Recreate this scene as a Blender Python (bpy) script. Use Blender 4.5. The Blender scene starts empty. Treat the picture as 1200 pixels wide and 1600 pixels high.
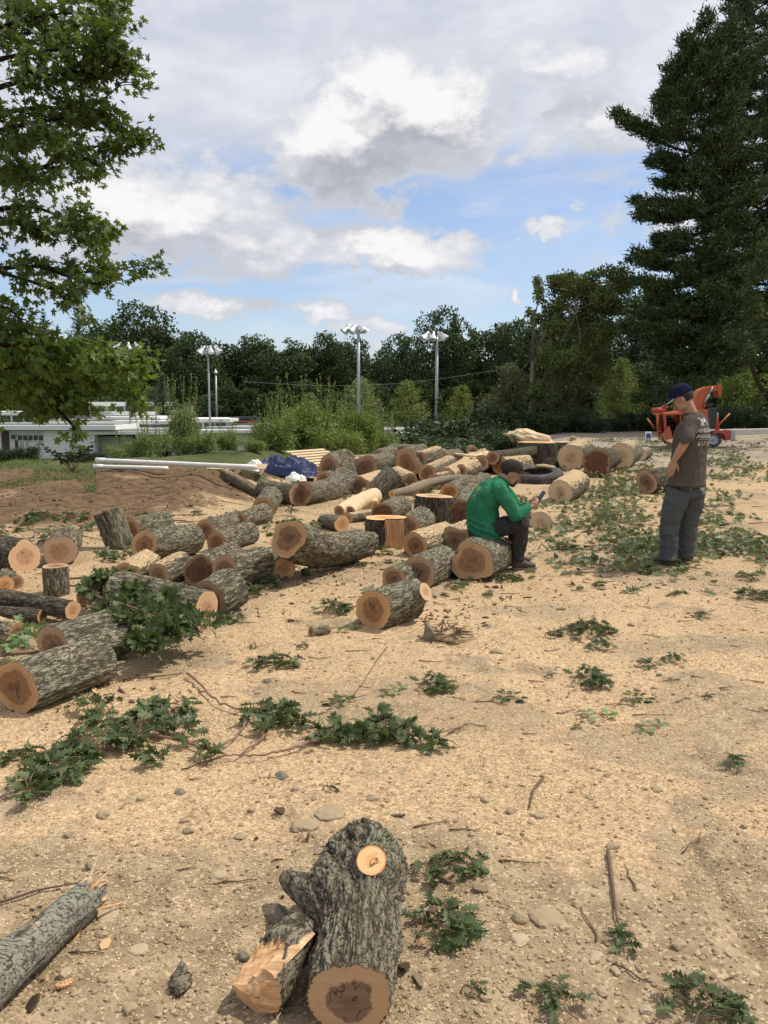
import bpy, bmesh, math, random
import numpy as np
from mathutils import Vector, Matrix
from mathutils.bvhtree import BVHTree
scene = bpy.context.scene
col = scene.collection
R = math.radians

# ------------------------------------------------------------------ camera
F, PITCH, EYE = 1300.0, R(7.54), 1.65
cam_data = bpy.data.cameras.new('camera')
cam_data.sensor_fit = 'VERTICAL'; cam_data.sensor_height = 24.0
cam_data.lens = 24.0 * F / 1600.0
cam_data.clip_start = 0.05; cam_data.clip_end = 3000
cam = bpy.data.objects.new('camera', cam_data); col.objects.link(cam)
cam.location = (0, 0, EYE); cam.rotation_euler = (R(90) - PITCH, 0, 0)
scene.camera = cam
scene.render.resolution_x, scene.render.resolution_y = 768, 1024
scene.view_settings.view_transform = 'Standard'; scene.view_settings.look = 'None'
scene.view_settings.exposure = 0.12; scene.view_settings.gamma = 1
scene.cycles.max_bounces = 6; scene.cycles.transparent_max_bounces = 4

# ------------------------------------------------------------------ node helper
class NT:
    def __init__(s, tree):
        s.t = tree; s.t.nodes.clear()
    def n(s, typ, **kw):
        nd = s.t.nodes.new(typ)
        ins = kw.pop('ins', {})
        for k, v in kw.items(): setattr(nd, k, v)
        for k, v in ins.items(): s.put(nd.inputs[k], v)
        return nd
    def put(s, sock, v):
        if isinstance(v, bpy.types.NodeSocket): s.t.links.new(v, sock)
        else:
            if isinstance(v, (tuple, list)) and sock.type == 'RGBA' and len(v) == 3: v = (*v, 1)
            sock.default_value = v
    def m(s, op, a, b=0.0, c=0.0, clamp=False):
        nd = s.t.nodes.new('ShaderNodeMath'); nd.operation = op; nd.use_clamp = clamp
        s.put(nd.inputs[0], a); s.put(nd.inputs[1], b); s.put(nd.inputs[2], c)
        return nd.outputs[0]
    def mix(s, f, a, b, mode='MIX'):
        nd = s.t.nodes.new('ShaderNodeMix'); nd.data_type = 'RGBA'; nd.blend_type = mode
        s.put(nd.inputs[0], f); s.put(nd.inputs[6], a); s.put(nd.inputs[7], b)
        return nd.outputs[2]
    def noise(s, vec, scale, detail=4, rough=0.55, dist=0.0, color=False):
        nd = s.n('ShaderNodeTexNoise', ins={'Scale': scale, 'Detail': detail, 'Roughness': rough, 'Distortion': dist})
        if vec is not None: s.put(nd.inputs['Vector'], vec)
        return nd.outputs[1] if color else nd.outputs[0]
    def voro(s, vec, scale, feature='F1', out=0, rnd=1.0):
        nd = s.n('ShaderNodeTexVoronoi', feature=feature, ins={'Scale': scale, 'Randomness': rnd})
        s.put(nd.inputs['Vector'], vec)
        return nd.outputs[out]
    def ramp(s, f, lo, hi, a=0.0, b=1.0, smooth=True):
        nd = s.n('ShaderNodeMapRange', interpolation_type='SMOOTHSTEP' if smooth else 'LINEAR')
        for i, v in enumerate((f, lo, hi, a, b)): s.put(nd.inputs[i], v)
        return nd.outputs[0]
    def scale(s, vec, sc):
        nd = s.n('ShaderNodeMapping', ins={'Scale': sc}); s.put(nd.inputs[0], vec); return nd.outputs[0]
    def bump(s, h, strength=0.5, dist=0.02, normal=None):
        nd = s.n('ShaderNodeBump', ins={'Strength': strength, 'Distance': dist, 'Height': h})
        if normal is not None: s.put(nd.inputs['Normal'], normal)
        return nd.outputs[0]

def new_mat(name):
    m = bpy.data.materials.new(name); m.use_nodes = True
    return m, NT(m.node_tree)
def finish(nt, color, rough=0.8, normal=None, spec=0.3, metal=0.0, trans=0.0, tcol=None):
    out = nt.n('ShaderNodeOutputMaterial')
    p = nt.n('ShaderNodeBsdfPrincipled', ins={'Base Color': color, 'Roughness': rough, 'Metallic': metal, 'Specular IOR Level': spec})
    if normal is not None: nt.put(p.inputs['Normal'], normal)
    sh = p.outputs[0]
    if trans > 0:
        tr = nt.n('ShaderNodeBsdfTranslucent', ins={'Color': tcol if tcol is not None else color})
        mx = nt.n('ShaderNodeMixShader', ins={0: trans, 1: sh, 2: tr.outputs[0]}); sh = mx.outputs[0]
    nt.t.links.new(sh, out.inputs[0])

# ------------------------------------------------------------------ pixel helpers
def ray(px, py):
    u, v = (px - 600) / F, (800 - py) / F
    c, s = math.cos(PITCH), math.sin(PITCH)
    return np.array([u, c + v * s, -s + v * c])
CAMP = np.array([0, 0, EYE])
def at_y(px, py, Y):
    d = ray(px, py); return CAMP + d * (Y / d[1])
def at_z(px, py, z):
    d = ray(px, py); return CAMP + d * ((z - EYE) / d[2])

# ------------------------------------------------------------------ sky
SUN_DIR = Vector((0.50, 0.14, 0.83)).normalized()
sun_el = math.asin(SUN_DIR.z); sun_az = math.atan2(SUN_DIR.x, SUN_DIR.y)
world = bpy.data.worlds.new('World'); scene.world = world; world.use_nodes = True
w = NT(world.node_tree)
sky = w.n('ShaderNodeTexSky', sky_type='NISHITA', sun_disc=False, sun_elevation=sun_el, sun_rotation=sun_az,
          air_density=1.0, dust_density=0.8, ozone_density=1.5, altitude=50)
CLOUDS = [  # px, py, sx, sy, amplitude (centres and half sizes, stored as sky directions)
    (545, 215, 85, 58, 1.6), (650, 170, 95, 58, 1.7), (590, 125, 60, 40, 1.3), (715, 195, 52, 58, 1.2), (500, 255, 50, 28, 1.1), (600, 262, 100, 24, 1.0),
    (880, 90, 90, 32, 0.95), (935, 170, 55, 32, 1.0), (860, 215, 60, 24, 0.7), (925, 272, 50, 14, 0.55),
    (240, 320, 170, 52, 1.25), (150, 370, 120, 40, .85), (390, 385, 120, 40, 0.95), (610, 392, 110, 28, 1.3), (600, 325, 45, 18, 0.7), (480, 370, 80, 28, .8), (330, 425, 120, 14, 0.6),
    (350, 228, 26, 24, 0.7), (865, 345, 40, 11, 0.95), (795, 460, 13, 13, 0.95), (330, 485, 75, 16, 1.0), (490, 488, 62, 14, .95), (590, 515, 60, 20, 0.9),
    (60, 200, 120, 60, 0.7), (60, 310, 90, 40, 0.7), (120, 440, 80, 20, .6), (700, 430, 60, 14, .35),
    (1150, 330, 160, 60, 0.8), (-250, 300, 200, 90, 1.0), (1500, 200, 260, 120, 1.0)]
g = bpy.data.node_groups.new('cloud_density', 'ShaderNodeTree')
g.interface.new_socket('Vector', in_out='INPUT', socket_type='NodeSocketVector')
g.interface.new_socket('Shift', in_out='INPUT', socket_type='NodeSocketFloat')
g.interface.new_socket('Density', in_out='OUTPUT', socket_type='NodeSocketFloat')
G = NT(g); gi = G.n('NodeGroupInput'); go = G.n('NodeGroupOutput')
sx = G.n('ShaderNodeSeparateXYZ', ins={0: gi.outputs[0]})
az = G.m('ARCTAN2', sx.outputs[0], sx.outputs[1]); el = G.m('ADD', G.m('ARCSINE', sx.outputs[2]), gi.outputs[1])
cv = G.n('ShaderNodeCombineXYZ', ins={0: az, 1: el, 2: 0.0}).outputs[0]
warp = G.n('ShaderNodeSeparateXYZ', ins={0: G.noise(G.scale(cv, (1, 1.5, 1)), 9.0, 6, 0.62, color=True)})
warp2 = G.n('ShaderNodeSeparateXYZ', ins={0: G.noise(G.scale(cv, (1, 1.4, 1)), 34.0, 5, 0.65, color=True)})
azw = G.m('ADD', G.m('MULTIPLY_ADD', G.m('SUBTRACT', warp.outputs[0], 0.5), 0.16, az), G.m('MULTIPLY', G.m('SUBTRACT', warp2.outputs[0], 0.5), 0.05))
elw = G.m('ADD', G.m('MULTIPLY_ADD', G.m('SUBTRACT', warp.outputs[1], 0.5), 0.09, el), G.m('MULTIPLY', G.m('SUBTRACT', warp2.outputs[1], 0.5), 0.035))
tot = None
for (px, py, s_x, s_y, a) in CLOUDS:
    d = ray(px, py); d = d / np.linalg.norm(d)
    a0, e0 = math.atan2(d[0], d[1]), math.asin(d[2])
    q1 = G.m('MULTIPLY', G.m('SUBTRACT', azw, a0), F / (s_x * 1.18)); q2 = G.m('MULTIPLY', G.m('SUBTRACT', elw, e0), F / (s_y * 1.18))
    q = G.m('ADD', G.m('MULTIPLY', q1, q1), G.m('MULTIPLY', q2, q2))
    e = G.m('MULTIPLY', G.m('EXPONENT', G.m('MULTIPLY', q, -0.8)), a)
    tot = e if tot is None else G.m('SMOOTH_MAX', tot, e, 0.25)
fb = G.noise(G.scale(cv, (1, 1.6, 1)), 22.0, 7, 0.6)
dens = G.m('ADD', tot, G.m('MULTIPLY', G.m('SUBTRACT', fb, 0.5), 1.15))
G.t.links.new(dens, go.inputs[0])
tc = w.n('ShaderNodeTexCoord')
def dgrp(shift):
    nd = w.n('ShaderNodeGroup', node_tree=g); w.put(nd.inputs[0], tc.outputs[0]); w.put(nd.inputs[1], shift); return nd.outputs[0]
D0 = dgrp(0.0); D1 = dgrp(0.042)
mask = w.ramp(D0, 0.30, 0.66)
lit = w.ramp(w.m('SUBTRACT', D0, D1), -0.40, 0.62)
core = w.ramp(D0, 0.5, 1.25)
cumul = w.mix(lit, (0.46, 0.48, 0.54), (1.0, 0.99, 0.98))
cumul = w.mix(w.m('MULTIPLY', w.m('SUBTRACT', 1.0, core), 0.8), cumul, (0.66, 0.70, 0.78))
wsx = w.n('ShaderNodeSeparateXYZ', ins={0: tc.outputs[0]})
waz = w.m('ARCTAN2', wsx.outputs[0], wsx.outputs[1]); wel = w.m('ARCSINE', wsx.outputs[2])
wv = w.n('ShaderNodeCombineXYZ', ins={0: waz, 1: w.m('MULTIPLY', wel, 2.6), 2: 0.3}).outputs[0]
veil_n = w.noise(wv, 3.2, 7, 0.58, 0.4)
# high veil: thick above ~15 degrees, thin streaks lower
thick = w.m('ADD', w.ramp(wel, 0.22, 0.36), w.m('MULTIPLY', veil_n, 1.25))
veil = w.m('MULTIPLY', w.ramp(thick, 0.62, 1.25), 0.93)
streak = w.m('MULTIPLY', w.ramp(w.noise(w.scale(wv, (1, 2.2, 1)), 4.5, 6, 0.6, 0.6), 0.42, 0.75), 0.55)
veil = w.m('MAXIMUM', veil, streak)
veil_c = w.mix(w.ramp(w.noise(wv, 6.0, 6, 0.6), 0.3, 0.7), (0.63, 0.66, 0.75), (0.86, 0.87, 0.91))
skyc = w.mix(0.12, w.mix(1.0, sky.outputs[0], (0.93, 0.98, 1.10), 'MULTIPLY'), (6.0, 6.3, 6.8))
bg_sky = w.n('ShaderNodeBackground', ins={0: skyc, 1: 0.125})
bg_veil = w.n('ShaderNodeBackground', ins={0: veil_c, 1: 0.92})
bg_cl = w.n('ShaderNodeBackground', ins={0: cumul, 1: 0.88})
m1 = w.n('ShaderNodeMixShader', ins={0: veil, 1: bg_sky.outputs[0], 2: bg_veil.outputs[0]})
m2 = w.n('ShaderNodeMixShader', ins={0: mask, 1: m1.outputs[0], 2: bg_cl.outputs[0]})
wo = w.n('ShaderNodeOutputWorld'); w.t.links.new(m2.outputs[0], wo.inputs[0])
world.cycles.sampling_method = 'MANUAL'; world.cycles.sample_map_resolution = 512

sun_data = bpy.data.lights.new('sun', 'SUN'); sun_data.energy = 3.7; sun_data.angle = R(0.6); sun_data.color = (1.0, 0.935, 0.81)
sun = bpy.data.objects.new('sun', sun_data); col.objects.link(sun)
sun.rotation_euler = SUN_DIR.to_track_quat('Z', 'Y').to_euler(); sun.location = (0, 0, 40)

# ------------------------------------------------------------------ numpy noise
_rs = np.random.RandomState(7)
_P = _rs.permutation(4096); _V = _rs.rand(4096)
def _h(i, j, k):
    return _V[(_P[(_P[(i & 4095)] + j) & 4095] + k) & 4095]
def vnoise(x, y, z=0.0):
    x, y, z = np.broadcast_arrays(np.asarray(x, float), np.asarray(y, float), np.asarray(z, float))
    i, j, k = np.floor(x).astype(int), np.floor(y).astype(int), np.floor(z).astype(int)
    f, g_, h = x - i, y - j, z - k
    f = f * f * (3 - 2 * f); g_ = g_ * g_ * (3 - 2 * g_); h = h * h * (3 - 2 * h)
    L = lambda a, b, t: a + (b - a) * t
    j2, k2 = j & 4095, k & 4095
    j3, k3 = (j + 1) & 4095, (k + 1) & 4095
    c = L(L(L(_h(i, j2, k2), _h(i + 1, j2, k2), f), L(_h(i, j3, k2), _h(i + 1, j3, k2), f), g_),
          L(L(_h(i, j2, k3), _h(i + 1, j2, k3), f), L(_h(i, j3, k3), _h(i + 1, j3, k3), f), g_), h)
    return c
def fbm(x, y, z=0.0, oct=4, gain=0.5):
    s, a, t = 0, 1.0, 0
    for o in range(oct):
        s = s + a * vnoise(np.asarray(x) * 2 ** o + o * 17.3, np.asarray(y) * 2 ** o + o * 9.1, np.asarray(z) * 2 ** o)
        t += a; a *= gain
    return s / t
def sstep(a, b, x):
    t = np.clip((np.asarray(x, float) - a) / (b - a), 0, 1); return t * t * (3 - 2 * t)

# ------------------------------------------------------------------ mesh helpers
def mesh_np(name, verts, faces, mat=None, parent=None, smooth=True, midx=None, attrs=None):
    """faces: list of (n,k) int arrays; mat: material or list"""
    me = bpy.data.meshes.new(name)
    verts = np.asarray(verts, dtype=np.float32).reshape(-1, 3)
    me.vertices.add(len(verts)); me.vertices.foreach_set('co', verts.ravel())
    faces = [np.asarray(f, dtype=np.int32) for f in faces if len(f)]
    loops = np.concatenate([f.ravel() for f in faces])
    tot = np.concatenate([np.full(len(f), f.shape[1], dtype=np.int32) for f in faces])
    start = np.concatenate([[0], np.cumsum(tot)[:-1]]).astype(np.int32)
    me.loops.add(len(loops)); me.loops.foreach_set('vertex_index', loops)
    me.polygons.add(len(tot)); me.polygons.foreach_set('loop_start', start); me.polygons.foreach_set('loop_total', tot)
    me.polygons.foreach_set('use_smooth', np.full(len(tot), bool(smooth)))
    if midx is not None: me.polygons.foreach_set('material_index', np.asarray(midx, dtype=np.int32))
    me.update(calc_edges=True)
    for k, (typ, data) in (attrs or {}).items():
        at = me.attributes.new(k, typ, 'POINT')
        at.data.foreach_set('color' if typ == 'FLOAT_COLOR' else 'value', np.asarray(data, dtype=np.float32).ravel())
    for mm in (mat if isinstance(mat, (list, tuple)) else [mat]):
        if mm: me.materials.append(mm)
    o = bpy.data.objects.new(name, me); col.objects.link(o)
    if parent: o.parent = parent
    return o
def tag(o, label=None, cat=None, group=None, kind=None):
    if label: o['label'] = label
    if cat: o['category'] = cat
    if group: o['group'] = group
    if kind: o['kind'] = kind
    return o
def empty(name, loc=(0, 0, 0), rz=0.0, label=None, cat=None, group=None, rot=None):
    o = bpy.data.objects.new(name, None); col.objects.link(o); o.location = loc
    o.rotation_euler = (0, 0, rz)
    if rot is not None: o.rotation_euler = rot
    o.empty_display_size = 0.1
    return tag(o, label, cat, group)
def copy_tree(o, parent=None):
    c = o.copy(); col.objects.link(c); c.parent = parent
    for ch in list(o.children): copy_tree(ch, c)
    return c

class MB:
    """collects pieces into one mesh"""
    def __init__(s): s.v = []; s.f = []; s.n = 0; s.mi = []; s.cur = 0
    def add(s, v, fs):
        v = np.asarray(v, float).reshape(-1, 3)
        for f in fs:
            f = np.asarray(f, dtype=np.int64)
            if len(f): s.f.append(f + s.n); s.mi.append(np.full(len(f), s.cur))
        s.v.append(v); s.n += len(v); return s
    def box(s, c, size, rz=0.0, mat=None, bev=0.0):
        x, y, z = [q / 2 for q in size]
        if bev > 0:
            bm = bmesh.new(); bmesh.ops.create_cube(bm, size=1.0)
            for vv in bm.verts: vv.co = Vector((vv.co.x * 2 * x, vv.co.y * 2 * y, vv.co.z * 2 * z))
            bmesh.ops.bevel(bm, geom=list(bm.edges), offset=bev, segments=1, affect='EDGES')
            v = np.array([vv.co[:] for vv in bm.verts]); bm.verts.index_update()
            fs = [np.array([[q.index for q in ff.verts]]) for ff in bm.faces]; bm.free()
        else:
            v = np.array([[a * x, b * y, c_ * z] for a in (-1, 1) for b in (-1, 1) for c_ in (-1, 1)])
            fs = [np.array([[0, 1, 3, 2], [4, 6, 7, 5], [0, 4, 5, 1], [2, 3, 7, 6], [0, 2, 6, 4], [1, 5, 7, 3]])]
        if mat is not None: v = v @ np.array(mat.to_3x3()).T
        if rz: cc, ss = math.cos(rz), math.sin(rz); v = v @ np.array([[cc, ss, 0], [-ss, cc, 0], [0, 0, 1]])
        return s.add(v + np.array(c), fs)
    def tube(s, pts, rad, n=10, flat=None, up=(0, 0, 1), cap='flat', caplen=1.0):
        """rad scalar/list; flat=(a,b) multipliers list optional"""
        pts = np.asarray(pts, float); m = len(pts)
        rad = np.broadcast_to(np.asarray(rad, float), (m,)).copy()
        if cap == 'round':
            P_, R_ = [], []
            d0 = pts[0] - pts[1]; d0 /= np.linalg.norm(d0); d1 = pts[-1] - pts[-2]; d1 /= np.linalg.norm(d1)
            for a in (90, 65, 40, 18): P_.append(pts[0] + d0 * rad[0] * caplen * math.sin(R(a))); R_.append(max(rad[0] * math.cos(R(a)), rad[0] * .03))
            A, B = list(P_), list(R_); P_, R_ = [], []
            for a in (18, 40, 65, 90): P_.append(pts[-1] + d1 * rad[-1] * caplen * math.sin(R(a))); R_.append(max(rad[-1] * math.cos(R(a)), rad[-1] * .03))
            fl = None
            if flat is not None: flat = np.asarray(flat, float); flat = np.broadcast_to(flat, (m, 2)); flat = np.vstack([np.repeat(flat[:1], 4, 0), flat, np.repeat(flat[-1:], 4, 0)])
            pts = np.vstack([A, pts, P_]); rad = np.concatenate([B, rad, R_]); m = len(pts)
        tan = np.gradient(pts, axis=0); tan /= (np.linalg.norm(tan, axis=1, keepdims=True) + 1e-12)
        u = np.array(up, float); V = np.zeros((m, n, 3)); th = np.linspace(0, 2 * np.pi, n, endpoint=False)
        prev = None
        for i in range(m):
            a = u - tan[i] * np.dot(u, tan[i]) if prev is None else prev - tan[i] * np.dot(prev, tan[i])
            if np.linalg.norm(a) < 1e-4: a = np.array([1.0, 0.13, 0]) - tan[i] * np.dot([1.0, 0.13, 0], tan[i])
            a /= np.linalg.norm(a); prev = a; b = np.cross(tan[i], a)
            fa, fb_ = (1, 1) if flat is None else np.broadcast_to(np.asarray(flat, float), (m, 2))[i]
            V[i] = pts[i] + rad[i] * (np.outer(np.cos(th), a) * fa + np.outer(np.sin(th), b) * fb_)
        idx = np.arange(m * n).reshape(m, n)
        q = np.stack([idx[:-1], np.roll(idx, -1, 1)[:-1], np.roll(idx, -1, 1)[1:], idx[1:]], -1).reshape(-1, 4)
        return s.add(V, [q, idx[0][::-1].reshape(1, -1), idx[-1].reshape(1, -1)])
    def lathe(s, prof, c=(0, 0, 0), n=16, mat=None):
        prof = np.asarray(prof, float); th = np.linspace(0, 2 * np.pi, n, endpoint=False); m = len(prof)
        V = np.stack([np.outer(prof[:, 0], np.cos(th)), np.outer(prof[:, 0], np.sin(th)), np.repeat(prof[:, 1:2], n, 1)], -1).reshape(-1, 3)
        if mat is not None: V = V @ np.array(mat.to_3x3()).T
        idx = np.arange(m * n).reshape(m, n)
        q = np.stack([idx[:-1], np.roll(idx, -1, 1)[:-1], np.roll(idx, -1, 1)[1:], idx[1:]], -1).reshape(-1, 4)
        return s.add(V + np.array(c), [q])
    def ell(s, c, rad, mat=None, n=16, m=10):
        ph = np.linspace(0.03, np.pi - 0.03, m)
        prof = np.stack([np.sin(ph), np.cos(ph)], 1); th = np.linspace(0, 2 * np.pi, n, endpoint=False)
        V = np.stack([np.outer(prof[:, 0], np.cos(th)), np.outer(prof[:, 0], np.sin(th)), np.repeat(prof[:, 1:2], n, 1)], -1).reshape(-1, 3) * np.array(rad)
        if mat is not None: V = V @ np.array(mat.to_3x3()).T
        idx = np.arange(m * n).reshape(m, n)
        q = np.stack([idx[:-1], idx[1:], np.roll(idx, -1, 1)[1:], np.roll(idx, -1, 1)[:-1]], -1).reshape(-1, 4)
        return s.add(V + np.array(c), [q, idx[0].reshape(1, -1), idx[-1][::-1].reshape(1, -1)])
    def prism(s, poly, y0, y1, axis='y'):
        """polygon in (x,z) extruded along y"""
        p = np.asarray(poly, float); k = len(p)
        if axis == 'y': V = np.vstack([np.stack([p[:, 0], np.full(k, y0), p[:, 1]], 1), np.stack([p[:, 0], np.full(k, y1), p[:, 1]], 1)])
        else: V = np.vstack([np.stack([p[:, 0], p[:, 1], np.full(k, y0)], 1), np.stack([p[:, 0], p[:, 1], np.full(k, y1)], 1)])
        i = np.arange(k); j = (i + 1) % k
        return s.add(V, [i.reshape(1, -1), (i[::-1] + k).reshape(1, -1), np.stack([i, j, j + k, i + k], 1)[:, ::-1]])
    def build(s, name, mat, parent=None, smooth=True, attrs=None):
        if isinstance(mat, (list, tuple)): mi = np.concatenate(s.mi)
        else: mi = None
        ks = sorted(set(f.shape[1] for f in s.f)); fl, ml = [], []
        for k in ks:
            fl.append(np.vstack([f for f in s.f if f.shape[1] == k]))
            ml.append(np.concatenate([m_ for f, m_ in zip(s.f, s.mi) if f.shape[1] == k]))
        return mesh_np(name, np.vstack(s.v), fl, mat, parent, smooth, midx=np.concatenate(ml) if mi is not None else None, attrs=attrs)

# ------------------------------------------------------------------ terrain height
def ground(x, y, fine=True):
    x = np.asarray(x, float); y = np.asarray(y, float)
    d = np.hypot(x, y)
    h = (fbm(x * 0.35 + 5, y * 0.35 + 2, 0.5, 3) - 0.5) * 0.16 * sstep(1, 6, d)
    # bank on the left behind the logs
    lm = sstep(-1.6, -3.4, x)
    rough_b = (fbm(x * 1.3, y * 1.3, 3.1, 4) - 0.5) * 0.22
    h = h + lm * sstep(10.5, 15.3, y) * (0.42 + rough_b)
    y0 = 17.0 + sstep(-6, -1, x) * 9.0
    xb = 0.1 * y + 1.5
    left = sstep(3.0, -3.0, x - xb)
    drop = sstep(0, 15, y - y0) * left
    h = h * (1 - drop) - 3.2 * drop
    far = sstep(60, 200, y)
    h = h - 1.0 * far * (1 - left) + 0
    if fine:
        near = np.clip(1 - d / 45, 0, 1)
        # tyre rut lines and lumps
        h = h + (fbm(x * 1.6, y * 1.6, 1.7, 3) - 0.5) * 0.10 * near
        h = h + (fbm(x * 6, y * 6, 2.7, 3) - 0.5) * 0.05 * np.clip(1 - d / 20, 0, 1)
        h = h + (fbm(x * 20, y * 20, 4.7, 3) - 0.5) * 0.020 * np.clip(1 - d / 9, 0, 1)
        rut = np.exp(-((x - (1.02 + 0.05 * y)) / 0.035) ** 2) * sstep(2.1, 2.4, y) * sstep(3.6, 3.0, y)
        h = h - 0.02 * rut
    return h
G00 = float(ground(0, 0))
def gz(x, y): return float(ground(x, y, True))
def at_g(px, py, lift=0.0, it=8):
    z = 0.0
    for _ in range(it):
        p = at_z(px, py, z + lift); z = gz(p[0], p[1]) if p[1] < 200 else z
    return np.array([p[0], p[1], z])

# fan sheet
rr = np.concatenate([[0.0, 0.6, 1.2, 1.5], 1.7 * np.exp(np.linspace(0, math.log(60 / 1.7), 1150)), 60 * np.exp(np.linspace(0, math.log(1500 / 60), 60))[1:]])
th = np.concatenate([np.linspace(-33, 33, 700), np.linspace(33, 327, 90)[1:-1]]) * np.pi / 180
TH, RR = np.meshgrid(th, rr)
gx, gy = RR * np.sin(TH), RR * np.cos(TH)
ghz = ground(gx, gy)
nr, nt_ = gx.shape
idx = np.arange(nr * nt_).reshape(nr, nt_)
q = np.stack([idx[:-1], np.roll(idx, -1, 1)[:-1], np.roll(idx, -1, 1)[1:], idx[1:]], -1).reshape(-1, 4)[:, ::-1]
d = np.hypot(gx, gy)
w_dirt = np.clip(sstep(3.7, 2.4, d + (fbm(gx * 1.5, gy * 1.5, 9, 4) - .5) * 1.6) * .95 + 0.55 * sstep(0.56, 0.68, fbm(gx * .7 + 3, gy * .9, 12, 4)) + 0.6 * np.exp(-((gy - 5.3 - .12 * gx) / .35) ** 2) * sstep(1.0, 1.8, gx), 0, 1)
w_bank = sstep(-1.0, -3.6, gx + (fbm(gx, gy, 3, 3) - .5) * 2.5) * sstep(9.8, 12.5, gy + (fbm(gx * .8, gy * .8, 8, 3) - .5) * 2)
w_grav = sstep(17, 26, gy + (fbm(gx * .5, gy * .5, 18, 3) - .5) * 8) * sstep(2, 6, gx)
lipy = 15.2 + (fbm(gx * 2, gy * 2, 5, 3) - .5) * 2.0
w_grass = np.maximum(sstep(0, 1.0, gy - lipy) * sstep(-1.5, -3.0, gx + (fbm(gx, gy, 33, 2) - .5) * 2), sstep(24, 30, gy) * sstep(3, -2, gx - 0.1 * gy))
w_grass = np.maximum(w_grass, sstep(50, 56, gy) * sstep(8, 2, gx - .25 * gy))
colattr = np.stack([w_dirt, w_bank, w_grav, w_grass], -1).reshape(-1, 4)
# ------------------------------------------------------------------ materials
def mat_ground():
    m, t = new_mat('ground_sawdust_and_dirt')
    tc = t.n('ShaderNodeTexCoord').outputs[3]
    at = t.n('ShaderNodeAttribute', attribute_name='zones')
    sp = t.n('ShaderNodeSeparateColor', ins={0: at.outputs[0]})
    chips = t.voro(tc, 95.0, out=1); chipv = t.n('ShaderNodeSeparateColor', ins={0: chips}).outputs[0]
    chips2 = t.n('ShaderNodeSeparateColor', ins={0: t.voro(tc, 38.0, out=1)}).outputs[1]
    n1 = t.noise(tc, 1.1, 7, 0.62); n2 = t.noise(tc, 7.0, 6, 0.6); n3 = t.noise(tc, 60.0, 3, 0.6); n4 = t.noise(tc, 0.35, 4, 0.5)
    saw = t.mix(t.ramp(chipv, 0.1, 0.95), (0.36, 0.25, 0.14), (0.62, 0.455, 0.275))
    saw = t.mix(t.ramp(n1, 0.4, 0.7), saw, t.mix(chipv, (0.46, 0.305, 0.18), (0.66, 0.465, 0.29)))
    saw = t.mix(t.m('MULTIPLY', t.ramp(chips2, 0.78, 0.95), 0.5), saw, (0.25, 0.16, 0.085))
    dirt = t.mix(t.ramp(n2, 0.3, 0.72), (0.235, 0.172, 0.104), (0.43, 0.33, 0.21))
    dirt = t.mix(t.m('MULTIPLY', t.ramp(n3, 0.5, 0.7), 0.5), dirt, (0.17, 0.115, 0.065))
    dirt = t.mix(t.m('MULTIPLY', t.ramp(chipv, 0.86, 0.9), 0.55), dirt, (0.66, 0.50, 0.33))
    bank = t.mix(t.ramp(n2, 0.3, 0.7), (0.095, 0.058, 0.033), (0.20, 0.13, 0.075))
    bank = t.mix(t.m('MULTIPLY', t.ramp(n1, 0.60, 0.72), 0.45), bank, saw)
    grav = t.mix(chipv, (0.20, 0.17, 0.13), (0.40, 0.35, 0.28))
    grav = t.mix(t.m('MULTIPLY', t.ramp(n1, 0.48, 0.64), 0.6), grav, saw)
    grass = t.mix(n2, (0.035, 0.055, 0.018), (0.10, 0.125, 0.045))
    jit = t.m('MULTIPLY', t.m('SUBTRACT', n2, 0.5), 0.9)
    def wz(s): return t.ramp(t.m('ADD', s, jit), 0.32, 0.68)
    dm = t.m('ADD', sp.outputs[0], t.m('MULTIPLY', t.ramp(n1, 0.52, 0.64), 0.7))
    c = t.mix(wz(dm), saw, dirt)
    c = t.mix(wz(sp.outputs[1]), c, bank)
    c = t.mix(wz(sp.outputs[2]), c, grav)
    c = t.mix(wz(at.outputs[3]), c, grass)
    c = t.mix(t.m('MULTIPLY', t.ramp(n4, 0.35, 0.7), 0.22), c, (0.30, 0.215, 0.125))
    h = t.m('ADD', t.m('MULTIPLY', chipv, 0.5), t.m('ADD', t.m('MULTIPLY', n3, 0.9), t.m('MULTIPLY', n2, 1.6)))
    finish(t, c, 0.95, t.bump(h, 0.75, 0.012), 0.1)
    return m
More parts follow.
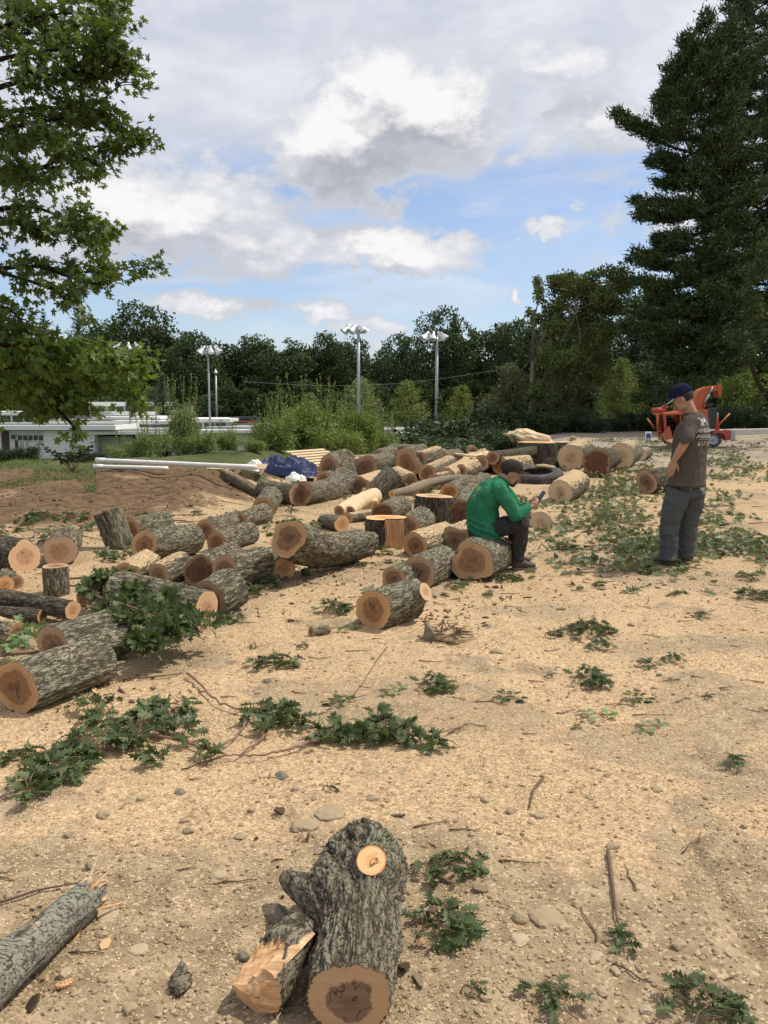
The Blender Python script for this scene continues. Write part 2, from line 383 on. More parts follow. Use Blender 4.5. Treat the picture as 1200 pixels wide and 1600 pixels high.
def bark_mat(name, dust=0.0, lichen=0.5, dark=1.0, fiss=1.0, tone=(0.30, 0.265, 0.185), stretch=(0.16, 1, 1)):
    m, t = new_mat(name)
    tc = t.n('ShaderNodeTexCoord').outputs[3]; rnd = t.n('ShaderNodeObjectInfo').outputs['Random']
    off = t.n('ShaderNodeVectorMath', operation='ADD', ins={0: tc, 1: t.n('ShaderNodeCombineXYZ', ins={0: t.m('MULTIPLY', rnd, 31.0), 1: 0.0, 2: 0.0}).outputs[0]}).outputs[0]
    wob = t.n('ShaderNodeVectorMath', operation='MULTIPLY_ADD', ins={0: t.noise(off, 9.0, 3, 0.5, color=True), 1: (0.10, 0.045, 0.045), 2: off}).outputs[0]
    st = t.scale(wob, stretch)
    e1 = t.m('ABSOLUTE', t.m('SUBTRACT', t.noise(st, 66.0, 3, 0.55), 0.5)); n1 = t.noise(t.scale(wob, tuple(min(1, q * 1.9) for q in stretch)), 60.0, 5, 0.7); n2 = t.noise(off, 14.0, 5, 0.6)
    crack = t.ramp(e1, 0.0, 0.075 * fiss)
    at = t.n('ShaderNodeAttribute', attribute_name='ridge').outputs[2]
    ridge = t.m('MULTIPLY', crack, t.ramp(at, 0.05, 0.6, 0.15, 1.0))
    base = t.mix(n1, tuple(c * .68 * dark for c in tone), tuple(min(c * 1.22 * dark, .8) for c in tone))
    c = t.mix(ridge, (0.075 * dark, 0.060 * dark, 0.043 * dark), base)
    lm = t.m('MULTIPLY', t.m('MULTIPLY', t.ramp(t.noise(off, 5.0, 6, 0.7), 0.62 - .2 * lichen, 0.70 - .12 * lichen), t.ramp(n1, 0.35, 0.6)), t.m('MULTIPLY', ridge, 0.62))
    c = t.mix(lm, c, t.mix(n2, (0.20, 0.225, 0.135), (0.33, 0.355, 0.235)))
    if dust > 0:
        nz = t.n('ShaderNodeSeparateXYZ', ins={0: t.n('ShaderNodeNewGeometry').outputs['True Normal']}).outputs[2]
        dm = t.ramp(t.m('ADD', nz, t.m('MULTIPLY', t.m('SUBTRACT', n2, 0.5), 1.2)), 1.15 - dust * .75, 1.4 - dust * .75)
        c = t.mix(dm, c, t.mix(n1, (0.50, 0.36, 0.20), (0.68, 0.50, 0.30)))
    hgt = t.m('ADD', t.m('MULTIPLY', crack, 1.0), t.m('MULTIPLY', n1, 0.7))
    finish(t, c, 0.92, t.bump(hgt, 0.8, 0.012), 0.15)
    return m
def wood_mat(name, heart=(0.27, 0.145, 0.068), sap=(0.46, 0.265, 0.125), edge=(0.52, 0.325, 0.16), rough=0.75, heart_r=0.62, stain=0.4):
    m, t = new_mat(name)
    tc = t.n('ShaderNodeTexCoord').outputs[3]; rnd = t.n('ShaderNodeObjectInfo').outputs['Random']
    rn = t.n('ShaderNodeAttribute', attribute_name='rad').outputs[2]
    off = t.n('ShaderNodeVectorMath', operation='ADD', ins={0: tc, 1: t.n('ShaderNodeCombineXYZ', ins={0: t.m('MULTIPLY', rnd, 57.0), 1: t.m('MULTIPLY', rnd, 23.0), 2: 0.0}).outputs[0]}).outputs[0]
    wn = t.noise(off, 7.0, 4, 0.6); wf = t.noise(off, 30.0, 4, 0.6)
    rw = t.m('ADD', rn, t.m('MULTIPLY', t.m('SUBTRACT', wn, 0.5), 0.55))
    rings = t.m('SINE', t.m('MULTIPLY', t.m('ADD', rn, t.m('MULTIPLY', wn, 0.10)), 150.0))
    saw = t.noise(t.scale(off, (1, 5, 26)), 3.0, 3, 0.6)
    hm = t.ramp(rw, heart_r - .03, heart_r + .05)
    c = t.mix(hm, heart, sap)
    c = t.mix(t.ramp(rw, 0.80, 0.98), c, edge)
    core = t.ramp(t.m('ADD', rn, t.m('MULTIPLY', t.m('SUBTRACT', wn, 0.5), 1.0)), 0.10, 0.32)
    c = t.mix(t.m('MULTIPLY', t.m('SUBTRACT', 1.0, core), stain), c, (0.075, 0.04, 0.025))
    c = t.mix(t.m('MULTIPLY', t.ramp(rings, 0.2, 1.0), 0.16), c, (0.24, 0.12, 0.055))
    c = t.mix(t.m('MULTIPLY', t.ramp(saw, 0.45, 0.75), 0.10), c, (0.80, 0.60, 0.40))
    c = t.mix(t.m('MULTIPLY', t.ramp(wf, 0.55, 0.8), 0.22), c, (0.20, 0.10, 0.05))
    ck = t.m('ABSOLUTE', t.m('SUBTRACT', t.noise(off, 9.0, 3, 0.6, 0.8), 0.5))
    ckm = t.m('MULTIPLY', t.ramp(ck, 0.016, 0.005), t.ramp(rn, 0.7, 0.3))
    c = t.mix(t.m('MULTIPLY', ckm, 0.8), c, (0.04, 0.022, 0.014))
    c = t.mix(t.ramp(rn, 0.965, 0.995), c, (0.10, 0.06, 0.038))
    hv = t.n('ShaderNodeHueSaturation', ins={'Hue': 0.5, 'Saturation': t.ramp(rnd, 0, 1, 0.85, 1.05, False), 'Value': t.ramp(rnd, 0, 1, 0.82, 1.12, False), 'Color': c}).outputs[0]
    h = t.m('ADD', t.m('MULTIPLY', saw, 0.6), t.m('ADD', wf, t.m('MULTIPLY', ckm, -1.5)))
    finish(t, hv, rough, t.bump(h, 0.45, 0.004), 0.2)
    return m
def split_mat(name, a=(0.42, 0.24, 0.12), b=(0.72, 0.50, 0.29), axis=0):
    m, t = new_mat(name)
    tc = t.n('ShaderNodeTexCoord').outputs[3]
    sc = [60, 60, 60]; sc[axis] = 4
    n = t.noise(t.scale(tc, tuple(sc)), 1.0, 5, 0.65); n2 = t.noise(tc, 9.0, 4, 0.6)
    c = t.mix(t.ramp(n, 0.3, 0.7), a, b); c = t.mix(t.m('MULTIPLY', t.ramp(n2, 0.5, 0.75), 0.5), c, tuple(q * .6 for q in a))
    finish(t, c, 0.75, t.bump(n, 0.8, 0.006), 0.2)
    return m
def leaf_mat(name, a, b, under=None, rough=0.5, trans=0.25, sat_obj=0.0, spec=0.35, huevar=0.0):
    m, t = new_mat(name)
    geo = t.n('ShaderNodeNewGeometry'); rp = geo.outputs['Random Per Island']; rnd = t.n('ShaderNodeObjectInfo').outputs['Random']
    tc = t.n('ShaderNodeTexCoord').outputs[3]
    f = t.m('ADD', t.m('MULTIPLY', rp, 0.75), t.m('MULTIPLY', t.noise(tc, 1.7, 3, 0.5), 0.5))
    c = t.mix(t.m('MINIMUM', f, 1.0), a, b)
    if under: c = t.mix(t.m('MULTIPLY', geo.outputs['Backfacing'], 0.8), c, under)
    if sat_obj > 0:
        c = t.n('ShaderNodeHueSaturation', ins={'Hue': t.ramp(rnd, 0, 1, 0.5 - huevar, 0.5 + huevar, False), 'Saturation': t.ramp(rnd, 0, 1, 1.1, 0.85, False), 'Value': t.ramp(rnd, 0, 1, 1 - sat_obj, 1 + sat_obj, False), 'Color': c}).outputs[0]
    tcol = t.mix(0.5, c, (0.30, 0.42, 0.04)) if trans else None
    finish(t, c, rough, None, spec, trans=trans, tcol=tcol)
    return m
def plain_mat(name, c, rough=0.6, var=0.12, scale=8.0, spec=0.4, metal=0.0, bump=0.0, dirt=None, dirt_amt=0.4):
    m, t = new_mat(name)
    tc = t.n('ShaderNodeTexCoord').outputs[3]
    n = t.noise(tc, scale, 5, 0.6)
    cc = t.mix(n, tuple(q * (1 - var) for q in c), tuple(min(q * (1 + var), 1) for q in c))
    if dirt: cc = t.mix(t.m('MULTIPLY', t.ramp(t.noise(tc, scale * .6, 6, 0.7), 0.48, 0.72), dirt_amt), cc, dirt)
    nn = t.bump(t.noise(tc, scale * 6, 4, 0.6), bump, 0.01) if bump else None
    finish(t, cc, rough, nn, spec, metal)
    return m
def cloth_mat(name, c, fade=None, scale=7.0, dust=0.25):
    m, t = new_mat(name)
    tc = t.n('ShaderNodeTexCoord').outputs[3]
    n = t.noise(tc, scale, 5, 0.6); nf = t.noise(t.scale(tc, (1, 1, .55)), 15.0, 4, 0.55, 0.6); wv = t.noise(tc, 380.0, 2, 0.6)
    cc = t.mix(n, tuple(q * .78 for q in c), tuple(min(1, q * 1.2) for q in c))
    if fade: cc = t.mix(t.m('MULTIPLY', t.ramp(nf, 0.48, 0.72), dust * 1.6), cc, fade)
    h = t.m('ADD', t.m('MULTIPLY', nf, 1.0), t.m('MULTIPLY', wv, 0.12))
    finish(t, cc, 0.95, t.bump(h, 1.0, 0.045), 0.08)
    return m

M = {}
M['ground'] = mat_ground()
M['bark'] = bark_mat('oak_bark', 0, 0.45)
M['bark_lichen'] = bark_mat('oak_bark_lichen', 0, 1.0)
M['bark_dust'] = bark_mat('oak_bark_sawdust', 0.55, 0.3)
M['bark_heavy'] = bark_mat('oak_bark_thick_sawdust', 1.0, 0.2)
M['bark_dark'] = bark_mat('dark_bark', 0, 0.15, 0.55)
M['bark_tree'] = bark_mat('tree_bark', 0, 0.2, 0.5)
M['bark_smooth'] = bark_mat('smooth_branch_bark', 0.25, 0.3, 1.0, 0.3, (0.27, 0.22, 0.15))
M['bark_grey'] = bark_mat('weathered_grey_bark', 0.1, 0.75, 0.9, 0.45, (0.28, 0.255, 0.21))
M['face'] = wood_mat('cut_oak')
M['face_dark'] = wood_mat('cut_oak_shaded', (0.22, 0.118, 0.058), (0.41, 0.24, 0.12), (0.48, 0.30, 0.155), heart_r=0.66, stain=0.7)  # browner copy: shade on ends turned from the sun painted in, with heart stain
M['face_bright'] = wood_mat('cut_oak_lit', (0.52, 0.27, 0.11), (0.66, 0.38, 0.18), (0.70, 0.44, 0.22), heart_r=0.5, stain=0.12)  # lighter orange copy: sunlight on the lit ends put into the colour
M['face_pale'] = wood_mat('cut_oak_pale', (0.50, 0.34, 0.20), (0.56, 0.42, 0.26), (0.50, 0.40, 0.27), heart_r=0.4, stain=0.15)
M['face_burnt'] = wood_mat('cut_oak_rotten', (0.11, 0.045, 0.022), (0.27, 0.14, 0.07), (0.28, 0.17, 0.095), heart_r=0.85, stain=1.0)
M['split'] = split_mat('split_wood'); M['split_z'] = split_mat('split_wood_upright', (0.48, 0.245, 0.11), (0.70, 0.42, 0.22), axis=2)
M['pale_wood'] = split_mat('debarked_wood', (0.50, 0.36, 0.20), (0.76, 0.60, 0.39))
M['plank'] = plain_mat('sawn_plank', (0.60, 0.46, 0.28), 0.8, 0.2, 12)
M['oak_leaf'] = leaf_mat('oak_leaf', (0.024, 0.040, 0.014), (0.080, 0.108, 0.038), (0.15, 0.185, 0.09), 0.5, 0.12, spec=0.22)
M['oak_leaf_pale'] = leaf_mat('oak_leaf_pale', (0.08, 0.15, 0.05), (0.20, 0.30, 0.12), (0.25, 0.33, 0.18), 0.5, 0.15)
M['litter'] = leaf_mat('leaf_litter', (0.030, 0.048, 0.020), (0.17, 0.185, 0.09), (0.24, 0.27, 0.15), 0.55, 0.1, spec=0.2)
M['maple'] = leaf_mat('maple_leaf', (0.020, 0.044, 0.011), (0.075, 0.125, 0.024), None, 0.5, 0.22)
M['tree_a'] = leaf_mat('far_oak_foliage', (0.020, 0.038, 0.013), (0.075, 0.115, 0.04), None, 0.7, 0.06, 0.28, 0.2, 0.018)
M['tree_fir'] = leaf_mat('pine_needles', (0.020, 0.038, 0.016), (0.085, 0.130, 0.050), None, 0.65, 0.0, 0.15, 0.2)
M['tree_lite'] = leaf_mat('young_larch_foliage', (0.15, 0.20, 0.05), (0.34, 0.40, 0.12), None, 0.6, 0.15, 0.12, 0.2)
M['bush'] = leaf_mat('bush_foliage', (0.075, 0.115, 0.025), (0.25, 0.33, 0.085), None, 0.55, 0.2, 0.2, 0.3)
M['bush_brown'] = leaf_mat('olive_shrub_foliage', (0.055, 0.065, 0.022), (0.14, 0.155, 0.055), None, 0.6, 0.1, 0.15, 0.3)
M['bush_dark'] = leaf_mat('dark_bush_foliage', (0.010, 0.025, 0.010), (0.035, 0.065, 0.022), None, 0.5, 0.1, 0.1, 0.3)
M['grass'] = leaf_mat('grass_blade', (0.05, 0.09, 0.02), (0.15, 0.20, 0.06), None, 0.6, 0.2)
M['twig'] = plain_mat('twig', (0.13, 0.08, 0.05), 0.8, 0.3, 30)
M['twig_red'] = plain_mat('reddish_branch', (0.22, 0.13, 0.09), 0.75, 0.3, 30)
M['stone'] = plain_mat('field_stone', (0.36, 0.275, 0.175), 0.9, 0.25, 14, spec=0.08, bump=0.4, dirt=(0.22, 0.15, 0.09))
M['stone_grey'] = plain_mat('grey_stone', (0.21, 0.18, 0.14), 0.9, 0.25, 14, spec=0.08, bump=0.4, dirt=(0.30, 0.22, 0.13))
M['stone_pale'] = plain_mat('pale_stone', (0.43, 0.34, 0.225), 0.9, 0.2, 14, spec=0.08, bump=0.3, dirt=(0.36, 0.27, 0.17))

g_o = mesh_np('ground', np.stack([gx, gy, ghz], -1), [q], M['ground'], attrs={'zones': ('FLOAT_COLOR', colattr)})
tag(g_o, kind='structure')
# ------------------------------------------------------------------ logs
rng = np.random.RandomState(11)
def cut_disc(name, ring, mat, parent, axis_out, rings=7, bulge=0.0):
    """disc filling a closed ring of points; attribute rad 0 centre .. 1 rim"""
    ring = np.asarray(ring); n = len(ring); c = ring.mean(0)
    V = [c[None]]; rad = [np.zeros(1)]
    for k in range(1, rings + 1):
        t = k / rings
        V.append(c + (ring - c) * t + np.asarray(axis_out) * bulge * (1 - t * t)); rad.append(np.full(n, t))
    V = np.vstack(V); rad = np.concatenate(rad)
    i = np.arange(n); j = (i + 1) % n
    tri = np.stack([np.zeros(n, int), 1 + i, 1 + j], 1)
    qs = []
    for k in range(1, rings):
        a = 1 + (k - 1) * n; b = 1 + k * n
        qs.append(np.stack([a + i, b + i, b + j, a + j], 1))
    o = mesh_np(name, V, [tri] + ([np.vstack(qs)] if qs else []), mat, parent, smooth=False, attrs={'rad': ('FLOAT', rad)})
    me = o.data
    if me.polygons[0].normal.dot(Vector(axis_out)) < 0: me.flip_normals()
    return o

def bark_surface(L, r0, r1, nx, nth, seed, amp, lobes=0.07, bend=(0, 0), ext=0.0, swell=None):
    """rows of ring points along +X from -L/2 to L/2 and a ridge attribute"""
    x = np.linspace(-L / 2, L / 2, nx); th = np.linspace(0, 2 * np.pi, nth, endpoint=False)
    X, T = np.meshgrid(x, th, indexing='ij')
    t = (X / L + .5)
    r = r0 + (r1 - r0) * t
    so = seed * 7.31
    cc, ss = np.cos(T), np.sin(T)
    rq = np.random.RandomState(seed * 13 + 5); low = 0
    for k in (2, 3, 4, 5, 7): low = low + (rq.rand() * .9 + .3) / k * np.cos(k * T + rq.rand() * 6.28 + X * (rq.rand() - .5) * 3)
    low = low * .8 + (fbm(cc * 1.1 + so, ss * 1.1 + so, X * 2.2, 2) - .5)
    r = r * (1 + lobes * 1.8 * low)
    if swell is not None: r = r * (1 + swell(t, T))
    # furrowed bark: long ridges
    rw = max(r0, .06)
    u, v_ = cc * rw, ss * rw
    wob = (fbm(u * 12 + so, v_ * 12, X * 6, 2) - .5)
    a = fbm(u * 60 + so + wob * 1.8, v_ * 60, X * 8.5 + wob * 1.2, 2, .6)
    rid = 1 - np.abs(2 * a - 1) * 1.9
    rid = np.clip(rid, -0.6, 1)
    b = fbm(u * 110 + so, v_ * 110, X * 45, 2)
    ridge = 1 - np.clip(rid, 0, 1)           # 1 on plates, 0 in furrows
    r = r + amp * (ridge - .6) + amp * .45 * (b - .5)
    Y, Z = r * cc, r * ss
    Y = Y + bend[0] * np.sin(np.pi * t) * L; Z = Z + bend[1] * np.sin(np.pi * t) * L
    return np.stack([X, Y, Z], -1), ridge

def grid_faces(nx, n, base=0, flip=False):
    idx = base + np.arange(nx * n).reshape(nx, n)
    q = np.stack([idx[:-1], np.roll(idx, -1, 1)[:-1], np.roll(idx, -1, 1)[1:], idx[1:]], -1).reshape(-1, 4)
    return q[:, ::-1] if flip else q

def frame(ax, roll=0.0):
    x = Vector(ax).normalized(); z = Vector((0, 0, 1)); z = (z - x * z.dot(x))
    if z.length < .05: z = Vector((0, 1, 0)) - x * x.y
    z.normalize(); y = z.cross(x)
    m = Matrix((x, y, z)).transposed()
    return m @ Matrix.Rotation(roll, 3, 'X')
def solve(p, lift=0.0):
    px, py, rp = p[:3]; r = .15; z = 0
    for _ in range(12):
        q = at_z(px, py, z + r + lift); dep = (q - CAMP) @ np.array([0, math.cos(PITCH), -math.sin(PITCH)])
        r = rp * dep / F; z = float(ground(q[0], q[1], True))
    return q, r
LOGN = [0]
def log(A, B, label, lift=0.0, liftB=None, bark='bark', face='face', faceB=None, name='oak_log', group='felled oak logs lying on the sawdust',
        lobes=0.07, bend=(0, 0), stubs=(), roll=None, cat='log', amp=None, slant=0.0, swell=None):
    LOGN[0] += 1; seed = LOGN[0]
    gk = 1.07; A = (A[0], A[1], A[2] * gk); B = (B[0], B[1], B[2] * gk)
    a, ra = solve(A, lift); b, rb = solve(B, lift if liftB is None else liftB)
    sink = 0.02 * min(1, ra / .15)
    a[2] -= sink; b[2] -= sink
    mid = (a + b) / 2; ax = b - a; L = float(np.linalg.norm(ax)); dist = float(np.linalg.norm(mid - CAMP))
    mfr = frame(ax)
    rollv = (seed * 1.7) % 6.28 if roll is None else roll
    rot = mfr @ Matrix.Rotation(rollv, 3, 'X')
    rm = (ra + rb) / 2
    base = Vector((mid[0], mid[1], mid[2] - rm))
    root = empty(name, base, 0, label, cat, group)
    root.rotation_mode = 'QUATERNION'; root.rotation_quaternion = rot.to_quaternion()
    off = np.array(rot.transposed() @ Vector((0, 0, rm)))
    nth = int(np.clip(2 * np.pi * rm / (0.0016 * dist + .001), 40, 260)); nx = int(np.clip(L / (0.003 * dist + .002), 12, 150))
    amp_ = (0.011 * min(1.2, rm / .15) if amp is None else amp)
    P_, ridge = bark_surface(L, ra, rb, nx, nth, seed, amp_, lobes, bend, swell=swell)
    # slightly slanted saw cuts
    sl = (rng.rand(2) - .5) * .18
    tt = (P_[:, :, 0] / L + .5)
    P_[:, :, 0] += (1 - tt) * sl[0] * P_[:, :, 1] + tt * sl[1] * P_[:, :, 2] + slant * P_[:, :, 2] * (1 - tt)
    P_ = P_ + off
    bk = mesh_np('bark', P_.reshape(-1, 3), [grid_faces(nx, nth, flip=True)], M[bark], root, attrs={'ridge': ('FLOAT', ridge.ravel())})
    cut_disc('cut_face', P_[0], M[face], root, (-1, 0, 0)); cut_disc('cut_face', P_[-1], M[faceB or 'face_dark'], root, (1, 0, 0))
    for (t, ang, sr, sl_, fm) in stubs:     # position along the log, world angle round it (0 = up, + = towards camera side), radius, length
        c = np.array([(t - .5) * L, 0, 0]) + off
        dl = Vector((0, -math.sin(ang), math.cos(ang)))       # in un-rolled frame: z up, y = left of axis
        dl = np.array(Matrix.Rotation(-rollv, 3, 'X') @ dl)
        rloc = ra + (rb - ra) * t
        pts = [c + dl * rloc * .6, c + dl * (rloc * .9), c + dl * (rloc + sl_ * .6), c + dl * (rloc + sl_)]
        mb = MB(); mb.tube(pts, [sr * 1.5, sr * 1.3, sr * 1.08, sr], 28, up=(1, 0, 0))
        V = mb.v[0].reshape(4, 28, 3)
        st = mesh_np('branch_stub', V.reshape(-1, 3), [grid_faces(4, 28)], M[bark], root, attrs={'ridge': ('FLOAT', np.ones(4 * 28))})
        cut_disc('cut_face', V[-1] + dl * .002, M[fm], st, dl)
    return root
def stump(px, py, rp, hp, label, bark='bark', face='face_bright', lean=(0, 0), name='upright_log', cat='log', group=None, flare=0.12, split=None, lobes=.09, slanttop=0.0, side_notch=False):
    """upright section: base centre pixel (contact), pixel radius, pixel height"""
    LOGN[0] += 1; seed = LOGN[0]
    g0 = at_g(px, py); dep = g0[1] * math.cos(PITCH) + (EYE - g0[2]) * math.sin(PITCH)
    r = rp * dep / F; H = hp * dep / F
    g0 = g0 + np.array([0, r * .6, 0]); g0[2] = gz(g0[0], g0[1])
    root = empty(name, (g0[0], g0[1], g0[2] - .01), 0, label, cat, group)
    ax = Vector((lean[0], lean[1], 1)).normalized(); rot = Vector((1, 0, 0)).rotation_difference(ax)
    root.rotation_mode = 'QUATERNION'; root.rotation_quaternion = rot
    nth = int(np.clip(2 * np.pi * r / (0.0016 * dep), 48, 220)); nx = int(np.clip(H / (0.003 * dep), 12, 90))
    P_, ridge = bark_surface(H + .02, r * (1 + flare), r, nx, nth, seed, .011 * min(1.5, r / .15), lobes)
    P_[:, :, 0] += H / 2
    tt = np.clip(P_[:, :, 0] / H, 0, 1)
    P_[:, :, 0] += tt * slanttop * P_[:, :, 1]
    # local axes after rotation: x -> up
    inv = rot.to_matrix().transposed()
    camdir = np.array(inv @ Vector((-g0[0], -g0[1], 0)).normalized())
    bk = mesh_np('bark', P_.reshape(-1, 3), [grid_faces(nx, nth, flip=True)], M[bark], root, attrs={'ridge': ('FLOAT', ridge.ravel())})
    cut_disc('cut_face', P_[-1], M[face], root, (1, 0, 0))
    return root, P_, r, H

# --- left foreground to middle
log((24, 1070, 41), (152, 1026, 38), 'large thick log lying at the left edge nearest the camera, brown cut end facing left', bark='bark_lichen', face='face_dark', lobes=.08)
log((84, 1012, 38), (182, 985, 37), 'lichen covered log lying directly behind the nearest left log', bark='bark_lichen', face='face_dark', lobes=.10)
log((322, 952, 30), (185, 925, 33), 'long log with an orange right end half hidden under a leafy oak bough', bark='bark_lichen', face='face_bright')
log((325, 934, 31), (361, 915, 32), 'short pale green lichened log with dark cut end beside the orange log end', bark='bark_lichen', face='face_dark')
log((312, 890, 25), (362, 870, 24), 'log with blackish heartwood end and a small fresh knot on top', face='face_burnt', stubs=((.85, -.1, .018, .012, 'face_bright'),))
log((352, 892, 27), (408, 880, 27), 'furrowed log wedged behind the pale lichened log', face='face_dark')
log((443, 886, 19), (418, 878, 17), 'wedge shaped orange faced offcut under the big bent log', face='face_bright', lobes=.16)
log((398, 868, 14), (436, 862, 14), 'sawdust dusted log lying behind the furrowed log on the left heap', bark='bark_dust', face='face')
log((248, 896, 19), (284, 880, 21), 'pale barked short log with narrow brown end facing forward', bark='bark_dust', face='face')
log((199, 896, 20), (232, 876, 19), 'short log thickly dusted with sawdust in front of the grey pair', bark='bark_heavy', face='face_dark')
log((225, 849, 23), (298, 840, 23), 'stout grey log with dark narrow end beside the leaning upright log', bark='bark_lichen', face='face_dark', lobes=.05, lift=.10, liftB=0, slant=.2)
log((207, 824, 17), (262, 814, 17), 'grey log with lichen lying right behind the stout grey log', bark='bark_lichen', face='face_dark')
stump(186, 858, 22, 62, 'upright log leaning to the left beside the brown bank', lean=(-.36, .05), face='face_bright', flare=0.0, group=None)
log((39, 866, 25), (-34, 858, 26), 'dark barked log at the left edge with a pear shaped orange end', bark='bark_dark', face='face_bright', lobes=.13)
log((93, 859, 24), (103, 842, 22), 'end-on log with round orange face beside the pear shaped end', face='face_bright', lobes=.08)
stump(84, 932, 20, 45, 'short upright log standing between the orange ends and the dark limb', flare=0.0, face='face')
log((114, 951, 14), (0, 932, 14), 'dark limb with a bright pointed end lying across the left side', bark='bark_dark', face='face_bright', lift=.07, amp=.006, name='oak_limb', cat='limb', group='cut oak limbs')
log((66, 962, 11), (-20, 958, 12), 'thin dark limb lying under the dark limb with the bright end', bark='bark_dark', face='face_dark', amp=.005, name='oak_limb', cat='limb', group='cut oak limbs')
log((129, 935, 12), (152, 925, 12), 'small log with a reddish brown end just behind the bright pointed end', face='face_dark')
log((146, 954, 15), (182, 948, 16), 'short rough log squeezed between the dark limb and the leafy bough', bark='bark_lichen', face='face_dark')
log((6, 914, 16), (-24, 900, 17), 'orange faced log cut off by the left edge below the dark barked log', face='face_bright')
log((25, 909, 11), (8, 897, 10), 'small round ended log tucked against the orange faced log at the left edge', face='face')
log((26, 990, 20), (-30, 975, 20), 'half peeled weathered log at the left edge behind the nearest log', bark='bark_dust', face='face')
log((321, 827, 16), (372, 810, 14), 'grey log with rounded brown end at the foot of the row climbing to the tarp', face='face_dark')
log((338, 846, 16), (389, 830, 17), 'grey log with sunken dark end in front of the row climbing to the tarp', face='face_dark')
log((374, 814, 14), (412, 800, 15), 'middle log of the row climbing towards the blue tarp', face='face_dark')
log((412, 794, 17), (424, 774, 16), 'uppermost log of the row with a small pale knot on its right side', face='face_dark', stubs=((.45, .95, .022, .03, 'face_bright'),))
log((411, 763, 14), (466, 771, 17), 'log with a rounded brown end lying below the blue tarp', face='face_dark')
# --- centre
log((451, 838, 28), (562, 848, 26), 'big bent log in the centre with wide cracked brown end facing left', face='face_dark', lobes=.12, bend=(0.0, -.05), lift=.30, liftB=0, roll=0.4)
log((470, 769, 19), (540, 748, 19), 'long furrowed log rising to the right behind the pale forked limb', face='face_dark', bend=(0, -.05), roll=0)
stump(545, 752, 19, 44, 'crotch log standing up behind the long furrowed log', bark='bark', face='face_dark', lean=(-.30, .1), flare=.0, lobes=.12)
log((514, 730, 18), (538, 722, 19), 'log with a shaded end leaning on the upright crotch log beside the pallet', bark='bark', face='face_dark', lift=.10, lobes=.1)
log((588, 772, 20), (617, 742, 21), 'steeply tilted grey log propped up behind the pale forked limb', face='face_dark', lift=0.0, liftB=.28)
log((598, 802, 18), (624, 790, 18), 'log with dark ringed end directly behind the half split upright log', face='face_burnt')
log((638, 820, 17), (662, 808, 18), 'low log with a brown end right of the half split upright log', bark='bark_lichen', face='face_dark')
log((534, 817, 13), (505, 812, 10), 'small reddish ended log behind the big bent log', face='face_bright')
log((545, 808, 8), (588, 802, 9), 'thin peeled limb lying behind the big bent log', bark='bark_heavy', face='face_bright', amp=.003, name='oak_limb', cat='limb', group='cut oak limbs')
log((570, 730, 19), (604, 722, 17), 'log with large round brown end behind the tilted grey log', face='face_dark')
log((562, 757, 14), (594, 746, 13), 'sawdust dusted log with brown end under the tilted grey log', bark='bark_heavy', face='face_dark')
log((636, 724, 20), (660, 714, 21), 'log with a pointed wedge shaped end in the middle of the heap', face='face', lobes=.2, lift=.05)
log((618, 742, 14), (640, 752, 13), 'pale dusty log below the wedge ended log', bark='bark_heavy', face='face')
log((667, 738, 13), (700, 724, 13), 'round ended brown log to the right of the wedge ended log', bark='bark_dust', face='face_dark')
log((697, 744, 14), (728, 730, 15), 'split topped log with pale upper side right of the round ended brown log', bark='bark_heavy', face='face_dark')
log((702, 768, 14), (726, 756, 14), 'dark grey log behind the upright log left of the seated man', bark='bark', face='face_dark')
log((734, 764, 14), (756, 751, 14), 'grey log whose end is hidden behind the seated man', bark='bark', face='face')
log((692, 713, 9), (716, 709, 9), 'low log at the back of the heap beside the smallest round end', face='face_dark')
log((718, 698, 7), (739, 704, 8), 'smallest log at the back of the heap with an orange round end facing left', bark='bark_smooth', face='face')
log((613, 702, 10), (640, 703, 9), 'dark log lying at the far back edge of the heap by the weeds', face='face_dark')
log((603, 719, 9), (626, 716, 9), 'small reddish log between the two large ends at the back of the heap', face='face_bright')
log((667, 712, 8), (690, 720, 8), 'narrow log dusted yellow lying behind the round ended brown log', bark='bark_heavy', face='face')
log((782, 727, 14), (822, 724, 14), 'bark covered slab log behind the seated man and below the dark limb', bark='bark_heavy', face='face')
log((722, 800, 20), (738, 776, 21), 'lichened log with a dark red hollow end leaning behind the seated man', bark='bark_lichen', face='face_burnt', lobes=.1)
log((649, 850, 21), (700, 834, 20), 'log with cracked brown end and sawdust heaped on its top', bark='bark_heavy', face='face_dark', lobes=.1)
log((712, 843, 21), (736, 828, 19), 'log with a notched dark end just behind the seat log', bark='bark_dust', face='face_dark', lobes=.2)
SEAT = log((738, 874, 31), (776, 858, 27), 'stout squarish ended log that the man in green sits on', bark='bark_lichen', face='face', lobes=.13, roll=2.2)
log((655, 892, 25), (698, 874, 24), 'long lichened log leading up to the seat log', bark='bark_lichen', face='face_dark')
log((615, 902, 19), (641, 892, 20), 'low log behind the round knotted log in the open sawdust', bark='bark_lichen', face='face_dark')
log((583, 949, 31), (640, 930, 30), 'log lying in the open sawdust with a bright sawn branch stub on its right', bark='bark_lichen', face='face', lobes=.1,
    stubs=((.80, 1.15, .072, .07, 'face_bright'),), roll=1.0)
log((486, 986, 8), (512, 983, 7), 'short stick-like log piece in front of the leafy sprig in the centre', bark='bark_smooth', face='face', amp=.002, name='oak_limb', cat='limb', group='cut oak limbs')
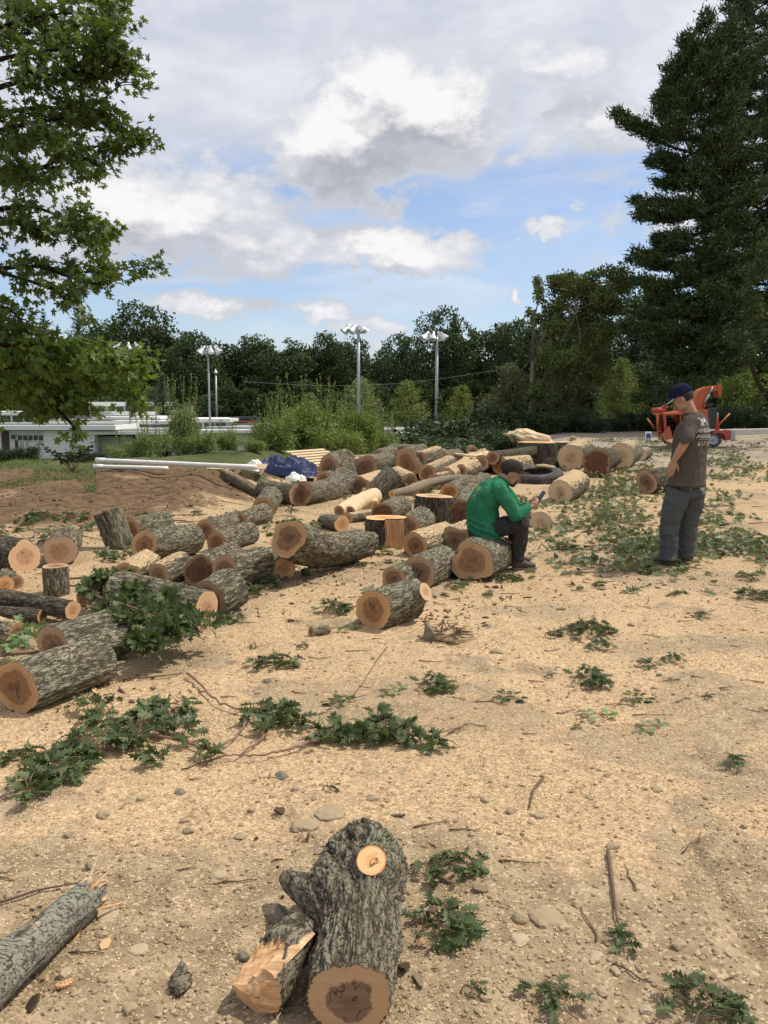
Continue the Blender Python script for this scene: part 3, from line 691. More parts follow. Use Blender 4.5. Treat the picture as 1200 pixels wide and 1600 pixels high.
# --- right of the seated man
log((892, 714, 20), (908, 704, 19), 'pale ended log lying right of the big stump', bark='bark_dust', face='face_pale', lobes=.04)
log((933, 724, 21), (950, 716, 17), 'log with a rotten rust brown end beside the pale ended log', bark='bark_dark', face='face_burnt', lobes=.15)
log((971, 711, 19), (984, 706, 18), 'round pale ended log among leaves, farther right than the rotten one', bark='bark_dust', face='face_pale', lobes=.04)
log((1000, 709, 10), (1010, 707, 9), 'small pale block right of the round pale ended log', bark='bark_dust', face='face_pale', lobes=.1)
log((876, 767, 18), (901, 752, 19), 'sunlit short log with yellowish end lying against the old tyre', bark='bark_heavy', face='face_pale', lobes=.05)
log((1010, 752, 18), (1052, 746, 18), 'dark furrowed log lying behind the standing man', bark='bark_dark', face='face_dark')
log((845, 815, 17), (838, 806, 15), 'low pale end of a half buried log beyond the seated man\'s knees', bark='bark_heavy', face='face_pale', lobes=.1, lift=-.08)
log((836, 704, 9), (770, 714, 10), 'dark limb with a splintered pale end pointing at the big stump', bark='bark_dark', face='face_bright', lift=.25, amp=.006, name='oak_limb', cat='limb', group='cut oak limbs')
log((350, 738, 8), (404, 768, 8), 'bare brown pole-like limb pointing down the bank below the white pipes', bark='bark_smooth', face='face', amp=.003, name='oak_limb', cat='limb', group='cut oak limbs')

for (A_, B_, lab, bk_, fc_, lf_) in [
    ((655, 716, 12), (682, 708, 12), 'short round log lying on top of the heap behind the wedge ended log', 'bark_dust', 'face', .28),
    ((590, 712, 11), (612, 706, 11), 'grey log at the back of the heap over the large round brown end', 'bark', 'face_dark', .22),
    ((678, 752, 12), (706, 744, 11), 'brown log lying under the long bent branch in the middle', 'bark_dust', 'face_dark', 0),
    ((606, 760, 12), (630, 764, 12), 'log dusted with sawdust between the tilted grey log and the bent branch', 'bark_heavy', 'face', 0),
    ((752, 722, 12), (776, 718, 12), 'log lying just behind the cap of the seated man', 'bark_dust', 'face', .1),
    ((660, 788, 12), (684, 782, 12), 'short log behind the upright tan topped log', 'bark_dust', 'face', 0),
    ((505, 748, 12), (530, 742, 11), 'log tucked behind the long furrowed log beside the tarp', 'bark', 'face_dark', 0),
    ((646, 764, 10), (668, 758, 10), 'thin split log with yellow wood under the bent branch', 'bark_heavy', 'face_bright', 0),
    ((720, 736, 11), (742, 728, 11), 'dusty split log lying against the low jagged stump', 'bark_heavy', 'face', .1),
    ((540, 760, 11), (560, 752, 10), 'small log at the right end of the long furrowed log', 'bark', 'face', 0)]:
    log(A_, B_, lab, bark=bk_, face=fc_, lift=lf_)
# uprights
def half_split():
    root, P_, r, H = stump(602, 857, 32, 46, 'upright log with half its bark split away showing orange wood', face='face_bright', bark='bark_dark', flare=0.0)
    # carve a split plane: replace the camera-right quarter by a flat split wood panel
    rot = root.rotation_quaternion.to_matrix()
    bk = [c for c in root.children if c.name.startswith('bark')][0]
    me = bk.data; co = np.zeros(len(me.vertices) * 3); me.vertices.foreach_get('co', co); co = co.reshape(-1, 3)
    n = np.array(rot.transposed() @ Vector((.28, -1, 0)).normalized()); ctr = np.array([H / 2, 0, 0])
    side = np.array(rot.transposed() @ Vector((1, .28, 0)).normalized())
    s = (co - ctr) @ n; tt = (co - ctr) @ side
    cutd = r * .55
    m_ = (s > cutd) & (tt > -r * .15)
    for c in root.children:
        me = c.data; co = np.zeros(len(me.vertices) * 3); me.vertices.foreach_get('co', co); co = co.reshape(-1, 3)
        s = (co - ctr) @ n; tt = (co - ctr) @ side; m_ = (s > cutd) & (tt > -r * .25)
        co[m_] -= (s[m_] - cutd)[:, None] * n
        me.vertices.foreach_set('co', co.ravel()); me.update()
    nx = 14; W = np.linspace(-r * .22, r * .80, 14); Hh = np.linspace(0, H, nx); WW, HH = np.meshgrid(W, Hh, indexing='ij')
    dz = .012 + .012 * (vnoise(WW * 60, HH * 5) - .5)
    V = np.stack([HH, 0 * HH, 0 * HH], -1) + WW[..., None] * side + (cutd + dz)[..., None] * n
    idx = np.arange(14 * nx).reshape(14, nx)
    qf = np.stack([idx[:-1, :-1], idx[1:, :-1], idx[1:, 1:], idx[:-1, 1:]], -1).reshape(-1, 4)
    o = mesh_np('split_face', V.reshape(-1, 3), [qf], M['split_x'], root, smooth=False)
M['split_x'] = split_mat('split_wood_grain', (0.46, 0.22, 0.10), (0.66, 0.38, 0.19), axis=0)
half_split()
stump(676, 823, 29, 46, 'upright dark barked log with flat tan top left of the seated man', bark='bark_dark', face='face_bright', flare=.05, lean=(.05, 0))
stump(757, 738, 20, 22, 'low jagged stump with torn pale top behind the seated man', bark='bark_dark', face='face_bright', flare=.0, name='tree_stump', cat='stump', lobes=.25)
stump(843, 729, 32, 37, 'big flat topped tree stump beyond the old tyre', bark='bark_dark', face='face_bright', flare=.18, name='tree_stump', cat='stump', lobes=.16, group=None)
stump(876, 713, 22, 20, 'second flat stump partly hidden behind the big flat topped one', bark='bark_dark', face='face_pale', flare=.12, name='tree_stump', cat='stump', lobes=.12)

# pale forked limb in the centre
def forked():
    a, _ = solve((530, 799, 11)); b, _ = solve((585, 776, 13), .10); c, _ = solve((584, 787, 7), .08); a2, _ = solve((547, 800, 10))
    o0 = (a + b) / 2; o0[2] = gz(o0[0], o0[1])
    root = empty('forked_limb', o0, 0, 'pale debarked forked limb lying in the middle of the heap', 'limb')
    P = lambda *a_: [np.array(x) - o0 for x in a_]
    mid = (a + b) / 2 + np.array([0, 0, .03])
    def piece(pts, rad, nm, par, mat):
        mb = MB(); pts = np.array(pts); t = np.linspace(0, 1, 14); ti = np.linspace(0, 1, len(pts))
        pp = np.stack([np.interp(t, ti, pts[:, k]) for k in range(3)], 1); r_ = np.interp(t, ti, rad)
        mb.tube(pp, r_, 26); V = mb.v[0].reshape(14, 26, 3); c0 = pp[:, None]
        nn = 1 + .16 * (fbm(V[..., 0] * 9 + 3, V[..., 1] * 9, V[..., 2] * 9, 3)[..., None] - .5) * 2
        V = c0 + (V - c0) * nn
        ob = mesh_np(nm, V.reshape(-1, 3), [grid_faces(14, 26)], M[mat], par, attrs={'ridge': ('FLOAT', np.ones(14 * 26))})
        d0 = pp[0] - pp[1]; d1 = pp[-1] - pp[-2]
        cut_disc('cut_face', V[0], M['face'], ob, d0 / np.linalg.norm(d0)); cut_disc('cut_face', V[-1], M['face_bright'], ob, d1 / np.linalg.norm(d1))
    piece(P(a, mid, b), [.085, .11, .13], 'trunk_piece', root, 'pale_wood')
    piece(P(a2, mid + np.array([.05, -.02, 0])), [.085, .09], 'side_branch', root, 'pale_wood')
    piece(P(b - np.array([.08, 0, .0]), c + np.array([.02, -.1, .0])), [.10, .06], 'branch_stub', root, 'pale_wood')
forked()

# long curved branch lying on the heap
def curved_branch():
    pix = [(612, 772, 6), (640, 766, 7), (664, 756, 7), (700, 748, 6), (724, 746, 5), (746, 748, 4)]
    pts = []; rad = []
    for p in pix:
        q_, r_ = solve(p, .20); pts.append(q_); rad.append(r_)
    o0 = np.mean(pts, 0); o0[2] = gz(o0[0], o0[1]); pts = np.array(pts) - o0
    t = np.linspace(0, 1, 40); ti = np.linspace(0, 1, len(pts))
    pp = np.stack([np.interp(t, ti, pts[:, k]) for k in range(3)], 1)
    for _ in range(4): pp[1:-1] = (pp[:-2] + pp[1:-1] * 2 + pp[2:]) / 4
    root = empty('bent_branch', o0, 0, 'long bent branch lying across the logs left of the seated man', 'branch')
    mb = MB(); mb.tube(pp, np.interp(t, ti, rad), 20)
    mesh_np('bark', mb.v[0], [grid_faces(40, 20)], M['bark_smooth'], root, attrs={'ridge': ('FLOAT', np.ones(800))})
    V = mb.v[0].reshape(40, 20, 3)
    cut_disc('cut_face', V[0], M['face_bright'], root, (-1, 0, 0)); cut_disc('cut_face', V[-1], M['face_bright'], root, (1, 0, 0))
curved_branch()

# --- big foreground log
def hero():
    # axis points (pixel, radius in pixels): lying towards the camera, swollen far head
    A = (549, 1560, 66)
    a, ra = solve(A); b, rb = solve((567, 1346, 61), 0.06)
    a = a - np.array([0, 0, .01]); b = b - np.array([0, 0, .04])
    o0 = (a + b) / 2; o0[2] = gz(o0[0], o0[1])
    root = empty('crotch_log', o0, 0, 'big knotty grey log in the foreground with its brown cut end towards the camera', 'log')
    nx, nth = 260, 300
    L = np.linalg.norm(b - a); ax = (b - a) / L
    # path: straight then head rises and rounds over
    s = np.linspace(0, 1, nx)
    rad = ra * (1 + .03 * s) + (rb * 1.0 - ra) * sstep(.55, .95, s)
    dome = np.sqrt(np.clip(1 - np.clip((s - .80) / .20, 0, 1) ** 2.4, 0.0004, 1))
    pth = a[None] + ax[None] * (s * (L + rb * .85))[:, None]
    pth[:, 2] += .03 * sstep(.5, 1, s)
    th_ = np.linspace(0, 2 * np.pi, nth, endpoint=False)
    S, T = np.meshgrid(s, th_, indexing='ij')
    side = np.cross(ax, [0, 0, 1]); side /= np.linalg.norm(side); up = np.cross(side, ax)
    cc, ss = np.cos(T), np.sin(T)
    X = S * (L + rb)
    low = fbm(cc * 1.6 + 4, ss * 1.6 + 8, X * 4.5, 3) - .5
    r = rad[:, None] * (1 + .34 * low)
    # bulge to the left near the head where a dead stub leaves
    r = r * (1 + .55 * np.exp(-((S - .60) / .15) ** 2) * np.clip(-cc, 0, 1) ** 2 + .16 * np.exp(-((S - .80) / .12) ** 2) * np.clip(ss, 0, 1) ** 2)
    wob = fbm(cc * 1.5, ss * 1.5, X * 6 + 3, 2) - .5
    rr_ = .15
    a1 = fbm(cc * rr_ * 50 + wob * 2, ss * rr_ * 50, X * 9 + wob, 2, .6); rid = np.clip(1 - np.abs(2 * a1 - 1) * 2.0, -.5, 1)
    knob = fbm(cc * rr_ * 55, ss * rr_ * 55, X * 55, 3); knob2 = fbm(cc * rr_ * 120 + 9, ss * rr_ * 120, X * 90, 2)
    hk = sstep(.45, .75, S)
    ridge = (1 - np.clip(rid, 0, 1)) * (1 - hk) + sstep(.36, .56, knob) * hk
    r = r + (.25 + .75 * sstep(0, .035, S)) * .010 * (ridge - .5) * (1 + 1.1 * hk) * 1.25 + .014 * (knob2 - .5)
    r = r * dome[:, None]
    P_ = pth[:, None] + side * (r * cc)[..., None] + up * (r * ss)[..., None] - o0
    # a burr collar round the sawn stub on top of the head
    sc = b + ax * .02 + up * rb * .62 - o0
    dd = Vector((-.02, -.62, .78)).normalized(); dn = np.array(dd)
    tgt = None
    bk = mesh_np('bark', P_.reshape(-1, 3), [grid_faces(nx, nth)], M['bark_hero'], root, attrs={'ridge': ('FLOAT', ridge.ravel())})
    cut_disc('cut_face', P_[0], M['face_tan'], root, -ax, 12)
    # stub: collar + sawn face
    c0 = np.array(at_y(580, 1356, 0) if False else (0, 0, 0))
    d = ray(581, 1352); tt = (b[1] - .02) / d[1]; c0 = CAMP + d * tt
    bv = BVHTree.FromObject(bk, bpy.context.evaluated_depsgraph_get())
    rl = Vector(CAMP - o0); hit = bv.ray_cast(rl, Vector(d).normalized())
    c0 = np.array(hit[0]) if hit[0] is not None else c0 - o0
    mb = MB(); R0 = .046
    prof = [(-.10, 2.1), (-.05, 1.9), (-.015, 1.55), (.012, 1.22), (.022, 1.08), (.026, 1.0)]
    pts = [c0 + dn * (p + .012) for p, _ in prof]; mb.tube(pts, [R0 * k for _, k in prof], 60)
    V = mb.v[0].reshape(len(prof), 60, 3)
    k_ = fbm(V[..., 0] * 60, V[..., 1] * 60, V[..., 2] * 60, 3)
    cen = np.array(pts)[:, None]
    V = cen + (V - cen) * (1 + np.array([.5, .5, .4, .2, .08, .05])[:, None, None] * (k_[..., None] - .5))
    st = mesh_np('branch_stub', V.reshape(-1, 3), [grid_faces(len(prof), 60)], M['bark_hero'], root, attrs={'ridge': ('FLOAT', sstep(.35, .6, k_).ravel())})
    cut_disc('cut_face', V[-1] + dn * .001, M['face_orange'], st, dn)
    # dead stub on the left
    q1, _ = solve((468, 1385, 25), .05); q2, _ = solve((446, 1372, 16), .06)
    pts = [q1 + (q1 - q2) * 1.8 + [0, 0, .01] - o0, q1 - o0, q2 - o0]
    t = np.linspace(0, 1, 18); ti = np.linspace(0, 1, 3); pp = np.stack([np.interp(t, ti, np.array(pts)[:, k]) for k in range(3)], 1)
    mb = MB(); mb.tube(pp, np.interp(t, ti, [.075, .045, .026]), 50); V = mb.v[0].reshape(18, 50, 3)
    k_ = fbm(V[..., 0] * 40, V[..., 1] * 40, V[..., 2] * 40, 3); V = pp[:, None] + (V - pp[:, None]) * (1 + .5 * (k_[..., None] - .5))
    ds = mesh_np('dead_stub', V.reshape(-1, 3), [grid_faces(18, 50)], M['bark_hero'], root, attrs={'ridge': ('FLOAT', sstep(.35, .6, k_).ravel())})
    cut_disc('broken_end', V[-1], M['face_dark'], ds, (pp[-1] - pp[-2]) / np.linalg.norm(pp[-1] - pp[-2]), bulge=.01)
    # split side branch to the lower left
    q1, r1 = solve((470, 1452, 30), .05); q2, r2 = solve((402, 1545, 42), .0)
    o1 = np.array([q2[0], q2[1], gz(q2[0], q2[1])])
    pts = np.array([q1 - o0, q2 - o0]); N1, N2 = 90, 120
    t = np.linspace(0, 1, N1); pp = pts[0] + (pts[1] - pts[0]) * t[:, None]
    ln = np.linalg.norm(pts[1] - pts[0]); axb = (pts[1] - pts[0]) / ln
    mb = MB(); mb.tube(pp, np.interp(t, [0, .5, 1], [r1, r2, r2 * 1.05]), N2); V = mb.v[0].reshape(N1, N2, 3)
    rel = V - pp[:, None]
    k_ = fbm(V[..., 0] * 30, V[..., 1] * 30, V[..., 2] * 30, 3); ridge = sstep(.33, .58, k_)
    rel = rel * (1 + .16 * (k_[..., None] - .5) * 2)
    # torn off: flatten the upper-left side towards the end
    nrm = np.array([-.62, -.15, .77]); nrm = nrm - axb * nrm @ axb; nrm /= np.linalg.norm(nrm)
    lim = np.interp(t, [0, .42, .5, 1], [9, 9, r2 * .72, r2 * .25])[:, None] + (vnoise(rel @ np.cross(axb, nrm) * 60, t[:, None] * 6) - .5) * .018
    sd = rel @ nrm; over = np.clip(sd - lim, 0, None); cutm = over > 0.0005
    V = pp[:, None] + rel - over[..., None] * nrm
    faces = grid_faces(N1, N2); fm = cutm.ravel()[faces].all(1).astype(int)
    sb = mesh_np('side_branch', V.reshape(-1, 3), [faces], [M['bark_hero'], M['split_o']], root, midx=fm, attrs={'ridge': ('FLOAT', ridge.ravel())})
    cut_disc('torn_end', V[-1], M['split_o'], sb, axb, bulge=.015)
    # splinters
    rs = np.random.RandomState(4)
    mb = MB()
    s0, _ = solve((418, 1520, 8), .10); s1, _ = solve((490, 1458, 8), .13)
    pts = np.array([s0, s0 * .5 + s1 * .5 + [0, 0, .01], s1]) - o0
    mb.tube(pts, [.022, .026, .006], 8, flat=(.35, 1))
    mb.build('splinter', M['split'], sb, smooth=False)
    for k in range(7):
        p0 = V[int(N1 * (.55 + .4 * rs.rand())), rs.randint(N2)]; p0 = p0 * 0 + pp[int(N1 * (.5 + .45 * rs.rand()))] + nrm * r2 * (.3 + .4 * rs.rand()) + np.cross(axb, nrm) * (rs.rand() - .5) * r2
        dv = -axb * (.4 + .6 * rs.rand()) + nrm * rs.rand() * .5 + rs.randn(3) * .25
        mb = MB(); mb.tube([p0, p0 + dv * .04, p0 + dv * (.07 + .05 * rs.rand())], [.007, .005, .0015], 5, flat=(.5, 1)); mb.build('splinter', M['split_o'], sb, smooth=False)
M['bark_hero'] = bark_mat('knotty_lichened_bark', 0.0, 0.6, 0.95, 0.6, (0.225, 0.195, 0.14), (1, 0.25, 1))
M['face_tan'] = wood_mat('cut_oak_tan', (0.25, 0.14, 0.066), (0.56, 0.33, 0.15), (0.56, 0.31, 0.13), heart_r=0.52, stain=0.35)
M['face_orange'] = wood_mat('cut_stub_orange', (0.66, 0.36, 0.16), (0.76, 0.46, 0.23), (0.60, 0.27, 0.10), heart_r=0.4, stain=0.0)
M['split_o'] = split_mat('torn_orange_wood', (0.46, 0.235, 0.10), (0.74, 0.48, 0.26), axis=0)
hero()
def broken_branch():
    pix = [(-60, 1580, 40), (0, 1520, 37), (70, 1460, 32), (132, 1408, 27)]
    pts, rad = [], []
    for p in pix:
        q_, r_ = solve(p, .01); pts.append(q_); rad.append(r_)
    o0 = np.array([pts[2][0], pts[2][1], gz(pts[2][0], pts[2][1])]); pts = np.array(pts) - o0
    root = empty('broken_branch', o0, 0, 'grey weathered branch with a splintered orange tip at the lower left edge', 'branch')
    N1, N2 = 160, 90; t = np.linspace(0, 1, N1); ti = np.linspace(0, 1, 4)
    pp = np.stack([np.interp(t, ti, pts[:, k]) for k in range(3)], 1)
    for _ in range(30): pp[1:-1] = (pp[:-2] + pp[1:-1] * 2 + pp[2:]) / 4
    mb = MB(); mb.tube(pp, np.interp(t, ti, rad), N2); V = mb.v[0].reshape(N1, N2, 3); rel = V - pp[:, None]
    th_ = np.linspace(0, 2 * np.pi, N2, endpoint=False)[None]; s = t[:, None] * 9
    k_ = fbm(np.cos(th_) * 5 + 0 * s, np.sin(th_) * 5, s * .9, 3); lo = fbm(np.cos(th_) * 1.2, np.sin(th_) * 1.2, s * .5, 2)
    V = pp[:, None] + rel * (1 + .16 * (k_[..., None] - .5) + .3 * (lo[..., None] - .5))
    ax = (pp[-1] - pp[-2]); ax /= np.linalg.norm(ax)
    # ragged tip
    rag = (vnoise(np.linspace(0, 2 * np.pi, N2, endpoint=False) * 4, 3) - .3) * .09
    tipw = sstep(.93, 1, t)[:, None]
    V = V + ax * (tipw * rag[None])[..., None]
    bk = mesh_np('bark', V.reshape(-1, 3), [grid_faces(N1, N2)], M['bark_grey'], root, attrs={'ridge': ('FLOAT', sstep(.25, .5, k_).ravel())})
    cut_disc('torn_end', V[-1], M['split_o'], root, ax, bulge=.02)
    rs = np.random.RandomState(9)
    tip = pp[-1]
    for k in range(16):
        b0 = tip - ax * .03 + rs.randn(3) * rad[-1] * .42; dv = ax * (.6 + .6 * rs.rand()) + rs.randn(3) * .32; ln = .04 + .07 * rs.rand()
        mb = MB(); mb.tube([b0, b0 + dv * ln * .5, b0 + dv * ln], [.008, .006, .0015], 5, flat=(.4, 1)); mb.build('splinter', M['split_o' if k % 3 else 'pale_wood'], root, smooth=False)
broken_branch()
# ------------------------------------------------------------------ foliage tools
def rand_frames(n, rs, upbias=0.0):
    """n random orthonormal frames (u, v, w)"""
    w_ = rs.randn(n, 3); w_[:, 2] += upbias; w_ /= np.linalg.norm(w_, axis=1, keepdims=True)
    a = rs.randn(n, 3); a -= (a * w_).sum(1, keepdims=True) * w_; a /= np.linalg.norm(a, axis=1, keepdims=True)
    return a, np.cross(w_, a), w_
def leaves_simple(P_, size, rs, upbias=0.3, asp=.6):
    """diamond leaves (two triangles folded) at points"""
    n = len(P_); a, b, c = rand_frames(n, rs, upbias); s = np.broadcast_to(np.asarray(size, float), (n,)) * (.6 + .8 * rs.rand(n)); s = s[:, None]
    V = np.stack([P_ - a * s * .5, P_ - b * s * .5 * asp + c * s * .06, P_ + a * s * .5, P_ + b * s * .5 * asp + c * s * .06], 1).reshape(-1, 3)
    i = np.arange(n) * 4
    return V, np.stack([i, i + 1, i + 2, i + 3], 1)
def leaf_template(kind):
    if kind == 'oak':
        o = [(0, .012), (.10, .03), (.17, .15), (.24, .22), (.27, .08), (.36, .22), (.44, .36), (.46, .10), (.58, .26), (.66, .38), (.69, .12), (.78, .17), (.85, .24), (.87, .08), (.94, .06), (1, .0)]
        x = np.array([p[0] for p in o]); w_ = np.array([p[1] for p in o]); xs = x.copy(); n = len(x)
        xo = x + w_ * .18
        mid = np.stack([xs, 0 * xs, 0 * xs], 1); L_ = np.stack([xo, w_, w_ * .30], 1); Rr = np.stack([xo, -w_, w_ * .30], 1)
        V = np.vstack([mid, L_, Rr]); i = np.arange(n - 1)
        Fq = np.vstack([np.stack([i, i + 1, n + i + 1, n + i], 1), np.stack([i + 1, i, 2 * n + i, 2 * n + i + 1], 1)])
        V[:, 2] -= .22 * (V[:, 0] - .3) ** 2
        return V, Fq
    if kind == 'maple':
        ang = [0, 14, 24, 36, 46, 58, 72, 86, 100, 112, 128, 146, 168]
        rad = [1.0, .62, .66, .34, .62, .88, .60, .36, .52, .60, .34, .36, .12]
        pts = [(r_ * math.cos(R(a)), r_ * math.sin(R(a))) for a, r_ in zip(ang, rad)]
        ring = pts + [(x, -y) for x, y in pts[:0:-1]]
        V = np.array([(0, 0, 0)] + [(x, y, .10 * abs(y) - .10 * x * x) for x, y in ring]); n = len(ring)
        V[:, 0] += .15; V *= .8
        i = np.arange(n); return V, np.stack([np.zeros(n, int), 1 + i, 1 + (i + 1) % n], 1)
LT = {k: leaf_template(k) for k in ('oak', 'maple')}
def leaves_shaped(kind, P_, dirs, size, rs, roll=0.5, upn=1.0, curl=0.25):
    """instances of a shaped leaf; dirs = pointing direction, normals biased to up"""
    V0, F0 = LT[kind]; n = len(P_); k = len(V0)
    d_ = np.asarray(dirs, float); d_ = d_ / (np.linalg.norm(d_, axis=1, keepdims=True) + 1e-9)
    nn = rs.randn(n, 3) * roll; nn[:, 2] += upn; nn -= (nn * d_).sum(1, keepdims=True) * d_; nn /= (np.linalg.norm(nn, axis=1, keepdims=True) + 1e-9)
    s_ = np.cross(nn, d_); s = (np.broadcast_to(np.asarray(size, float), (n,)) * (.7 + .5 * rs.rand(n)))[:, None, None]
    cu = (rs.rand(n) * curl)[:, None]
    lz = V0[None, :, 2] - cu * V0[None, :, 0] ** 2
    V = P_[:, None] + s * (V0[None, :, 0, None] * d_[:, None] + V0[None, :, 1, None] * s_[:, None] * (.8 + .4 * rs.rand(n))[:, None, None] + lz[..., None] * nn[:, None])
    Fo = (F0[None] + (np.arange(n) * k)[:, None, None]).reshape(-1, F0.shape[1])
    return V.reshape(-1, 3), Fo
def blob_points(blobs, n, rs, shell=.55, thin=0.0):
    """points in ellipsoids (x,y,z,rx,ry,rz), biased to the shell"""
    b = np.array(blobs, float); vol = (b[:, 3] * b[:, 4] * b[:, 5]) ** .75; pk = rs.choice(len(b), n, p=vol / vol.sum())
    d_ = rs.randn(n, 3); d_ /= np.linalg.norm(d_, axis=1, keepdims=True)
    rad = shell + (1 - shell) * rs.rand(n) ** .7
    lump = 1 + .28 * (fbm(d_[:, 0] * 2.5 + pk * 3.1, d_[:, 1] * 2.5, d_[:, 2] * 2.5, 2) - .5) * 2
    P_ = b[pk, :3] + d_ * b[pk, 3:] * (rad * lump)[:, None]
    if thin > 0:
        m = fbm(P_[:, 0] * thin, P_[:, 1] * thin, P_[:, 2] * thin, 2); P_ = P_[m > .40 + .12 * rs.rand(n)]
    return P_
def limb(mb, p0, p1, r0, r1, rs, wob=.06, n=7, seg=7):
    p0, p1 = np.array(p0, float), np.array(p1, float); L = np.linalg.norm(p1 - p0); t = np.linspace(0, 1, n)[:, None]
    pts = p0 + (p1 - p0) * t; w_ = np.cumsum(rs.randn(n, 3), 0) * wob * L / math.sqrt(n); w_ -= w_[0]; w_ -= t * w_[-1]
    pts = pts + w_; mb.tube(pts, np.linspace(r0, r1, n), seg); return pts

# ------------------------------------------------------------------ far deciduous trees: 5 shapes, copied with obj.copy()
def make_decid(seed, H, W, n=15000, leaf=.40, mat='tree_a', trunk_h=.28, lumps=26, crown_lo=.12, name='broadleaf_tree'):
    rs = np.random.RandomState(seed)
    root = empty(name, (0, 0, 0))
    blobs = []
    for i in range(lumps):
        t = (i + .5) / lumps; z = H * (crown_lo + (1 - crown_lo) * t * .86)
        wr = W / 2 * math.sqrt(max(0.02, 1 - max(0, (t - .35) / .70) ** 2)) * (.75 + .5 * min(t, .5))
        a = rs.rand() * 6.28; q_ = wr * (.15 + .65 * rs.rand()); s = W * (.15 + .10 * rs.rand())
        blobs.append((math.cos(a) * q_, math.sin(a) * q_, z, s, s, s * .72))
    blobs.append((0, 0, H * .60, W * .34, W * .34, H * .32))
    P_ = blob_points(blobs, n, rs, .5, thin=.75)
    V, Fq = leaves_simple(P_, leaf, rs)
    mesh_np('crown', V, [Fq], M[mat], root, smooth=False)
    mb = MB(); top = limb(mb, (0, 0, -.3), (W * .04, 0, H * .75), H * .018 + .06, .06, rs, .03, 9, 8)
    for b in blobs[::2]:
        k = int(np.clip(b[2] / H * 9 - 2, 1, 7)); limb(mb, top[k], b[:3], H * .008, .03, rs, .08, 6, 5)
    Vt = np.vstack(mb.v)
    mb.build('trunk', M['bark_tree'], root)
    return root
DEC = [make_decid(1, 16, 12, 19000), make_decid(2, 17, 11, 18000), make_decid(3, 14, 13, 19000), make_decid(4, 18, 13, 21000), make_decid(5, 12, 11, 15000)]
def make_conifer(seed, H, W, mat='tree_fir', n=9000, name='fir_tree', pw=1.0, leaf=.30, lo=.06, asp=.3):
    rs = np.random.RandomState(seed); root = empty(name)
    pts = []; mb = MB(); mb.tube([(0, 0, -.3), (0, 0, H * .5), (0, 0, H * .98)], [H * .013 + .05, H * .008 + .02, .02], 8)
    z = H * lo
    while z < H * .97:
        t = 1 - z / H; k = rs.randint(5, 8); a0 = rs.rand() * 6.28
        for j in range(k):
            L = W / 2 * (t ** pw) * (.75 + .45 * rs.rand()) + .08; a = a0 + j * 6.28 / k + rs.rand() * .4
            up = .30 + .5 * (1 - t); e = np.array([math.cos(a) * L, math.sin(a) * L, L * up * (.6 + .6 * rs.rand())])
            m_ = max(4, int(n / 110 * (L / (W / 2)) ** 1.1)); s_ = rs.rand(m_) ** .7
            pp = np.array([0, 0, z]) + e * s_[:, None] + rs.randn(m_, 3) * np.array([.10, .10, .07]) * L * (.5 + s_[:, None])
            pts.append(pp); limb(mb, (0, 0, z), np.array([0, 0, z]) + e * .9, .02 + .01 * L, .008, rs, .03, 4, 4)
        z += H * .028
    V, Fq = leaves_simple(np.vstack(pts), leaf, rs, 0.0, asp)
    mesh_np('crown', V, [Fq], M[mat], root, smooth=False); mb.build('trunk', M['bark_tree'], root)
    return root
FIR = make_conifer(21, 14, 6.5)
LARCH = make_conifer(22, 6.5, 4.4, 'tree_lite', 15000, 'young_conifer', .8, .13, .03, .35)
def make_bush(seed, H, W, n, leaf, mat, name='bush', stems=9, shoots=0, thin=.9):
    rs = np.random.RandomState(seed); root = empty(name)
    blobs = [((rs.rand() - .5) * W * .7, (rs.rand() - .5) * W * .5, H * (.12 + .60 * rs.rand()), W * .2, W * .18, H * .22) for _ in range(16)]
    P_ = blob_points(blobs, n, rs, .1, thin); P_ = P_ + rs.randn(len(P_), 3) * [.07 * W, .05 * W, .07 * H] * rs.rand(len(P_))[:, None] ** 2 * 1.6; P_[:, 2] = np.maximum(P_[:, 2], .02); mb = MB()
    for b in blobs[:stems]: limb(mb, (b[0] * .3, b[1] * .3, -.1), b[:3], .012 + H * .004, .006, rs, .08, 6, 5)
    ex = []
    for k in range(shoots):
        x, y = (rs.rand() - .5) * W * .8, (rs.rand() - .5) * W * .5; top = np.array([x + rs.randn() * .15 * H, y, H * (.85 + .50 * rs.rand())])
        pth = limb(mb, (x * .7, y, 0), top, .010, .004, rs, .04, 8, 4)
        m_ = 55; t = rs.rand(m_) ** .6; ii = np.clip((t * 7).astype(int), 0, 6); f = (t * 7 - ii)[:, None]
        ex.append(pth[ii] * (1 - f) + pth[np.minimum(ii + 1, 7)] * f + rs.randn(m_, 3) * .05 * (1.3 - t[:, None]))
    if ex: P_ = np.vstack([P_] + ex)
    V, Fq = leaves_simple(P_, leaf, rs, .5, .5)
    mesh_np('foliage', V, [Fq], M[mat], root, smooth=False); mb.build('stems', M['twig'], root)
    return root
def place(proto, used, px, pyb, Y, label, cat, group, s=1.0, sz=None, rz=None, z=None, name=None, h_px=None, H0=None):
    """stand a copy so that it is at column px and distance Y; h_px: pixel row of its top"""
    o = proto if id(proto) not in used else copy_tree(proto); used.add(id(proto))
    p = at_y(px, 640, Y); x = p[0]; z0 = float(ground(x, Y, False)) if z is None else z
    if h_px is not None:
        top = at_y(px, h_px, Y)[2]; s2 = (top - z0) / H0; sz = s2; s = s2 * s
    o.location = (x, Y, z0); o.scale = (s, s, sz if sz is not None else s); o.rotation_euler = (0, 0, (px * 1.37 + Y) % 6.28 if rz is None else rz)
    return tag(o, label, cat, group)
used = set()
G_T = 'trees of the dark wood behind the field'
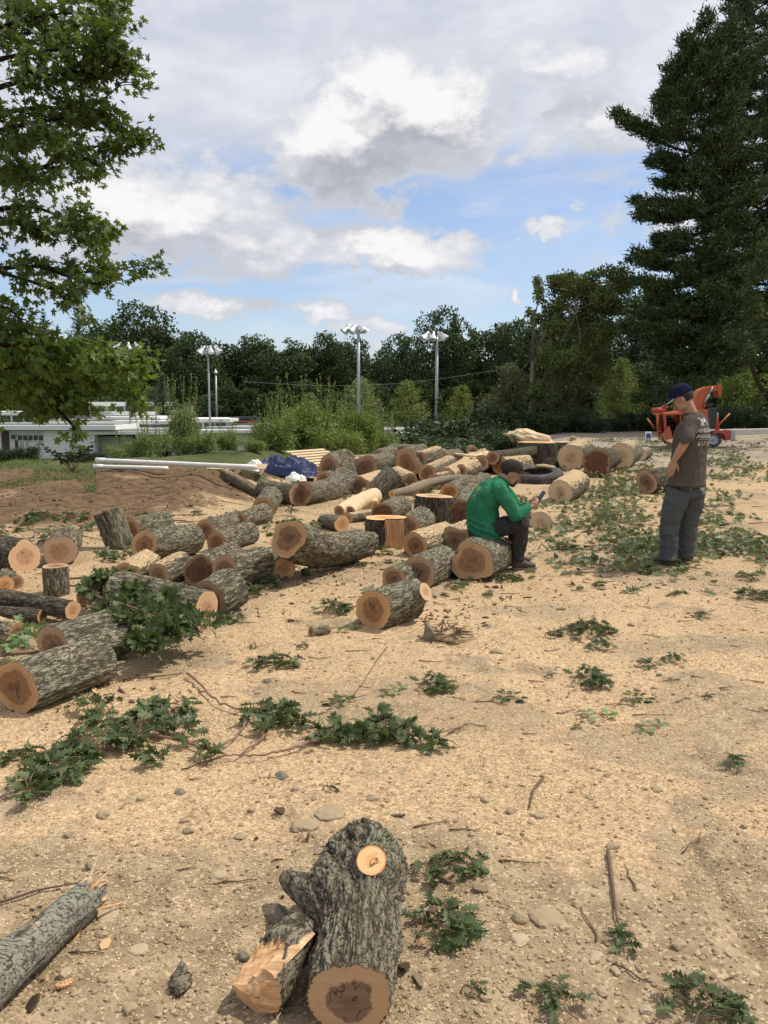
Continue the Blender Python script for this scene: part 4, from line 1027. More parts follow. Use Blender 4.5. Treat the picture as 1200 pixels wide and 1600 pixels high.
# px, top row, distance, shape, width factor, label
wood = [
 (215, 462, 112, 3, 1.0, 'tall rounded tree of the far wood rising highest left of the floodlight poles'),
 (160, 492, 118, 0, 1.0, 'far tree just left of the highest rounded tree in the left part of the wood'),
 (262, 500, 116, 1, 1.1, 'far tree on the right shoulder of the highest rounded tree on the left'),
 (305, 512, 110, 2, .9, 'broad far tree directly behind the second floodlight pole from the left'),
 (352, 535, 118, 4, 1.1, 'low broad far tree to the right of the second floodlight pole'),
 (398, 516, 118, 0, 1.0, 'far tree with an even round top above the blue tarp'),
 (440, 518, 112, 1, 1.1, 'far tree between the tarp and the leafy weeds, second with a round top'),
 (478, 535, 116, 2, .8, 'far tree in the dip to the left of the tallest floodlight pole'),
 (506, 512, 114, 3, .8, 'far tree whose top stands left beside the third floodlight head'),
 (545, 518, 120, 0, .9, 'far tree standing directly behind the third floodlight pole'),
 (590, 545, 120, 4, 1.0, 'lower far tree under the small bright cloud in the skyline gap'),
 (630, 515, 116, 2, .8, 'far tree left of the fourth floodlight head where the skyline rises'),
 (690, 472, 112, 3, .8, 'tallest dark round tree of the wood behind the fourth floodlight pole'),
 (722, 500, 118, 1, 1.0, 'narrow far tree on the right flank of the tallest dark round tree'),
 (768, 498, 114, 0, .9, 'far tree in the notch right of the tallest dark round tree'),
 (808, 492, 108, 2, .8, 'far tree behind the leaning bare trunk'),
 (850, 500, 100, 4, 1.1, 'dark tree filling the wood between the leaning trunk and the big pines'),
 (905, 470, 96, 1, 1.3, 'dark tree standing behind the right most young light green tree'),
 (485, 590, 104, 4, .9, 'small brownish tree in front of the wood behind the leafy weeds'),
 (985, 420, 78, 3, .9, 'dark broadleaf tree behind the left edge of the big pine'),
 (1040, 440, 84, 0, 1.2, 'dark broadleaf tree behind the trunk of the big pine'),
 (1110, 470, 74, 2, 1.1, 'dark broadleaf tree behind the orange chipper'),
 (1170, 450, 66, 3, 1.0, 'dark broadleaf tree at the right edge behind the pines'),
 (1235, 430, 60, 0, 1.1, 'dark broadleaf tree cut off by the right edge'),
 (95, 520, 120, 1, 1.0, 'far tree seen through the lower maple twigs on the left'),
 (30, 510, 112, 2, 1.0, 'far tree at the left edge behind the maple'),
 (-40, 490, 112, 0, 1.0, 'far tree beyond the left edge of the wood'),
]
HS = {0: 16, 1: 17, 2: 14, 3: 18, 4: 12}
for (px, top, Y, k, wf, lab) in wood:
    place(DEC[k], used, px, 0, Y, lab, 'tree', G_T, s=wf, h_px=top, H0=HS[k])
# low dense row closing the foot of the wood
for i, px in enumerate([130, 240, 330, 375, 425, 462, 525, 575, 612, 655, 705, 745, 790, 830, 870, 925]):
    place(DEC[(i * 2 + 4) % 5], used, px, 0, 101 + (i * 7) % 6, 'lower dark tree in the front row along the foot of the far wood', 'tree', 'low front trees of the far wood', s=1.35, h_px=585 + (i * 13) % 28, H0=HS[(i * 2 + 4) % 5])
for i, px in enumerate([1005, 1075, 1140, 1200]):
    place(DEC[(i + 2) % 5], used, px, 0, 58 + (i * 5) % 6, 'dark undergrowth tree low behind the orange chipper', 'tree', 'dark undergrowth trees behind the chipper', s=1.3, h_px=560 + (i * 17) % 25, H0=HS[(i + 2) % 5])
place(FIR, used, 75, 0, 118, 'thin fir tree with bare top left of the highest rounded far tree', 'tree', 'firs in the far wood', h_px=476, H0=14, s=.8)
place(FIR, used, 128, 0, 116, 'feathery fir tree next to the highest rounded far tree', 'tree', 'firs in the far wood', h_px=462, H0=14, s=.8)
place(FIR, used, 255, 0, 90, 'spreading dark fir above the white building', 'tree', 'firs in the far wood', h_px=575, H0=14, s=1.6)
G_L = 'young light green conical trees along the field'
for (px, top, Y, wf, lab) in [(563, 588, 88, 1.35, 'young light green tree behind the third floodlight pole'), (637, 592, 90, 1.25, 'young light green tree between the third and fourth floodlight poles'),
        (722, 600, 88, 1.4, 'young light green tree right of the fourth floodlight pole'), (485, 612, 86, 1.2, 'young light green tree behind the tall weeds, leftmost of its row'), (968, 556, 55, 1.15, 'largest young light green tree, standing left of the orange chipper')]:
    place(LARCH, used, px, 0, Y, lab, 'tree', G_L, h_px=top, H0=6.5, s=wf)
def wood_mass():
    rs = np.random.RandomState(77); n = 60000
    a = R(-52) + rs.rand(n) * R(104); d_ = 122 + rs.rand(n) * 22; x, y = d_ * np.sin(a), d_ * np.cos(a)
    z = -4 + rs.rand(n) ** .8 * (9 + 5 * fbm(a * 30, d_ * .05, 1, 3))
    V, Fq = leaves_simple(np.stack([x, y, z], 1), .95, rs)
    tag(mesh_np('distant_wood', V, [Fq], M['tree_a'], smooth=False), 'dark mass of foliage deep in the wood behind the field', 'wood', kind='stuff')
wood_mass()
# brush in the middle right
BR = make_decid(31, 7, 7, 15000, .20, 'bush_brown', crown_lo=.02, name='shrubby_tree')
BR2 = make_decid(32, 7, 6, 15000, .19, 'bush', crown_lo=.02, name='shrubby_tree')
place(BR, used, 800, 0, 52, 'olive brown shrubby tree left of the leaning bare trunk', 'tree', 'shrubby trees at the edge of the clearing', h_px=560, H0=7, s=.85)
place(BR, used, 880, 0, 48, 'olive brown shrubby tree right of the leaning bare trunk', 'tree', 'shrubby trees at the edge of the clearing', h_px=575, H0=7, s=1.0)
place(BR, used, 760, 0, 60, 'low olive shrubby tree beyond the back of the log heap', 'tree', 'shrubby trees at the edge of the clearing', h_px=610, H0=7, s=1.1)
place(BR, used, 925, 0, 50, 'low olive shrubby tree between the trunk and the largest young light green tree', 'tree', 'shrubby trees at the edge of the clearing', h_px=640, H0=7, s=1.3)
place(BR2, used, 1010, 0, 60, 'green shrubby tree behind the left side of the chipper', 'tree', 'shrubby trees at the edge of the clearing', h_px=610, H0=7, s=1.0)
place(BR2, used, 1150, 0, 55, 'green shrubby tree behind the right side of the chipper', 'tree', 'shrubby trees at the edge of the clearing', h_px=560, H0=7, s=1.1)

# leaning bare trunked tree (830,430)-(835,640)
def leaning_tree():
    Y = 50.0; rs = np.random.RandomState(5); b = at_y(826, 690, Y); z0 = float(ground(b[0], Y, False)); root = empty('leaning_tree', (b[0], Y, z0), 0, 'tree with a pale leaning bare trunk and airy upper foliage left of the big pines', 'tree')
    P = lambda px, py, dy=0: at_y(px, py, Y + dy) - np.array([b[0], Y, z0])
    mb = MB(); path = np.array([P(826, 690), P(830, 640), P(833, 570), P(848, 530), P(872, 492), P(905, 462), P(930, 440)])
    path[0][2] = -.1
    mb.tube(path, [.19, .17, .14, .12, .10, .07, .04], 8)
    l2 = np.array([P(842, 546), P(832, 500), P(842, 470), P(832, 430)]); mb.tube(l2, [.07, .05, .035, .015], 6)
    blobs = []
    for (px, py, rx, ry) in [(905, 455, 50, 22), (870, 432, 30, 14), (945, 440, 42, 28), (960, 480, 40, 26), (890, 500, 45, 28), (870, 545, 50, 35), (920, 540, 50, 45), (930, 590, 50, 45), (870, 600, 45, 38), (833, 450, 14, 22), (845, 500, 22, 16), (858, 468, 26, 22), (885, 448, 40, 20), (880, 500, 40, 30), (925, 470, 40, 30)]:
        for _ in range(3):
            c = P(px + rs.randn() * rx * .4, py + rs.randn() * ry * .4, rs.randn() * 1.2); k = Y / F
            blobs.append((c[0], c[1], c[2], rx * k * .6, rx * k * .8, ry * k * .6))
            limb(mb, path[min(6, 2 + rs.randint(4))], c, .035, .01, rs, .08, 6, 4)
    mb.build('trunk', M['bark_trunk'], root)
    Q = blob_points(blobs, 52000, rs, .2, thin=1.0); V, Fq = leaves_simple(Q, .18, rs)
    mesh_np('crown', V, [Fq], M['mid_green'], root, smooth=False)
M['mid_green'] = leaf_mat('mid_green_foliage', (0.05, 0.075, 0.022), (0.17, 0.21, 0.065), None, 0.6, 0.15, 0.1, 0.25)
M['bark_trunk'] = plain_mat('pale_trunk_bark', (0.22, 0.18, 0.13), .9, .3, 5)
leaning_tree()

# big pines on the right, built from boughs
def big_pine(px, Y, ytop, outline, label, seed, lo_row=560, dens=1.0, tx=None):
    """outline: list of (row, left col, right col) bounding the boughs in the photo"""
    rs = np.random.RandomState(seed); b = at_y(px, 700, Y); z0 = float(ground(b[0], Y, False)); root = empty('pine_tree', (b[0], Y, z0), 0, label, 'tree')
    top = at_y(tx or px, ytop, Y)[2] - z0; tz = at_y(tx or px, ytop, Y)[0] - b[0]
    mb = MB(); zz = np.linspace(-.2, top, 14); tr = np.stack([tz * (zz / top) ** 1.5 + .12 * np.sin(zz * .5), .1 * np.cos(zz * .4), zz], 1)
    mb.tube(tr, np.interp(zz, [0, top], [.42, .05]), 12)
    rows = np.array([o[0] for o in outline]); lc = np.array([o[1] for o in outline]); rc = np.array([o[2] for o in outline])
    tips, base_ = [], []
    z = at_y(px, lo_row, Y)[2] - z0
    while z < top * .985:
        row = 800 - F * math.tan(math.atan2(z + z0 - EYE, Y) + PITCH)
        x_c = np.interp(z, zz, tr[:, 0]); k = Y / F
        Lm = max(.5, (px + x_c / k - np.interp(row, rows, lc)) * k); Rm = max(.5, (np.interp(row, rows, rc) - px - x_c / k) * k)
        nb = rs.randint(5, 7); a0 = rs.rand() * 6.28
        for j in range(nb):
            a = a0 + j * 6.28 / nb + rs.randn() * .2; wx = math.cos(a)
            tier = .84 + .24 * math.sin(z * 2.1 + seed) * (1 if wx < 0 else .6); L = (Lm if wx < 0 else Rm) * (.66 + .46 * rs.rand()) * tier; L = L * abs(wx) + (Lm + Rm) / 2 * (1 - abs(wx)) * (.6 + .3 * rs.rand())
            rise = (.05 + .45 * (z / top) ** 1.5) * L + rs.randn() * .12 * L
            e = np.array([math.cos(a) * L, math.sin(a) * L, rise]); o_ = np.array([x_c, 0, z])
            t = np.linspace(0, 1, 7)[:, None]; pth = o_ + e * t + np.array([0, 0, 1]) * (-.10 * L * np.sin(np.pi * t * .8)); mb.tube(pth, np.linspace(.035 + .012 * L, .012, 7), 5)
            m_ = int((10 + 15 * L) * dens * 1.35)
            s_ = .18 + .82 * rs.rand(m_) ** .75; c = o_ + e * s_[:, None] + np.array([0, 0, 1]) * (-.10 * L * np.sin(np.pi * s_ * .8))[:, None]
            side = np.array([-math.sin(a), math.cos(a), 0]); wdt = .34 * L * (1.12 - s_) + .15
            c = c + side * (rs.randn(m_) * wdt * .55)[:, None] + rs.randn(m_, 3) * [.10, .10, .07] + np.array([0, 0, .12])
            d_ = e / L + side * rs.randn(m_)[:, None] * .5 + np.array([0, 0, .45]); tips.append(np.hstack([c, d_]))
        z += .55 + .40 * rs.rand()
    T = np.vstack(tips); n = len(T); K = 12
    c, d_ = T[:, :3], T[:, 3:]; d_ /= np.linalg.norm(d_, axis=1, keepdims=True)
    c = np.repeat(c, K, 0); dd = np.repeat(d_, K, 0) + rs.randn(n * K, 3) * .55; dd /= np.linalg.norm(dd, axis=1, keepdims=True)
    c = c + rs.randn(n * K, 3) * .12; ln = (.15 + .18 * rs.rand(n * K))[:, None]
    sd = np.cross(dd, rs.randn(n * K, 3)); sd /= np.linalg.norm(sd, axis=1, keepdims=True); wv = .030 + .02 * rs.rand(n * K)[:, None]
    V = np.stack([c - sd * wv, c + sd * wv, c + dd * ln], 1).reshape(-1, 3)
    mesh_np('crown', V, [np.arange(len(V)).reshape(-1, 3)], M['tree_fir'], root, smooth=False); mb.build('trunk', M['bark_tree'], root)
big_pine(1078, 44, 62, [(40, 1060, 1130), (90, 1035, 1180), (150, 1010, 1200), (200, 955, 1200), (245, 950, 1210), (290, 985, 1210), (330, 940, 1210), (380, 955, 1210), (420, 960, 1210), (470, 945, 1200), (560, 985, 1180)], 'large dark pine tree standing left of the taller pine at the right edge', 3, lo_row=590)
big_pine(1165, 50, -30, [(-60, 1120, 1230), (0, 1105, 1260), (60, 1085, 1300), (200, 1060, 1330), (400, 1060, 1330), (560, 1080, 1300)], 'tallest dark pine tree at the right edge of the picture', 8, lo_row=520, dens=.9)
def side_limb_tree():
    Y = 30.0; rs = np.random.RandomState(15); b = at_y(1215, 700, Y); z0 = float(ground(b[0], Y, False)); root = empty('broadleaf_tree', (b[0], Y, z0), 0, 'tree at the right edge with dark bare limbs hanging over the gravel', 'tree')
    P = lambda px, py, dy=0: at_y(px, py, Y + dy) - np.array([b[0], Y, z0]); mb = MB()
    tr = np.array([P(1215, 710), P(1212, 600), P(1216, 480), P(1225, 350)]); tr[0][2] = -.1; mb.tube(tr, [.22, .19, .16, .1], 10)
    mb.tube([P(1213, 640), P(1185, 600), P(1170, 560), P(1160, 520), P(1165, 480)], [.10, .085, .07, .05, .03], 7)
    mb.build('trunk', M['bark_tree'], root); blobs = []
    for (px, py, rx, ry) in [(1185, 480, 35, 40), (1150, 530, 30, 30), (1200, 420, 45, 40), (1190, 560, 25, 25), (1230, 520, 40, 60), (1150, 600, 22, 18), (1185, 620, 25, 18)]:
        for _ in range(3):
            c = P(px + rs.randn() * rx * .4, py + rs.randn() * ry * .4, rs.randn() * .8); k = Y / F; blobs.append((c[0], c[1], c[2], rx * k * .5, rx * k * .7, ry * k * .5))
    Q = blob_points(blobs, 12000, rs, .2, thin=2.0); V, Fq = leaves_simple(Q, .10, rs); mesh_np('crown', V, [Fq], M['tree_a'], root, smooth=False)
side_limb_tree()

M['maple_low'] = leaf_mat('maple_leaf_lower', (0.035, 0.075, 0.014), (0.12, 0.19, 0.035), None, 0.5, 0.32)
# maple on the left: real twigs and lobed leaves
def maple():
    rs = np.random.RandomState(17); Y = 9.5; b = np.array([-8.2, 10.0, 0.0]); b[2] = gz(b[0], b[1])
    root = empty('maple_tree', b, 0, 'maple tree reaching in from the left with dark lobed leaves against the sky', 'tree')
    P = lambda px, py, dy=0: at_y(px, py, Y + dy) - b
    mb = MB(); tr = np.array([(0, 0, -.2), (.1, 0, 2), (0, .1, 4.5), (.25, 0, 7), (.4, 0, 9.5)]); mb.tube(tr, [.30, .25, .20, .14, .06], 12)
    # limbs: pixel polylines, leaf spread radius in px, leaves per 10 px
    limbs = [
     ([(-160, 120), (-60, 60), (40, 30), (100, 20), (172, 25)], 32, 26), ([(-160, 120), (-40, 100), (60, 80), (130, 75), (168, 60)], 30, 24),
     ([(-140, 160), (-20, 140), (80, 115), (150, 110), (195, 100)], 16, 20), ([(-160, 60), (-40, 10), (60, -20), (140, -15), (180, -5)], 30, 24),
     ([(-150, 180), (-20, 180), (70, 165), (140, 175), (200, 120)], 22, 16), ([(-150, 160), (-30, 60), (50, 50), (100, 60)], 40, 20),
     ([(-150, 220), (-40, 215), (50, 190), (120, 185), (170, 185)], 26, 20), ([(-150, 220), (-40, 240), (40, 222), (90, 215)], 24, 16), ([(-150, 320), (-30, 290), (55, 268), (110, 240), (175, 222), (240, 208)], 15, 17),
     ([(-30, 290), (60, 262), (110, 262), (150, 275)], 15, 14), ([(110, 240), (140, 250), (165, 268)], 15, 16), ([(-150, 330), (-30, 330), (50, 320), (110, 345), (155, 360)], 20, 17), ([(-30, 330), (60, 360), (110, 365), (148, 385)], 17, 15),
     ([(-150, 330), (-20, 270), (25, 262), (45, 280)], 18, 14), ([(-150, 360), (-20, 350), (40, 350), (60, 375)], 22, 16), ([(-150, 440), (-20, 420), (60, 415), (140, 428), (235, 412)], 18, 21), ([(-20, 420), (50, 440), (90, 455), (110, 480)], 20, 17), ([(60, 415), (130, 440), (165, 445)], 15, 14),
     ([(-150, 470), (-40, 470), (10, 480), (35, 500)], 24, 17),
     ([(-150, 560), (-40, 545), (40, 535), (110, 545), (160, 560), (215, 570)], 22, 30), ([(-150, 600), (-30, 580), (40, 570), (100, 585), (180, 600)], 27, 36), ([(-150, 640), (-30, 610), (40, 605), (90, 620), (120, 650)], 24, 34),
     ([(-150, 560), (-40, 560), (30, 550), (60, 560), (90, 590)], 30, 34), ([(-150, 660), (-40, 630), (20, 625), (60, 640)], 18, 28), ([(120, 550), (170, 585), (200, 610), (225, 640)], 14, 16), ([(-150, 520), (-30, 515), (30, 515), (70, 528)], 22, 28), ([(90, 640), (115, 665), (120, 690)], 10, 8)]
    LP, LD = [], []
    for li, (pl, rad, dens) in enumerate(limbs):
        dy = rs.randn() * .5
        pts = np.array([P(x, y, dy + .15 * rs.randn() + (.4 if k == 0 else 0)) for k, (x, y) in enumerate(pl)])
        if pl[0][0] < -100:  # join the trunk
            z = pts[0][2]; pts[0] = np.array([np.interp(z * .8, tr[:, 2], tr[:, 0]), 0, min(z * .8, 9)])
        t = np.linspace(0, 1, 22); ti = np.linspace(0, 1, len(pts)); pp = np.stack([np.interp(t, ti, pts[:, k]) for k in range(3)], 1)
        for _ in range(3): pp[1:-1] = (pp[:-2] + pp[1:-1] * 2 + pp[2:]) / 4
        mb.tube(pp, np.interp(t, [0, .5, 1], [.05 if pl[0][0] < -100 else .018, .018, .005]), 6)
        seg = sum(math.hypot(pl[i + 1][0] - pl[i][0], pl[i + 1][1] - pl[i][1]) for i in range(len(pl) - 1))
        n = int(seg / 10 * dens * (.85 if pl[0][1] < 400 else .68)); k_ = Y / F; R_ = rad * k_
        m = max(6, int(seg / 16)); 
        u = .22 + .8 * rs.rand(m); c0 = np.stack([np.interp(u, t, pp[:, k]) for k in range(3)], 1); ddir = pp[-1] - pp[-6]; ddir /= np.linalg.norm(ddir)
        ends = c0 + rs.randn(m, 3) * R_ * np.array([.6, 1.1, .62]) + ddir * R_ * .4
        for a_, e_ in zip(c0, ends): limb(mb, a_, e_, .006, .003, rs, .05, 4, 4)
        pk = rs.randint(m, size=n); f = (.3 + .7 * rs.rand(n))[:, None]
        q_ = c0[pk] * (1 - f) + ends[pk] * f + rs.randn(n, 3) * np.array([.07, .12, .055]); LP.append(q_)
        LD.append(np.tile(ddir, (n, 1)) * .5 + (ends - c0)[pk] / (R_ + .01) * .5 + rs.randn(n, 3) * .5 + np.array([0, 0, -.35]))
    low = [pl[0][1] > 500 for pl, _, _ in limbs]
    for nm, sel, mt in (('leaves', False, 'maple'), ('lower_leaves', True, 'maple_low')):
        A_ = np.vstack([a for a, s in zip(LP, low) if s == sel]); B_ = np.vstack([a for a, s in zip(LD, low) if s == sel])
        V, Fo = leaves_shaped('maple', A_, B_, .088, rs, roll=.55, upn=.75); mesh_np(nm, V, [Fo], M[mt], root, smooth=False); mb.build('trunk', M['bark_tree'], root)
maple()

# bushes and weeds along the lip
B1 = make_bush(41, 2.6, 3.4, 11000, .125, 'bush', 'weed_thicket', 9, 18)
B2 = make_bush(42, 2.2, 3.2, 10000, .115, 'bush', 'weed_thicket', 9, 16)
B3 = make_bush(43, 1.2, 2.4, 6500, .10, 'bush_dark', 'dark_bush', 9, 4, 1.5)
def bush(pr, px, Y, top, lab, group, H0, wf=1.0, rz=0, cat='bush'):
    p = at_y(px, top, Y); z0 = float(ground(p[0], Y, False)); o = pr if id(pr) not in used else copy_tree(pr); used.add(id(pr))
    s = (p[2] - z0) / H0 * 1.06; o.location = (p[0], Y, z0); o.scale = (s * wf, s * wf, s); o.rotation_euler = (0, 0, rz); tag(o, lab, cat, group)
G_W = 'green weed thickets along the top of the slope'
for a in [(B1, 485, 25, 618, 'tallest leafy green thicket with upright shoots behind the blue tarp', 2.6, .9, 0), (B2, 430, 22, 640, 'leafy thicket directly left above the blue tarp', 2.2, .8, 1),
          (B1, 555, 27, 632, 'leafy thicket at the foot of the third floodlight pole', 2.6, .8, 2), (B2, 520, 24, 660, 'lower leafy thicket behind the wooden pallet', 2.2, 1.1, 4),
          (B1, 355, 21, 668, 'low leafy thicket in front of the white sliding doors', 2.6, 1.0, 5), (B2, 395, 20, 682, 'small leafy thicket beside the white sheet and tarp', 2.2, 1.2, 3),
          (B1, 280, 20.5, 622, 'tall leafy thicket in front of the white roofs left of the second pole', 2.6, .45, 3.3), (B2, 235, 19.5, 668, 'leafy thicket behind the left end of the white pipes', 2.2, .8, 5.5),
          (B2, 315, 20, 672, 'low leafy thicket behind the middle of the white pipes', 2.2, 1.1, .7), (B1, 600, 30, 664, 'leafy thicket at the right end of the row behind the log heap', 2.6, .8, 1.5),
          (B2, 190, 19.5, 688, 'leafy thicket with fine stems above the pipe ends', 2.2, .9, 2.2)]:
    bush(a[0], a[1], a[2], a[3], a[4], G_W, a[5], a[6], a[7])
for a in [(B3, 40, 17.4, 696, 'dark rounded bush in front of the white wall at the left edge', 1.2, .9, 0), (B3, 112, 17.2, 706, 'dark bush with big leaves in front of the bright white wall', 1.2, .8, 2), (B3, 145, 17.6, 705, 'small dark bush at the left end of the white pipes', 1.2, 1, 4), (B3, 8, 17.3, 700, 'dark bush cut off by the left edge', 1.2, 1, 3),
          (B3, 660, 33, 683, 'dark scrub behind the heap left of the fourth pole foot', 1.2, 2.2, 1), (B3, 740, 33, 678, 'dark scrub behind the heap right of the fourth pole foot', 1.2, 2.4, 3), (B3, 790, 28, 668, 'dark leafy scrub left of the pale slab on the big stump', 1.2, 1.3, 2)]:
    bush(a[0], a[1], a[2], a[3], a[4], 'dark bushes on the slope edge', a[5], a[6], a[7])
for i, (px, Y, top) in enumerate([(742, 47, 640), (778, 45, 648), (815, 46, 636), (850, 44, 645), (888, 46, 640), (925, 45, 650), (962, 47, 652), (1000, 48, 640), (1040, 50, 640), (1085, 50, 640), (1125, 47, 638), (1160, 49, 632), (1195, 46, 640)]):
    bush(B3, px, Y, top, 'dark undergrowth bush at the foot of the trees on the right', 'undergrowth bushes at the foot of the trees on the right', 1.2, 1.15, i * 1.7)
# big leaf spray in front of white wall
def spray():
    rs = np.random.RandomState(8); Y = 14.5; b = at_g(115, 742); root = empty('leafy_sapling', b, 0, 'thin sapling with big dark separate leaves in front of the bright white wall', 'sapling'); mb = MB(); LP, LD = [], []
    for k in range(9):
        e = at_y(62 + 11 * k + rs.randn() * 4, 688 + rs.rand() * 22, b[1]) - b; pth = limb(mb, (0, 0, 0), e, .008, .003, rs, .06, 9, 5)
        for i in range(4, 9):
            for s in (-1, 1, 1): LP.append(pth[i]); LD.append((s * .8 + rs.randn() * .3, rs.randn() * .5, -.15 + rs.randn() * .3))
    LP, LD = np.array(LP), np.array(LD); s = .085; d_ = LD / np.linalg.norm(LD, axis=1, keepdims=True); sd = np.cross(d_, rs.randn(len(d_), 3)); sd /= np.linalg.norm(sd, axis=1, keepdims=True)
    V = np.stack([LP, LP + d_ * s * .35 + sd * s * .3, LP + d_ * s * .75 + sd * s * .2, LP + d_ * s * 1.1, LP + d_ * s * .75 - sd * s * .2, LP + d_ * s * .35 - sd * s * .3], 1).reshape(-1, 3)
    mesh_np('leaves', V, [np.arange(len(V)).reshape(-1, 6)], M['bush_dark'], root, smooth=False); mb.build('stems', M['twig'], root)
spray()
# grass on the lip
def grass():
    rs = np.random.RandomState(3); n = 26000
    px = rs.rand(n) * 760 - 40; py = 752 - rs.rand(n) ** 1.2 * 34 - 14 * sstep(300, 600, px) - 16 * sstep(450, 700, px); P_ = []
    for a, c in zip(px, py):
        p = at_z(a, c, .42 if a < 380 else .0); P_.append((p[0], p[1]))
    P_ = np.array(P_); keep = ((px < 150) | (py < 738) | (px > 520)) & (fbm(P_[:, 0] * .9, P_[:, 1] * .9, 3, 3) > np.where(px < 150, .42, np.where(px > 480, .5, .60))); P_ = P_[keep]; px = px[keep]; n = len(P_)
    z = ground(P_[:, 0], P_[:, 1]); c = np.stack([P_[:, 0], P_[:, 1], z], 1); a = rs.rand(n) * 6.28; sd = np.stack([np.cos(a), np.sin(a), 0 * a], 1) * .006; h = .03 + .06 * rs.rand(n); ln = rs.randn(n, 3) * .05; ln[:, 2] = h
    V = np.stack([c - sd, c + sd, c + ln], 1).reshape(-1, 3)
    tag(mesh_np('grass', V, [np.arange(n * 3).reshape(-1, 3)], M['grass'], smooth=False), 'short green grass growing along the top edge of the dirt bank', 'grass', kind='stuff')
grass()
# ------------------------------------------------------------------ oak sprigs
def make_sprig(seed, L, n, leaf=.11, h=.10, spread=.5, mat='oak_leaf', stem=1.0, bare=0.0):
    rs = np.random.RandomState(seed); root = empty('oak_sprig'); mb = MB(); LP, LD = [], []
    t = np.linspace(0, 1, 9); k1, k2 = rs.randn() * .25, rs.randn() * .15
    main = np.stack([(t - .5) * L, k1 * L * t * (1 - t) + .02 * np.sin(9 * t), .012 + h * .5 * np.sin(np.pi * t)], 1)
    if bare > 0: main = np.vstack([main[0] - [bare * L, rs.randn() * .1 * L, .0], main])
    mb.tube(main, np.linspace(.0045, .002, len(main)) * stem, 5); main = main[-9:]
    nb = max(4, int(n / 3)); ends = []
    for i in range(nb):
        u = .1 + .9 * (i + rs.rand() * .5) / nb; p = np.array([np.interp(u, t, main[:, k]) for k in range(3)]); sd = 1 if i % 2 else -1
        e = p + np.array([L * .12 * (rs.rand() + .3), sd * L * spread * (.25 + .5 * rs.rand()) * (1 - .5 * u), h * (.15 + .5 * rs.rand())])
        mb.tube([p, (p + e) / 2 + [0, 0, .012], e], [.0022, .0018, .0012], 4); ends.append((e, e - p))
    ends.append((main[-1], main[-1] - main[-3]))
    for i in range(n):
        e, d_ = ends[rs.randint(len(ends))]; d_ = d_ / np.linalg.norm(d_)
        LP.append(e + rs.randn(3) * [.012, .012, .006]); LD.append(d_ * .5 + rs.randn(3) * [.75, .75, .28] + [0, 0, -.10])
    LP = np.array(LP); LP[:, 2] = np.maximum(LP[:, 2], .015)
    V, Fo = leaves_shaped('oak', LP, np.array(LD), leaf * .80, rs, roll=.8, upn=.7, curl=.7); V[:, 2] *= .62; V[:, 2] = np.where(V[:, 2] < .004, .004 + rs.rand(len(V)) * .003, V[:, 2])
    mesh_np('leaves', V, [Fo], M[mat], root, smooth=False); mb.build('stem', M['twig_red'], root)
    return root
SP = {'tiny': make_sprig(1, .10, 7, .085, .05), 'star': make_sprig(2, .12, 13, .10, .08), 'small': make_sprig(3, .22, 28, .10, .09, .7), 'long': make_sprig(4, .42, 54, .12, .09, .4),
      'tuft': make_sprig(5, .28, 64, .125, .13, .8), 'pale': make_sprig(6, .22, 15, .11, .05, .5, 'oak_leaf_pale'), 'twigged': make_sprig(7, .26, 22, .10, .08, .5, 'oak_leaf', 1.2, .55), }
SPW = {'tiny': .17, 'star': .22, 'small': .34, 'long': .52, 'tuft': .42, 'pale': .34, 'twigged': .40, 'big': .80}
sp_used = set()
def sprig(kind, px, py, wpx, label, rz=None, group='oak leaf sprigs lying on the sawdust', lift=0.0, zs=1.0, tilt=(0, 0)):
    g_ = at_g(px, py, lift); dep = g_[1] * math.cos(PITCH) + (EYE - g_[2]) * math.sin(PITCH)
    o = SP[kind] if kind not in sp_used else copy_tree(SP[kind]); sp_used.add(kind)
    s = wpx * dep / F / SPW[kind]; s = max(.6, min(s, 2.6)); o.location = (g_[0], g_[1], g_[2] + lift + .002); o.scale = (s, s, s * zs)
    o.rotation_euler = (tilt[0], tilt[1], ((px * .37 + py * .11) % 6.28) if rz is None else rz); return tag(o, label, 'sprig', group)
